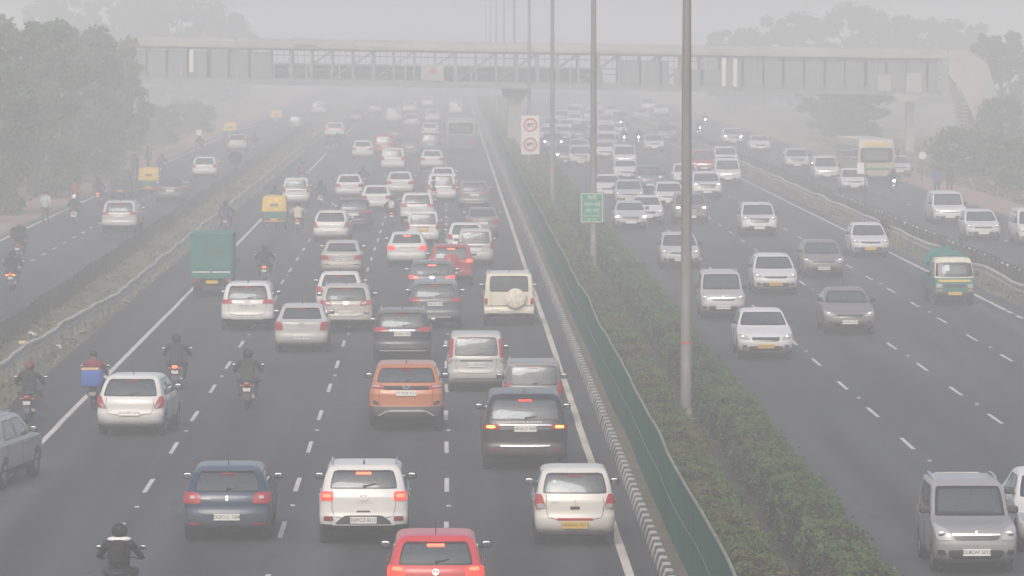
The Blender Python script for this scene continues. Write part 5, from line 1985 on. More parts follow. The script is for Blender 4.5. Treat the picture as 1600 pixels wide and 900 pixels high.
K('mpv', 'hatch', L=4.5, W=1.76, H=1.72, p=3.2, gc=.22, rowkw=dict(belt=1.03, hood=.92, nose=.82, roof_r=.34, tail=.09, tumble=.83, roof_f=1.6, cowl=.95), tl=[(.58, .84), (.84, .84), (.86, 1.12), (.66, 1.12)], plate=(0, .80, 'plate_white', 'other_plate_b'), wr=.31, rear=[('chrome_strip', sym(.4, .90, .935), 'chrome', .014)], emblem=('S', .98), **hatch_front)
sedan_front = dict(hl=[(.46, .64), (.84, .66), (.92, .82), (.58, .76)], grille=sym(.40, .60, .72, .44), intake=sym(.50, .32, .46, .58), front=FRONT)
K('sedan', 'sedan', L=4.0, W=1.72, H=1.51, rowkw=dict(deck=1.0, deck_l=.36, roof_r=.95), spoiler=False, tl=[(.50, .76), (.92, .76), (.92, .95), (.56, .95)], plate=(0, .76, 'plate_white', 'other_plate_c'), emblem=('S', .90, .68), hms='red_lens', rear=[('chrome_strip', sym(.36, .865, .89), 'chrome', .014)], **sedan_front)
K('etios', 'sedan', L=4.27, W=1.70, H=1.51, rowkw=dict(deck=1.02, deck_l=.40, roof_r=1.0), spoiler=False, tl=[(.58, .74), (.86, .74), (.88, 1.0), (.62, .99)], plate=(0, .52, 'plate_white', 'other_plate'), emblem=('H', .92, .68), hms='red_lens_dark', **sedan_front)
K('city', 'sedan', L=4.45, W=1.70, H=1.48, rowkw=dict(deck=1.0, deck_l=.50, roof_r=1.1), spoiler=False, tl=[(.48, .74), (.92, .72), (.94, .93), (.60, .92)], plate=(0, .74, 'plate_white', 'other_plate_b'), emblem=('H', .90, .66), hms='red_lens_dark',
  rear=[('chrome_strip', sym(.50, .86, .905), 'chrome', .014), ('bumper_strip', q4(.50, .78, .52, .56), 'chrome', .012), ('bumper_strip', [(-.78, .52), (-.50, .52), (-.50, .56), (-.78, .56)], 'chrome', .012)], **sedan_front)
K('jeep', 'hatch', L=4.1, W=1.75, H=1.86, gc=.34, p=5.0, rowkw=dict(belt=1.18, hood=1.10, nose=.98, roof_r=.10, tail=.05, tumble=.88, roof_f=1.75, cowl=1.35, kR=.10, kF=.22), rear_frac=.80, sidewin=((.06, .30), (.34, .60), (.64, .92)), tl=[(.74, .76), (.85, .76), (.85, .98), (.74, .98)], plate=(-.10, .50, 'plate_white', 'other_plate'), rails='chrome',
  spare=(.22, 'plastic_coloured'), wr=.36, antenna=True, spoiler=False, hms=None, wiper=False, rear=[('rear_step', sym(.80, .36, .46), 'plastic_grey', .05), ('side_flash', sym(.83, .70, .73), 'plastic_grey', .008)], hl=[(.50, .86), (.76, .86), (.76, 1.02), (.50, 1.02)], grille=sym(.40, .72, 1.0, .40), intake=sym(.5, .44, .54, .5))


def shell(P, s, name, zl, mat, holes=(), top=None, bottom=False, col=None, nside=8, lab=None):
    """part of a Shape between heights, with openings; closed on top with a crown of height top"""
    Q = sorted(set([0, 0.06, 0.16, 0.30, 0.45, 0.60, 0.72, 0.84, 0.93, 0.98, 1.0, 2.0, 2.02, 2.07, 2.16, 2.30, 2.45, 2.6, 2.75, 2.88, 2.95, 3.0] + [round(1 + k / nside, 3) for k in range(1, nside)] + [round(v, 3) for h in holes for v in h[0] if 0 < v < 3]))
    qs = Q + [-q for q in reversed(Q) if q not in (0, 3.0)]
    nq = len(qs)
    b = MB()

    def mf(j, i):
        z = (zl[j] + zl[j + 1]) / 2
        a = (abs(qs[i]) + abs(qs[(i + 1) % nq] if i < nq - 1 else 0.0)) / 2
        for (qa, qb), za, zb in holes:
            if qa < a < qb and za < z < zb: return None
        return 0
    Gd = [[s.pt(q, z) for q in qs] for z in zl]
    b.grid(Gd, matf=mf, closed=True)
    if top:
        tp = Gd[-1]
        cy_ = sum(p.y for p in tp) / nq
        rows = [tp] + [[Vector((p.x * k, cy_ + (p.y - cy_) * k, zl[-1] + top * (1 - k * k))) for p in tp] for k in (.85, .6, .3)]
        b.grid(rows, closed=True); b.add(rows[-1], [tuple(range(nq))])
    if bottom:
        b.add(Gd[0], [tuple(range(nq))])
    return P.add(name, b.mesh(name, mat, 38), col=col, label=lab)


def spatch(P, s, name, quad, mat, off=.01, arc='R', parent=-1, rnd=.06, col=None, ring=None, **kw):
    b = MB(); s.patch(b, quad, off=off, arc=arc, rnd=rnd, ring=ring, **kw)
    return P.add(name, b.mesh(name, mat, 45), parent, col=col)


def auto_proto(dark=False):
    P = Proto()
    s = Shape(2.65, [(.24, .10, .55, .54, .14, .5), (.36, .0, .25, .63, .16, .5), (.80, .0, .12, .65, .16, .5), (.95, .02, .22, .65, .16, .5), (1.20, .05, .36, .64, .16, .42), (1.50, .13, .55, .61, .16, .36), (1.66, .22, .70, .56, .16, .3)], 3.6)
    P.shape = s; s.axle_r = .45; s.axle_f = .4
    cl = 'plastic_coloured'
    shell(P, s, 'body', [.24, .30, .36, .5, .65, .80, .93], cl, [((1.30, 1.75), .40, 1.0)], bottom=True, col='paint')
    shell(P, s, 'canopy', [.90, .96, 1.05, 1.15, 1.3, 1.45, 1.56, 1.66], cl, [((1.22, 1.80), .90, 1.47), ((2.25, 3.01), .90, 1.47)], top=.07, col='roof')
    spatch(P, s, 'rear_window', sym(.20, 1.17, 1.31), ['glass', 'frit'], .012, rnd=.1, ring=1)
    spatch(P, s, 'rear_panel', sym(.50, .55, .86), 'truck_green' if not dark else 'plastic_black', .012)
    spatch(P, s, 'windscreen', sym(.42, .95, 1.45), ['glass', 'frit'], .006, 'F', ring=1)
    spatch(P, s, 'bumper', sym(.56, .36, .43), 'amber_lens' if not dark else 'steel_dark', .03)
    for sg in (1, -1):
        spatch(P, s, 'tail_light', [(sg * .46, .45), (sg * .58, .45), (sg * .58, .53), (sg * .46, .53)], 'red_lens', .014)
    b = MB(); b.box((0, 0, 0), (.34, .012, .12)); P.add('number_plate', b.mesh('number_plate', 'plate_yellow', 0), -1, (0, -1.365, .48))
    b = MB(); b.rbox((0, -.55, .75), (1.05, .5, .16), 0, 4); b.rbox((0, -.80, 1.0), (1.05, .12, .45), 0, 4); b.rbox((0, .1, .72), (.6, .4, .14), 0, 4)
    P.add('seat', b.mesh('seat', 'seat_cloth', 45))
    b = MB(); b.lathe([(0.0, .001), (.0, .09), (.03, .08)], 'y', 14, (0, 1.30, .80)); P.add('headlight', b.mesh('headlight', 'clear_lens', 40))
    wheels(P, [(.56, -.87), (-.56, -.87), (.03, .95)], .215, .12, 5, 'steel_dark')
    return P


def cargo_truck_proto():
    """small three-axle-length cargo truck: cab in front, tall green box body behind"""
    P = Proto()
    P.shape = Shape(4.2, [(.3, 0, 0, .7, .1, .2), (2.0, 0, 0, .7, .1, .2)], 4); P.shape.axle_r = .75
    b = MB(); b.box((0, -.55, 1.58), (1.54, 3.1, 1.68)); P.add('cargo_box', b.mesh('cargo_box', 'truck_green', 0))
    yb = -2.10
    for sg in (1, -1):
        b = MB()
        b.box((sg * .38, yb - .012, 1.70), (.72, .022, 1.36))
        di = P.add('rear_door', b.mesh('rear_door', 'truck_green', 0))
        for z in (1.12, 1.48, 1.84, 2.20):
            b = MB(); b.box((sg * .38, yb - .034, z), (.66, .022, .035)); P.add('rib', b.mesh('rib', 'truck_green', 0), di)
        for x in (.08, .66):
            b = MB(); b.box((sg * x, yb - .035, 1.70), (.04, .024, 1.3)); P.add('door_frame', b.mesh('door_frame', 'truck_green', 0), di)
        b = MB(); b.box((sg * .38, yb - .05, .985), (.68, .012, .045)); P.add('reflective_strip', b.mesh('reflective_strip', 'sign_white', 0))
        b = MB(); b.box((sg * .62, yb - .03, .66), (.14, .05, .11)); P.add('tail_light', b.mesh('tail_light', 'red_lens', 0))
    b = MB(); b.box((0, yb - .02, .86), (1.5, .06, .22)); P.add('tailboard', b.mesh('tailboard', 'truck_green', 0))
    b = MB()
    for z in (.75, 2.42): b.box((0, -.55, z), (1.60, 3.16, .06))
    for sg in (1, -1):
        for y in (-2.06, -1.3, -.55, .2, .95): b.box((sg * .79, y, 1.58), (.04, .07, 1.62))
    P.add('box_frame', b.mesh('box_frame', 'truck_green', 0))
    b = MB(); b.box((0, -.3, .58), (.9, 3.4, .16)); b.box((0, yb + .05, .50), (1.45, .06, .14)); P.add('chassis', b.mesh('chassis', 'underbody', 0))
    b = MB(); b.box((.02, yb - .06, .60), (.45, .012, .13)); P.add('number_plate', b.mesh('number_plate', 'plate_yellow', 0))
    s = Shape(1.25, [(.30, .0, .02, .68, .05, .2), (.55, 0, 0, .72, .05, .22), (1.0, 0, .03, .73, .05, .22), (1.15, 0, .10, .72, .05, .2), (1.75, .02, .38, .66, .05, .16), (1.84, .06, .48, .60, .05, .16)], 4)
    Pc = Proto()
    shell(Pc, s, 'cab', [.30, .42, .55, .8, 1.0, 1.12, 1.3, 1.5, 1.75, 1.84], 'truck_green', [((1.25, 1.85), 1.10, 1.7), ((2.35, 3.01), 1.10, 1.7)], top=.04)
    spatch(Pc, s, 'windscreen', sym(.56, 1.10, 1.70), ['glass', 'frit'], .008, 'F', ring=1)
    for (nm, me, par, l, r, c, lb) in Pc.parts:
        P.add(nm, me, -1, (0, 1.65, 0), r, c)
    for sg in (1, -1):
        b = MB(); b.rbox((sg * .86, 1.9, 1.25), (.10, .06, .26), 0, 3); b.tube([(sg * .72, 1.95, 1.2), (sg * .86, 1.92, 1.25)], .015, 5); P.add('wing_mirror', b.mesh('wing_mirror', 'plastic_black', 40))
    wheels(P, [(.64, -1.35), (-.64, -1.35), (.62, 1.45), (-.62, 1.45)], .29, .17, 5, 'steel_dark')
    return P


def mini_truck_proto():
    """open mini truck with green lower cab, cream roof and a green tarpaulin load"""
    P = Proto()
    s = Shape(3.9, [(.28, .05, .10, .66, .1, .22), (.40, 0, .0, .74, .1, .25), (.70, 0, 0, .75, .1, .25), (.98, 0, .05, .75, .1, .24), (1.08, 0, .12, .74, .1, .22), (1.60, .0, .42, .68, .1, .18), (1.70, .0, .52, .62, .1, .18)], 4)
    P.shape = s; s.axle_r = .8; s.axle_f = .55
    sc = Shape(1.35, [(.28, .0, .10, .66, .04, .22), (.40, 0, .0, .74, .04, .25), (.70, 0, 0, .75, .04, .25), (.98, 0, .05, .75, .04, .24), (1.08, 0, .12, .74, .04, .22), (1.66, .0, .42, .68, .04, .18), (1.76, .03, .52, .62, .04, .18)], 4)
    Pc = Proto()
    shell(Pc, sc, 'cab', [.28, .36, .45, .6, .8, .98, 1.05], 'truck_green', bottom=True)
    shell(Pc, sc, 'roof', [1.05, 1.10, 1.2, 1.4, 1.58, 1.66, 1.76], 'plastic_coloured', [((1.2, 1.85), 1.10, 1.58), ((2.30, 3.01), 1.10, 1.58)], top=.04, col='roof')
    spatch(Pc, sc, 'windscreen', sym(.60, 1.08, 1.61), ['glass', 'frit'], .008, 'F', ring=1)
    for sg in (1, -1):
        b = MB(); sc.patch(b, [(sg * 1.22, 1.08), (sg * 1.83, 1.08), (sg * 1.83, 1.60), (sg * 1.22, 1.60)], 4, 3, .006, 'Q', .05, .01, 0, 1, us=[0, .07, .93, 1], vs=[0, .08, .92, 1])
        Pc.add('side_window', b.mesh('side_window', ['glass', 'frit'], 45))
        spatch(Pc, sc, 'headlight', [(sg * .48, .68), (sg * .70, .68), (sg * .70, .82), (sg * .48, .82)], 'clear_lens', .014, 'F')
        spatch(Pc, sc, 'indicator', [(sg * .48, .56), (sg * .70, .56), (sg * .70, .62), (sg * .48, .62)], 'amber_lens', .014, 'F')
    spatch(Pc, sc, 'grille', sym(.42, .70, .82), 'plastic_black', .012, 'F')
    spatch(Pc, sc, 'yellow_band', sym(.60, .90, .985), 'plate_yellow', .012, 'F')
    spatch(Pc, sc, 'bumper', sym(.70, .34, .50), 'plastic_black', .03, 'F')
    spatch(Pc, sc, 'number_plate', sym(.25, .42, .53), 'plate_yellow', .05, 'F', rnd=0)
    spatch(Pc, sc, 'windscreen_notice', [(.16, 1.30), (.36, 1.30), (.34, 1.52), (.16, 1.52)], 'paper', .012, 'F', rnd=0)
    for (nm, me, par, l, r, c, lb) in Pc.parts:
        P.add(nm, me, -1, (0, 1.27, 0), r, c)
    for sg in (1, -1):
        b = MB(); b.rbox((sg * .86, 1.62, 1.22), (.10, .06, .24), 0, 3); b.tube([(sg * .74, 1.66, 1.15), (sg * .86, 1.62, 1.22)], .014, 5); P.add('wing_mirror', b.mesh('wing_mirror', 'plastic_black', 40))
        b = MB(); b.box((sg * .74, -.62, .86), (.05, 2.5, .42)); P.add('side_board', b.mesh('side_board', 'truck_green', 0))
    b = MB(); b.box((0, -.62, .60), (1.5, 2.55, .10)); b.box((0, .3, .42), (.5, 3.0, .14)); P.add('cargo_bed', b.mesh('cargo_bed', 'steel_dark', 0))
    b = MB(); b.box((0, -1.88, .86), (1.5, .05, .42)); P.add('tailboard', b.mesh('tailboard', 'truck_green', 0))
    b = MB()
    rows = []
    for i in range(9):
        y = -1.75 + 2.3 * i / 8
        rows.append([(-.74 + 1.48 * j / 8, y, .95 + 1.12 * math.sin(PI * (j + .6) / 9.2) ** .4 * (.80 + .20 * math.sin(i * 1.1 + 1)) + .08 * math.sin(j * 2.1 + i * 1.7)) for j in range(9)])
    b.grid(rows); b.add(rows[0], [tuple(range(9))]); b.add(rows[-1], [tuple(range(9))])
    P.add('tarpaulin_load', b.mesh('tarpaulin_load', 'tarp_green', 60))
    b = MB()
    for sg in (1, -1):
        b.tube([(sg * .72, .55, 1.0), (sg * .72, .55, 1.85)], .025, 6)
    b.tube([(-.72, .55, 1.85), (.72, .55, 1.85)], .025, 6); b.tube([(-.72, .55, 1.5), (.72, .55, 1.5)], .02, 6)
    P.add('headboard_frame', b.mesh('headboard_frame', 'truck_green', 40))
    wheels(P, [(.66, -1.15), (-.66, -1.15), (.64, 1.40), (-.64, 1.40)], .28, .16, 5, 'steel_dark')
    return P


def bus_proto(front_style):
    P = Proto()
    L = 10.5
    s = Shape(L, [(.32, .15, .15, 1.15, .15, .25), (.5, 0, 0, 1.24, .18, .28), (1.2, 0, 0, 1.25, .18, .28), (1.6, .02, .02, 1.25, .18, .28), (2.7, .08, .16, 1.22, .18, .28), (3.0, .16, .26, 1.17, .2, .3)], 4.2)
    P.shape = s; s.axle_r = 2.6; s.axle_f = 2.2
    shell(P, s, 'body', [.32, .42, .5, .8, 1.2, 1.5, 1.6], 'plastic_coloured', bottom=True, col='paint', nside=10)
    shell(P, s, 'upper_body', [1.6, 1.8, 2.1, 2.45, 2.7], 'plastic_coloured', nside=10, col='roof')
    shell(P, s, 'roof', [2.7, 2.85, 3.0], 'plastic_coloured', top=.10, nside=10, col='roof')
    spatch(P, s, 'rear_window', sym(1.02, 1.72, 2.62), ['glass', 'frit'], .012, ring=1)
    spatch(P, s, 'windscreen', sym(1.10, 1.45, 2.45), ['glass', 'frit'], .012, 'F', ring=1)
    spatch(P, s, 'destination_board', sym(.85, 2.56, 2.80), 'gloss_black' if not front_style else 'plate_yellow', .014, 'F')
    spatch(P, s, 'stripe', sym(1.2, .95, 1.12), 'truck_green' if front_style else 'plate_yellow', .010, 'F')
    spatch(P, s, 'stripe', sym(1.2, .95, 1.12), 'truck_green' if front_style else 'steel_dark', .010, 'R')
    for sg in (1, -1):
        for k in range(7):
            a, c = 1 + .02 + k * .138, 1 + .02 + k * .138 + .125
            b = MB(); s.patch(b, [(sg * a, 1.62), (sg * c, 1.62), (sg * c, 2.5), (sg * a, 2.5)], 3, 3, .010, 'Q', .03, .01, 0, 1, us=[0, .06, .94, 1], vs=[0, .06, .94, 1])
            P.add('side_window', b.mesh('side_window', ['glass', 'frit'], 45))
        spatch(P, s, 'tail_light', [(sg * .9, .8), (sg * 1.12, .8), (sg * 1.12, 1.15), (sg * .9, 1.15)], 'red_lens', .014)
        spatch(P, s, 'headlight', [(sg * .78, .72), (sg * 1.08, .72), (sg * 1.08, .90), (sg * .78, .90)], 'clear_lens', .014, 'F')
        b = MB(); b.rbox((sg * 1.42, L / 2 - .05, 2.1), (.16, .12, .45), 0, 3); b.tube([(sg * 1.15, L / 2 - .2, 2.45), (sg * 1.42, L / 2 - .05, 2.3)], .02, 5); P.add('wing_mirror', b.mesh('wing_mirror', 'plastic_black', 40))
    spatch(P, s, 'bumper', sym(1.15, .36, .55), 'plastic_black', .03, 'R'); spatch(P, s, 'bumper', sym(1.15, .36, .55), 'plastic_black', .03, 'F')
    b = MB(); b.box((0, 0, 1.2), (2.2, 9.4, .05))
    for k in range(9):
        for sx in (-.7, .7): b.rbox((sx, -4 + k * .95, 1.65), (.85, .14, .9), 0, 4)
    P.add('seats', b.mesh('seats', 'seat_cloth', 45))
    wheels(P, [(1.1, 2.6 - L / 2), (-1.1, 2.6 - L / 2), (1.1, L / 2 - 2.2), (-1.1, L / 2 - 2.2)], .48, .28, 8, 'steel_dark')
    return P


def small_plate(P, loc, tilt=.25, mat='plate_white', text=True, parent=-1):
    b = MB(); b.box((0, 0, 0), (.20, .10, .01))
    i = P.add('number_plate', b.mesh('number_plate', mat, 0), parent, loc, (PI / 2 - tilt, 0, 0))
    if text:
        P.add('lettering', text_mesh('bike_plate', 'plate_ink'), i, (0, 0, .007))


def bike_wheel(P, y, r, w, name='wheel'):
    key = ('bike', round(r, 3), w)
    if key not in WH:
        b = MB(); b.lathe([(-w * .4, r * .84), (-w * .5, r * .92), (-w * .3, r * .985), (0, r), (w * .3, r * .985), (w * .5, r * .92), (w * .4, r * .84), (-w * .4, r * .84)], 'x', 22)
        ty = b.mesh('wheel', 'tyre', 50)
        b = MB(); b.lathe([(-w * .38, r * .84), (-w * .3, r * .78), (w * .3, r * .78), (w * .38, r * .84)], 'x', 22)
        for k in range(6):
            rot = Matrix.Rotation(2 * PI * k / 6, 3, 'X'); b.box(rot @ Vector((0, 0, r * .42)), (w * .3, r * .09, r * .78), 0, rot)
        b.lathe([(-w * .7, .001), (-w * .7, r * .2), (w * .7, r * .2), (w * .7, .001)], 'x', 12)
        WH[key] = (ty, b.mesh('rim', 'steel_dark', 40))
    i = P.add(name, WH[key][0], -1, (0, y, r)); P.add('rim', WH[key][1], i)


def moto_proto(bags=False):
    P = Proto()
    bike_wheel(P, -.64, .30, .115); bike_wheel(P, .66, .30, .09)
    b = MB()
    b.tube([(0, .46, .86), (0, .15, .72), (0, -.25, .70), (0, -.70, .78)], [.035, .03, .03, .02], 8)
    b.tube([(0, .44, .80), (0, .30, .40), (0, -.15, .33), (0, -.30, .62)], .026, 8)
    for s in (-1, 1):
        b.tube([(s * .09, -.64, .30), (s * .09, -.22, .36)], .024, 6); b.tube([(s * .11, -.62, .34), (s * .13, -.48, .70)], .026, 6)
    P.add('frame', b.mesh('frame', 'steel_dark', 45))
    b = MB(); b.rbox((0, .06, .44), (.26, .36, .26), 0, 3); b.lathe([(-.17, .001), (-.17, .085), (.17, .085), (.17, .001)], 'x', 14, (0, .02, .38)); b.rbox((0, .20, .58), (.18, .18, .20), 0, 3)
    P.add('engine', b.mesh('engine', 'exhaust_metal', 40))
    b = MB(); b.rbox((0, .18, .84), (.27, .50, .20), 0, 2.6, 16, 10); P.add('fuel_tank', b.mesh('fuel_tank', 'paint', 50), col='paint')
    b = MB(); b.rbox((0, -.22, .80), (.28, .52, .10), 0, 3, 14, 8); b.rbox((0, -.55, .85), (.24, .36, .10), 0, 3, 14, 8); P.add('seat', b.mesh('seat', 'plastic_black', 50))
    b = MB(); b.rbox((0, -.66, .74), (.20, .52, .16), 0, 2.6, 14, 8); P.add('tail_cowl', b.mesh('tail_cowl', 'paint', 50), col='paint')
    b = MB()
    b.grid([[(x, -.64 - .335 * math.cos(a), .30 + .335 * math.sin(a)) for x in (-.075, -.05, .05, .075)] for a in [(-.05 + .17 * k) for k in range(11)]])
    P.add('rear_mudguard', b.mesh('rear_mudguard', 'plastic_black', 50, False))
    b = MB()
    b.grid([[(x, .66 - .32 * math.cos(a), .30 + .32 * math.sin(a)) for x in (-.06, -.04, .04, .06)] for a in [(.5 + .17 * k) for k in range(11)]])
    P.add('front_mudguard', b.mesh('front_mudguard', 'paint', 50, False), col='paint')
    b = MB()
    for s in (-1, 1): b.tube([(s * .09, .66, .30), (s * .09, .46, .92)], .024, 8)
    P.add('fork', b.mesh('fork', 'chrome', 45))
    b = MB(); b.tube([(-.37, .40, 1.00), (-.22, .47, 1.03), (0, .44, .96), (.22, .47, 1.03), (.37, .40, 1.00)], .014, 8)
    for s in (-1, 1): b.tube([(s * .27, .455, 1.015), (s * .39, .385, .995)], .021, 8)
    P.add('handlebar', b.mesh('handlebar', 'steel_dark', 45))
    for s in (-1, 1):
        b = MB(); b.tube([(s * .27, .46, 1.02), (s * .33, .44, 1.14), (s * .40, .42, 1.20)], .007, 5); b.rbox((s * .42, .42, 1.22), (.13, .04, .085), 0, 2.6, 12, 7)
        i = P.add('wing_mirror', b.mesh('wing_mirror', 'plastic_black', 45))
        b = MB(); b.rbox((s * .42, .398, 1.22), (.108, .006, .066), 0, 2.6, 12, 5); P.add('mirror_glass', b.mesh('mirror_glass', 'mirror_glass', 45), i)
    b = MB(); b.rbox((0, .56, .90), (.20, .18, .20), 0, 2.4, 14, 10); hi = P.add('headlight', b.mesh('headlight', 'paint', 50), col='paint')
    b = MB(); b.lathe([(0, .075), (.02, .06), (.025, .001)], 'y', 14, (0, .645, .90)); P.add('lamp_lens', b.mesh('lamp_lens', 'clear_lens', 40), hi)
    b = MB(); b.rbox((0, -.935, .76), (.17, .06, .10), 0, 3, 12, 7); P.add('tail_light', b.mesh('tail_light', 'red_lens', 45))
    for s in (-1, 1):
        b = MB(); b.tube([(0, -.88, .72), (s * .15, -.88, .72)], .008, 5); b.rbox((s * .17, -.89, .72), (.06, .06, .05), 0, 2.5, 10, 6); P.add('indicator', b.mesh('indicator', 'amber_lens', 45))
    small_plate(P, (0, -.965, .60), .2)
    b = MB(); b.tube([(.12, .22, .42), (.15, .0, .30), (.16, -.30, .30), (.175, -.80, .40)], [.025, .03, .05, .055], 10); P.add('exhaust', b.mesh('exhaust', 'exhaust_metal', 45))
    b = MB()
    for s in (-1, 1): b.tube([(s * .10, .34, .76), (s * .28, .38, .62), (s * .28, .36, .42), (s * .10, .28, .36)], .013, 6)
    P.add('crash_guard', b.mesh('crash_guard', 'steel_dark', 45))
    b = MB()
    for s in (-1, 1): b.tube([(s * .08, .02, .33), (s * .26, .05, .335)], .014, 6)
    P.add('footrest', b.mesh('footrest', 'plastic_black', 45))
    return P


def scooter_proto():
    P = Proto()
    bike_wheel(P, -.58, .235, .11); bike_wheel(P, .62, .235, .10)
    b = MB(); b.rbox((0, -.50, .56), (.40, .78, .40), 0, 2.6, 18, 12); b.rbox((0, -.80, .62), (.28, .24, .24), 0, 2.4, 14, 9); P.add('rear_body', b.mesh('rear_body', 'paint', 50), col='paint')
    b = MB(); b.rbox((0, -.40, .79), (.30, .74, .11), 0, 3, 16, 8); P.add('seat', b.mesh('seat', 'plastic_black', 50))
    b = MB(); b.rbox((0, .12, .34), (.34, .56, .09), 0, 3.5, 14, 8); P.add('floorboard', b.mesh('floorboard', 'plastic_black', 45))
    b = MB()
    b.grid([[(x * (1 - .25 * abs(j - 4) / 4), .42 + .05 * j / 8 - .06 * (x / .2) ** 2, .34 + .62 * j / 8) for x in (-.22, -.15, -.07, 0, .07, .15, .22)] for j in range(9)])
    b.grid([[(x * (1 - .25 * abs(j - 4) / 4), .36 + .05 * j / 8 - .06 * (x / .2) ** 2, .34 + .62 * j / 8) for x in (-.22, -.15, -.07, 0, .07, .15, .22)] for j in range(9)])
    P.add('front_apron', b.mesh('front_apron', 'paint', 50), col='paint')
    b = MB(); b.rbox((0, .42, 1.00), (.34, .22, .17), 0, 2.5, 14, 9); hi = P.add('headlight', b.mesh('headlight', 'paint', 50), col='paint')
    b = MB(); b.rbox((0, .52, 1.00), (.20, .06, .11), 0, 2.5, 12, 7); P.add('lamp_lens', b.mesh('lamp_lens', 'clear_lens', 45), hi)
    b = MB(); b.tube([(-.34, .28, 1.0), (-.2, .36, 1.02), (0, .40, 1.0), (.2, .36, 1.02), (.34, .28, 1.0)], .016, 8); P.add('handlebar', b.mesh('handlebar', 'plastic_black', 45))
    for s in (-1, 1):
        b = MB(); b.tube([(s * .24, .34, 1.02), (s * .30, .32, 1.14), (s * .36, .30, 1.19)], .007, 5); b.rbox((s * .38, .30, 1.21), (.12, .04, .085), 0, 2.6, 12, 7)
        i = P.add('wing_mirror', b.mesh('wing_mirror', 'plastic_black', 45))
        b = MB(); b.rbox((s * .38, .278, 1.21), (.10, .006, .066), 0, 2.6, 12, 5); P.add('mirror_glass', b.mesh('mirror_glass', 'mirror_glass', 45), i)
    b = MB(); b.rbox((0, .62, .42), (.15, .44, .16), 0, 2.5, 12, 8); b.tube([(0, .62, .30), (0, .44, .9)], .03, 8); P.add('front_mudguard', b.mesh('front_mudguard', 'paint', 50), col='paint')
    b = MB(); b.rbox((0, -.915, .66), (.20, .06, .09), 0, 3, 12, 7); P.add('tail_light', b.mesh('tail_light', 'red_lens', 45))
    small_plate(P, (0, -.905, .50), .15)
    b = MB(); b.rbox((0, -.80, .40), (.16, .26, .12), 0, 3); P.add('rear_mudguard', b.mesh('rear_mudguard', 'plastic_black', 45))
    b = MB(); b.tube([(.14, -.3, .26), (.19, -.55, .30), (.20, -.85, .36)], [.03, .05, .055], 10); P.add('exhaust', b.mesh('exhaust', 'exhaust_metal', 45))
    return P


MOTO, SCOOT = moto_proto(), scooter_proto()
b = MB()
hc = (0, 0, 0)
b.rbox(hc, (.27, .315, .285), 0, 2.15, 20, 14)
HELMET = b.mesh('helmet', 'plastic_coloured', 60)
b = MB(); b.rbox((0, .055, .005), (.245, .215, .095), 0, 2.3, 18, 8); VISOR = b.mesh('visor', 'visor', 60)
b = MB(); b.rbox((0, -.012, .045), (.185, .225, .20), 0, 2.2, 16, 10); HAIR = b.mesh('hair', 'hair', 60)
b = MB(); b.rbox((0, 0, 0), (.34, .19, .46), 0, 3.0, 16, 10); b.rbox((0, -.10, -.06), (.26, .10, .26), 0, 3, 14, 8)
for s_ in (-1, 1):
    b.tube([(s_ * .12, .07, .20), (s_ * .13, .16, .22), (s_ * .13, .22, .05)], .02, 6)
BACKPACK = b.mesh('backpack', 'cloth', 55)


def person(label, loc, rz, pose, jacket, head='helmet', hcol=(.02, .02, .022), group=None, scale=1.0):
    o = new_obj('person', BODIES[pose], None, loc, (0, 0, rz), jacket)
    o.scale = (scale * 1.15, scale, scale)
    tag(o, label, 'person', group)
    hz = {'moto': Vector((0, 0, 1.575)), 'scoot': Vector((0, -.20, 1.565)), 'walk': Vector((0, .05, 1.625)), 'stand': Vector((0, .05, 1.625))}[pose]
    if head == 'helmet':
        h = new_obj('helmet', HELMET, o, hz, None, hcol); h.scale = (.96, 1.08, 1.08); new_obj('visor', VISOR, h)
    elif head == 'hair':
        new_obj('hair', HAIR, o, hz)
    return o


def lane_yaw(p):
    return 0.0


BS = 0.93      # small commuter machines


def bike(kind, x, y, paint, rider, label, facing=0, jacket=(.02, .02, .024), head='helmet', hcol=(.02, .02, .022), lit=None, yaw=0.0, name=None):
    """x, y: pixel where the nearer tyre meets the road"""
    p = at(x, y)
    rz = (PI if facing else 0.0) + yaw
    off = Matrix.Rotation(rz, 3, 'Z') @ Vector((0, .64, 0)) if not facing else Matrix.Rotation(rz, 3, 'Z') @ Vector((0, -.66, 0))
    loc = p + off
    sw = {}
    if lit == 'tail': sw['tail_light'] = 'tail_hot'
    if lit == 'dim': sw['tail_light'] = 'tail_lit'
    if lit == 'head': sw['lamp_lens'] = 'head_lit'
    if lit == 'amber': sw['indicator'] = 'amber_lit'; sw['tail_light'] = 'tail_lit'
    t = place(MOTO if kind == 'moto' else SCOOT, name or ('motorcycle' if kind == 'moto' else 'scooter'), loc, rz, label, 'motorcycle' if kind == 'moto' else 'scooter', 'two-wheelers', paint, None, sw)
    t.scale = (BS,) * 3
    r = None
    if rider:
        r = person(rider, loc, rz, 'moto' if kind == 'moto' else 'scoot', jacket, head, hcol, 'riders on two-wheelers', BS)
    return t, r, loc, rz


def getcar(key, lod):
    kind, kw = car_kw[(key, lod)]
    return car_proto((key, lod), kind, lod=lod, **kw)


CAT = {'hatch': 'hatchback_car', 'baleno': 'hatchback_car', 'celerio': 'hatchback_car', 'polo': 'hatchback_car', 'swift': 'hatchback_car', 'wagon': 'hatchback_car', 'wagon_new': 'hatchback_car',
       'sedan': 'sedan_car', 'etios': 'sedan_car', 'city': 'sedan_car', 'mpv': 'minivan', 'jeep': 'jeep'}


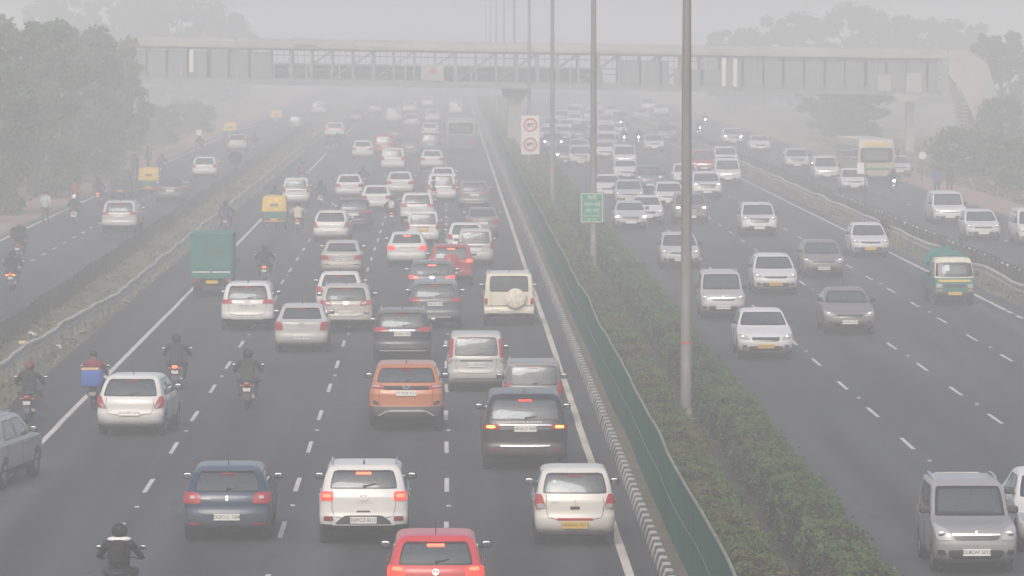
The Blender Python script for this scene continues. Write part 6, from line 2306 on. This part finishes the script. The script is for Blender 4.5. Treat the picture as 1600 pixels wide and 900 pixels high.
def car(key, x, y, color, label, front=False, roof=None, yaw=0.0, lit=None, group=None, swap=None, lod=None):
    p = at(x, y)
    if lod is None:
        lod = 0 if p.y < 190 else (1 if p.y < 320 else 2)
    P = getcar(key, lod)
    s = P.shape
    rz = (PI if front else 0.0) + yaw
    rot = Matrix.Rotation(rz, 3, 'Z')
    off = rot @ Vector((0, s.L / 2 - s.axle_r if not front else -(s.L / 2 - s.axle_f), 0))
    sw = dict(swap or {})
    if lit == 'brake': sw.update(tail_light='tail_lit', high_brake_light='tail_hot')
    if lit == 'tail': sw.update(tail_light='tail_lit')
    if lit == 'head': sw.update(lamp_bulb='head_lit')
    if lit == 'drl': sw.update(lamp_bulb='head_dim')
    if lit == 'warm': sw.update(lamp_bulb='head_warm')
    nm = CAT.get(key, 'suv_car')
    if group is None:
        group = 'cars in the oncoming lanes' if front else 'cars driving away from the camera'
    return place(P, nm, p + off, rz, label, {'minivan': 'minivan', 'jeep': 'jeep'}.get(nm, 'car'), group, color, roof, sw)


# ---------------------------------------------------------------- cars driving away, near to far
car('polo', 681, 966, RED, 'bright red hatchback cut by the bottom edge of the picture', lit='brake')
car('celerio', 897, 850, PEARL, 'pearl white hatchback with yellow number plate beside the striped kerb')
car('venue', 569, 848, WHITE, 'white compact car with roof rails and lit square tail lamps, bottom centre', lit='brake', roof=(.62, .60, .56))
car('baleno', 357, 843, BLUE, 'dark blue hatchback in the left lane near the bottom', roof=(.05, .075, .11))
car('rover', 820, 733, BLACK, 'big black luxury off-roader with lettering on its tailgate and lit brake bar', lit=None)
car('harrier', 635, 672, ORANGE, 'orange sport utility car with black lower cladding in the middle lane')
car('swift', 208, 679, WHITE, 'white hatchback with wing-shaped red tail lamps in the leftmost lane', yaw=-.075)
car('wagon', 833, 662, (.10, .10, .105), 'grey tall hatchback directly ahead of the black off-roader', roof=(.20, .20, .195))
car('wagon_new', 744, 611, SILVER, 'silver tall hatchback with red lamps beside its rear window')
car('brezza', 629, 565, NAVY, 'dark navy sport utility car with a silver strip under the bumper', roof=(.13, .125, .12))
car('etios', 472, 550, SILVER, 'silver sedan with tall red tail lamps, left of centre')
car('suv', 388, 516, WHITE, 'white sport utility car with dark lower half, beside the green truck', swap={}, lit=None)
car('nexon', 541, 518, BEIGE, 'greyish beige sport utility car, right of the white one with cladding')
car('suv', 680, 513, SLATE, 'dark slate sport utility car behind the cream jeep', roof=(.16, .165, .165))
car('jeep', 795, 508, CREAM, 'boxy cream jeep with a spare wheel on its back door')
car('hatch', 531, 490, WHITE, 'white hatchback hidden behind the beige sport utility car')
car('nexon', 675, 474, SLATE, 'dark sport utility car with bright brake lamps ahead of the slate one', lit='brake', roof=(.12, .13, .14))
car('ecosport', 705, 446, DRED, 'red car with spare wheel on the tailgate and brake lamps lit', lit='brake')
car('city', 534, 432, BEIGE, 'beige sedan with a chrome strip over its plate, middle of the left lanes')
car('sedan', 636, 417, WHITE, 'white sedan with bright brake lamps, centre of the traffic', lit='brake')
car('wagon', 743, 417, SILVER, 'silver tall hatchback to the right of the red spare-wheel car')
car('hatch', 728, 400, WHITE, 'white hatchback half hidden by the silver tall hatchback')
car('wagon', 661, 384, WHITE, 'white tall hatchback with a yellow plate ahead of the braking sedan', swap={'number_plate': 'plate_yellow'})
car('swift', 518, 378, WHITE, 'white hatchback with square red lamps, beside the yellow rickshaw', yaw=-.05)
car('city', 754, 371, GREY, 'dark grey sedan with chrome strip in the lane by the kerb line')
car('suv', 553, 361, NAVY, 'dark blue sport utility car behind the white hatchback, left centre')
car('suv', 652, 350, WHITE, 'white sport utility car in the middle of the dense traffic')
car('sedan', 588, 331, WHITE, 'white sedan with dark bumper, right of the dark blue car')
car('suv', 741, 328, GREY, 'dark grey sport utility car in the lane nearest the median')
car('wagon', 463, 322, WHITE, 'white tall hatchback in the left lane ahead of the yellow rickshaw')
car('mpv', 690, 317, WHITE, 'white minivan with a motorcyclist at its left rear corner')
car('sedan', 546, 311, WHITE, 'white sedan third from the left, in the haze', yaw=0)
car('sedan', 625, 306, WHITE, 'hazy white sedan ahead of the white sedan with dark bumper')
car('sedan', 692, 298, WHITE, 'hazy white sedan just ahead of the white minivan')
car('mpv', 614, 268, WHITE, 'hazy white minivan in the centre lane, far ahead')
car('sedan', 675, 266, WHITE, 'hazy white sedan left of the far bus')
car('sedan', 567, 249, WHITE, 'faint white sedan left of the far minivan')
car('mpv', 601, 243, DRED, 'faint maroon van between two white cars under the footbridge')
car('suv', 641, 247, SLATE, 'faint dark car between the two hazy white cars near the footbridge')
car('mpv', 673, 240, SLATE, 'faint dark van just left of the far bus')
car('suv', 523, 218, WHITE, 'faint white car with red lamps beyond the two far motorcycles', lit='tail')
FG = 'faint cars going away beyond the footbridge'
for (x, y, k, c) in ((617, 224, 'suv', SLATE), (672, 217, 'sedan', WHITE), (615, 192, 'mpv', WHITE), (676, 192, 'sedan', WHITE), (644, 200, 'hatch', SILVER), (712, 180, 'mpv', WHITE), (556, 192, 'hatch', GREY), (640, 178, 'suv', WHITE), (586, 178, 'sedan', SILVER), (668, 168, 'hatch', WHITE)):
    car(k, x, y, c, 'very faint car in the haze beyond the footbridge, going away', group=FG)

# grey car entering at the left edge
car('suv', -52, 764, (.33, .33, .33), 'grey sport utility car cut by the left edge, crossing the edge line', yaw=-.16)

# far bus going away
Pb = bus_proto(0)
p = at(720, 240)
place(Pb, 'bus', (p.x, p.y + 10.5 / 2 - 2.6, 0), 0, 'hazy grey bus with a wide dark rear window under the footbridge', 'bus', None, (.10, .12, .125), (.26, .27, .27))

# green cargo truck
p = at(332, 463)
place(cargo_truck_proto(), 'cargo_truck', (p.x, p.y + 1.35, 0), 0, 'small cargo truck with tall green box body by the left edge line', 'truck')

# rickshaws
AUTO, AUTO_D = auto_proto(), auto_proto(True)
GRN = (.012, .115, .075); YEL = (.58, .38, .06)
ag = 'auto rickshaws'


def auto(P, x, y, body, top, label):
    p = at(x, y)
    place(P, 'auto_rickshaw', (p.x, p.y + .87, 0), 0, label, 'rickshaw', ag, body, top)


auto(AUTO, 429, 357, GRN, YEL, 'yellow and green auto rickshaw on the main road')
auto(AUTO, 233, 304, GRN, YEL, 'yellow and green auto rickshaw on the left service road')
auto(AUTO_D, 189, 310, SLATE, (.035, .04, .045), 'dark auto rickshaw beside the yellow one on the left service road')
auto(AUTO, 360, 219, GRN, YEL, 'faint yellow auto rickshaw far up the left service road')
auto(AUTO, 432, 196, GRN, YEL, 'faintest yellow auto rickshaw beyond the footbridge on the left')

# left service road
sg_ = 'cars on the left service road'
car('suv', 188, 364, SILVER, 'silver sport utility car on the left service road', group=sg_, yaw=-.03)
car('sedan', 267, 317, SLATE, 'dark sedan overtaking the yellow rickshaw on the left service road', group=sg_)
car('hatch', 320, 279, WHITE, 'white hatchback on the left service road past the rickshaws', group=sg_)
car('hatch', 371, 237, WHITE, 'faint white hatchback farthest up the left service road', group=sg_)
car('mpv', 463, 206, SLATE, 'faint dark van on the left service road beyond the footbridge', group=sg_)
car('mpv', 498, 180, WHITE, 'faint white van on the left service road beyond the footbridge', group=sg_)

# ---------------------------------------------------------------- oncoming cars
car('wagon', 1518, 893, (.23, .23, .235), 'grey tall hatchback with roof rails, bottom right, coming nearer', front=True, roof=(.27, .265, .255))
car('sedan', 1655, 862, WHITE, 'white car cut by the right edge at the bottom', front=True)
car('sedan', 1194, 561, WHITE, 'white sedan with yellow plate nearest the median in the oncoming lanes', front=True, swap={'number_plate': 'plate_yellow'})
car('sedan', 1325, 522, BROWN, 'brownish grey sedan in the middle of the oncoming lanes', front=True)
car('wagon', 1128, 498, SILVER, 'silver tall hatchback just right of the nearest lamp pole', front=True)
car('swift', 1210, 460, WHITE, 'white hatchback with a yellow plate right of the silver tall hatchback, oncoming', front=True, swap={'number_plate': 'plate_yellow'})
car('hatch', 1285, 434, BROWN, 'brownish hatchback with chrome headlamps, oncoming', front=True)
car('hatch', 1062, 420, SILVER, 'silver hatchback partly hidden by the nearest lamp pole', front=True)
car('hatch', 1358, 402, WHITE, 'white hatchback with a yellow plate by the right edge line', front=True, swap={'number_plate': 'plate_yellow'})
car('brezza', 1185, 369, WHITE, 'white sport utility car alone in the second oncoming lane', front=True)
car('city', 985, 360, SILVER, 'silver sedan with both headlamps shining beside the green board', front=True, lit='head')
car('sedan', 1011, 351, WHITE, 'white sedan right behind the silver one with shining headlamps', front=True)
car('suv', 1079, 351, BROWN, 'brown sport utility car with warm headlamps behind the nearest pole', front=True, lit='warm')
car('hatch', 1046, 326, WHITE, 'white hatchback to the left of the nearest pole, oncoming', front=True)
car('suv', 1104, 311, WHITE, 'white sport utility car with thin bright lamps right of the nearest pole', front=True, lit='drl')
car('hatch', 983, 322, SILVER, 'silver hatchback hidden behind the silver sedan with lamps on', front=True)
car('sedan', 950, 312, WHITE, 'white sedan partly behind the second lamp pole', front=True)
car('suv', 1015, 299, SLATE, 'dark slate sport utility car in the oncoming queue', front=True)
car('sedan', 978, 284, WHITE, 'white sedan ahead of the dark slate car in the oncoming queue', front=True)
car('mpv', 1137, 289, WHITE, 'hazy white minivan in the oncoming lane by the right edge line', front=True)
car('suv', 1134, 264, WHITE, 'hazy white car right behind the hazy white minivan, oncoming', front=True)
car('mpv', 976, 263, WHITE, 'hazy white minivan in the oncoming queue right of the second pole', front=True)
car('hatch', 1071, 292, WHITE, 'white hatchback hidden by the nearest pole far back', front=True)
car('mpv', 1100, 272, DRED, 'faint reddish car right of the nearest pole in the haze', front=True)
car('suv', 907, 262, SILVER, 'hazy silver car between the second and third lamp poles', front=True)
car('suv', 885, 260, SLATE, 'dark car with both headlamps shining next to the third pole', front=True, lit='head')
car('suv', 864, 238, SLATE, 'far dark car with both headlamps shining left of the third pole', front=True, lit='head')
car('suv', 1145, 229, WHITE, 'faint white car with two bright headlamps, third oncoming lane', front=True, lit='head')
car('sedan', 1187, 239, WHITE, 'faint white car in the outer oncoming lane under the footbridge', front=True)
car('hatch', 1022, 238, WHITE, 'faint white hatchback alone between the queues, oncoming', front=True)
car('sedan', 945, 250, WHITE, 'faint white sedan just right of the second pole in the queue', front=True, lit='drl')
FG = 'faint cars coming out of the haze under the footbridge'
for i, (x, y, k, c, lt) in enumerate(((905, 246, 'sedan', SILVER, None), (858, 223, 'hatch', WHITE, None), (880, 222, 'sedan', SILVER, None), (907, 222, 'suv', SLATE, None), (948, 236, 'sedan', WHITE, None), (948, 222, 'mpv', WHITE, None),
                                      (918, 211, 'hatch', WHITE, None), (886, 210, 'sedan', WHITE, None), (862, 208, 'hatch', SILVER, None), (966, 216, 'sedan', WHITE, None), (898, 199, 'sedan', WHITE, None), (878, 196, 'suv', WHITE, None),
                                      (946, 202, 'hatch', SILVER, None), (925, 192, 'sedan', WHITE, None), (895, 187, 'suv', WHITE, None), (970, 198, 'suv', SLATE, None), (957, 184, 'hatch', WHITE, None), (1002, 190, 'sedan', SILVER, None),
                                      (1012, 174, 'mpv', WHITE, None), (1034, 182, 'sedan', WHITE, None), (902, 174, 'hatch', WHITE, None), (930, 176, 'sedan', WHITE, None), (1060, 206, 'hatch', GREY, None), (1042, 222, 'suv', SLATE, None))):
    car(k, x, y, c, 'very faint car in the haze under the footbridge, coming nearer', front=True, lit=lt, group=FG)

# right service road
sg_ = 'vehicles on the right service road'
car('mpv', 1482, 351, WHITE, 'white minivan on the right service road, second from the right edge', front=True, group=sg_)
car('hatch', 1534, 377, WHITE, 'white hatchback on the right service road ahead of the white minivan', front=True, group=sg_)
car('mpv', 1618, 384, WHITE, 'white car cut by the right edge on the right service road', front=True, group=sg_)
car('hatch', 1334, 301, WHITE, 'hazy white hatchback by the marker board, right service road', front=True, group=sg_)
car('mpv', 1291, 284, PEARL, 'hazy cream van with one lit roof lamp, right service road', front=True, group=sg_)
car('suv', 1245, 267, SILVER, 'hazy silver car first from the left on the right service road', front=True, group=sg_)
car('hatch', 1404, 277, SILVER, 'hazy silver car at the right of the yellow bus', front=True, group=sg_)
Py = bus_proto(1)
p = at(1362, 288)
place(Py, 'bus', (p.x, p.y + 10.5 / 2 - 2.2 + 2.0, 0), PI + .06, 'hazy yellow and cream bus on the right service road', 'bus', None, (.36, .34, .22), (.46, .43, .36))
p = at(1487, 477)
place(mini_truck_proto(), 'mini_truck', (p.x, p.y + 1.40, 0), PI + .03, 'green and cream mini truck with green tarpaulin load, oncoming', 'truck', None, GRN, (.55, .52, .42))

# ---------------------------------------------------------------- two-wheelers
JB = (.016, .016, .019); DGRN = (.035, .04, .032); KH = (.075, .07, .055); NV = (.02, .025, .045)
t, r, loc, rz = bike('moto', 183, 967, BLACK, 'rider in a black jacket with pale hood at the bottom left', 'black motorcycle cut by the bottom edge of the picture', jacket=JB)
o = new_obj('backpack', BACKPACK, None, loc + Vector((0, -.335, 1.116)), (-.22, 0, 0), (.012, .012, .013))
tag(o, 'black backpack worn by the rider at the bottom edge', 'backpack')
b = MB(); b.rbox((0, -.06, 1.43), (.40, .24, .10), 0, 2.4, 16, 8); new_obj('hood', b.mesh('hood', 'sign_white', 50), r)
bike('moto', 386, 640, SLATE, 'rider in dark green and blue jacket and black helmet, mid left', 'dark motorcycle alone in the second lane from the left', jacket=DGRN)
bike('moto', 274, 611, BLACK, 'rider in charcoal jacket ahead of the white hatchback, helmet black', 'black motorcycle with lit red tail lamp ahead of the white hatchback', jacket=(.03, .03, .032), lit='tail')
t, r, loc, rz = bike('moto', 43, 662, (.05, .01, .01), 'rider with red striped helmet at the left edge', 'motorcycle with wide dark saddle bags at the left edge', jacket=(.022, .024, .030), hcol=(.12, .045, .04))
for s_ in (-1, 1):
    b = MB()
    b.prism([(s_ * .12, .86), (s_ * .30, .74), (s_ * .56, .42), (s_ * .46, .30), (s_ * .14, .40)], -.58, -.16, 'y')
    new_obj('saddle_bag', b.mesh('saddle_bag', 'trousers', 40), t)
t, r, loc, rz = bike('scoot', 145, 641, (.10, .09, .085), 'delivery rider in red shirt, bareheaded, beside the left edge line', 'scooter carrying a blue delivery box beside the left edge line', jacket=(.17, .028, .030), head='hair')
o = thing('delivery_box', 'blue delivery box with pale open lid on the scooter', 'box', loc + Vector((0, -.92, .66)), rz)
b = MB(); b.rbox((0, 0, .235), (.58, .46, .47), 0, 8, 20, 10); new_obj('box', b.mesh('box', 'blue_box', 35), o)
b = MB(); b.box((-.04, 0, .485), (.46, .42, .03)); new_obj('lid', b.mesh('lid', 'tan_box', 0), o)
bike('moto', 413, 444, BLACK, 'rider in black leaving beside the green truck', 'black motorcycle with bright tail lamp right of the green truck', jacket=JB, lit='tail')
bike('moto', 465, 366, DRED, 'rider in a pale yellow shirt behind the rickshaw', 'motorcycle right of the yellow rickshaw, tail lamp lit', jacket=(.46, .43, .30), lit='dim', head='hair')
bike('moto', 429, 334, BLACK, 'dark rider showing above the yellow rickshaw', 'motorcycle hidden ahead of the yellow rickshaw', jacket=NV)
bike('scoot', 501, 324, PEARL, 'rider in dark jacket on the white scooter', 'white scooter between the white tall hatchback and the white sedans', jacket=NV)
bike('moto', 472, 290, DRED, 'faint rider in reddish jacket ahead of the white tall hatchback', 'faint motorcycle ahead of the white tall hatchback', jacket=(.12, .05, .05))
bike('moto', 352, 363, BLACK, 'rider in blue behind the crash barrier side of the green truck', 'motorcycle on the left shoulder just ahead of the green truck', jacket=(.03, .045, .09))
t, r, loc, rz = bike('moto', 612, 354, BLACK, 'rider with white backpack strap between the dense white cars', 'motorcycle between the dark blue and the white sport utility cars', jacket=JB, lit='dim')
o = new_obj('backpack', BACKPACK, None, loc + Vector((0, -.335, 1.116)), (-.22, 0, 0), (.45, .45, .44))
tag(o, 'pale backpack on the rider between the dense white cars', 'backpack')
bike('moto', 678, 318, BLACK, 'rider at the left rear corner of the white minivan', 'motorcycle at the left rear corner of the white minivan', jacket=NV, lit='dim')
bike('moto', 567, 300, BLACK, 'faint rider beside the hazy white sedan', 'faint motorcycle right of the third white sedan', jacket=JB)
bike('moto', 513, 240, BLACK, 'left rider of the two far riders in the haze', 'left one of two faint motorcycles near the footbridge', jacket=JB)
bike('moto', 527, 237, BLACK, 'right rider of the two far riders in the haze', 'right one of two faint motorcycles near the footbridge', jacket=JB)
# service road, left
bike('moto', 17, 456, BLACK, 'rider in dark blue jacket at the left edge of the service road', 'motorcycle with glowing orange indicator at the left edge', jacket=NV, lit='amber')
t, r, loc, rz = bike('moto', 28, 408, BLACK, 'rider hidden under a big dark rucksack at the left edge', 'motorcycle ahead of the one with the orange indicator', jacket=JB)
o = new_obj('rucksack', BACKPACK, None, loc + Vector((0, -.40, 1.25)), (-.15, 0, 0), (.012, .016, .018)); o.scale = (2.2, 1.6, 1.25)
tag(o, 'big dark rucksack on the rider at the left edge', 'backpack')
bike('scoot', 115, 351, WHITE, 'rider in dark jacket and white helmet on the left service road', 'white scooter on the left service road', jacket=JB, hcol=(.7, .7, .68))
bike('moto', 153, 321, BLACK, 'rider in navy jacket near the left footpath', 'motorcycle with bright red tail lamp near the left footpath', jacket=NV, lit='tail')
bike('moto', 252, 276, BLACK, 'rider in blue beyond the yellow rickshaw on the service road', 'faint motorcycle beyond the yellow rickshaw on the service road', jacket=(.05, .08, .16))
bike('moto', 311, 241, BLACK, 'faint rider by the small pale sign', 'faint motorcycle by the small pale sign on the service road', jacket=JB)
bike('scoot', 397, 237, BLUE, 'faint rider right of the farthest white hatchback, service road', 'faint scooter right of the farthest white hatchback', jacket=NV)
# oncoming two-wheelers
bike('moto', 1381, 394, BLACK, 'rider facing the camera behind the white hatchback at the edge line', 'motorcycle with shining headlamp by the right crash barrier', facing=1, jacket=JB, lit='head', hcol=(.10, .03, .03))
bike('moto', 1397, 303, BLACK, 'rider facing the camera on the right service road', 'motorcycle with shining headlamp on the right service road', facing=1, jacket=JB, lit='head')
og = [(937, 197, 'upper left'), (975, 229, 'brightest'), (998, 229, 'right'), (970, 203, 'small upper'), (1094, 213, 'pole side'), (1102, 199, 'highest')]
for (x, y, w_) in og:
    bike('moto', x, y, BLACK, 'faint rider behind the %s single headlamp under the footbridge' % w_, 'faint motorcycle with the %s single headlamp under the footbridge' % w_, facing=1, jacket=JB, lit='head')

# ---------------------------------------------------------------- people on foot
def walker(x, y, jacket, label, rz=0.0, pose='walk', head='hair'):
    p = at(x, y)
    return person(label, p, rz, pose, jacket, head, group='people on foot')


walker(71, 349, (.36, .38, .40), 'man in a pale shirt walking along the left footpath edge')
walker(118, 327, (.30, .07, .05), 'person in a red top standing on the left footpath', .4, 'stand')
walker(211, 279, (.05, .055, .07), 'person in dark clothes standing beyond the left rickshaws', 0, 'stand')
walker(232, 266, (.08, .07, .10), 'faint person standing on the left footpath farthest away', 1, 'stand')
walker(1464, 306, (.07, .10, .22), 'person in a blue top standing at the right service road edge', PI, 'stand')
walker(1484, 302, (.025, .03, .035), 'person in dark clothes standing on the right footpath', PI - .5, 'stand')

# ---------------------------------------------------------------- the haze
b = MB(); b.box((0, 1290, 7.95), (1900, 2700, 17.9))
hz = new_obj('haze', b.mesh('haze', 'paper', 0))
hm = bpy.data.materials.new('haze')
hm.use_nodes = True
n_, l_ = hm.node_tree.nodes, hm.node_tree.links
n_.remove(n_['Principled BSDF'])
pv = n_.new('ShaderNodeVolumePrincipled')
pv.inputs['Color'].default_value = (*HAZE_COLOR, 1)
pv.inputs['Density'].default_value = HAZE_DENSITY
pv.inputs['Anisotropy'].default_value = 0.0
l_.new(pv.outputs[0], n_['Material Output'].inputs['Volume'])
hz.data.materials.clear()
hz.data.materials.append(hm)
hz['kind'] = 'stuff'
hz['label'] = 'grey smog hanging over the whole highway'
hz['category'] = 'haze'
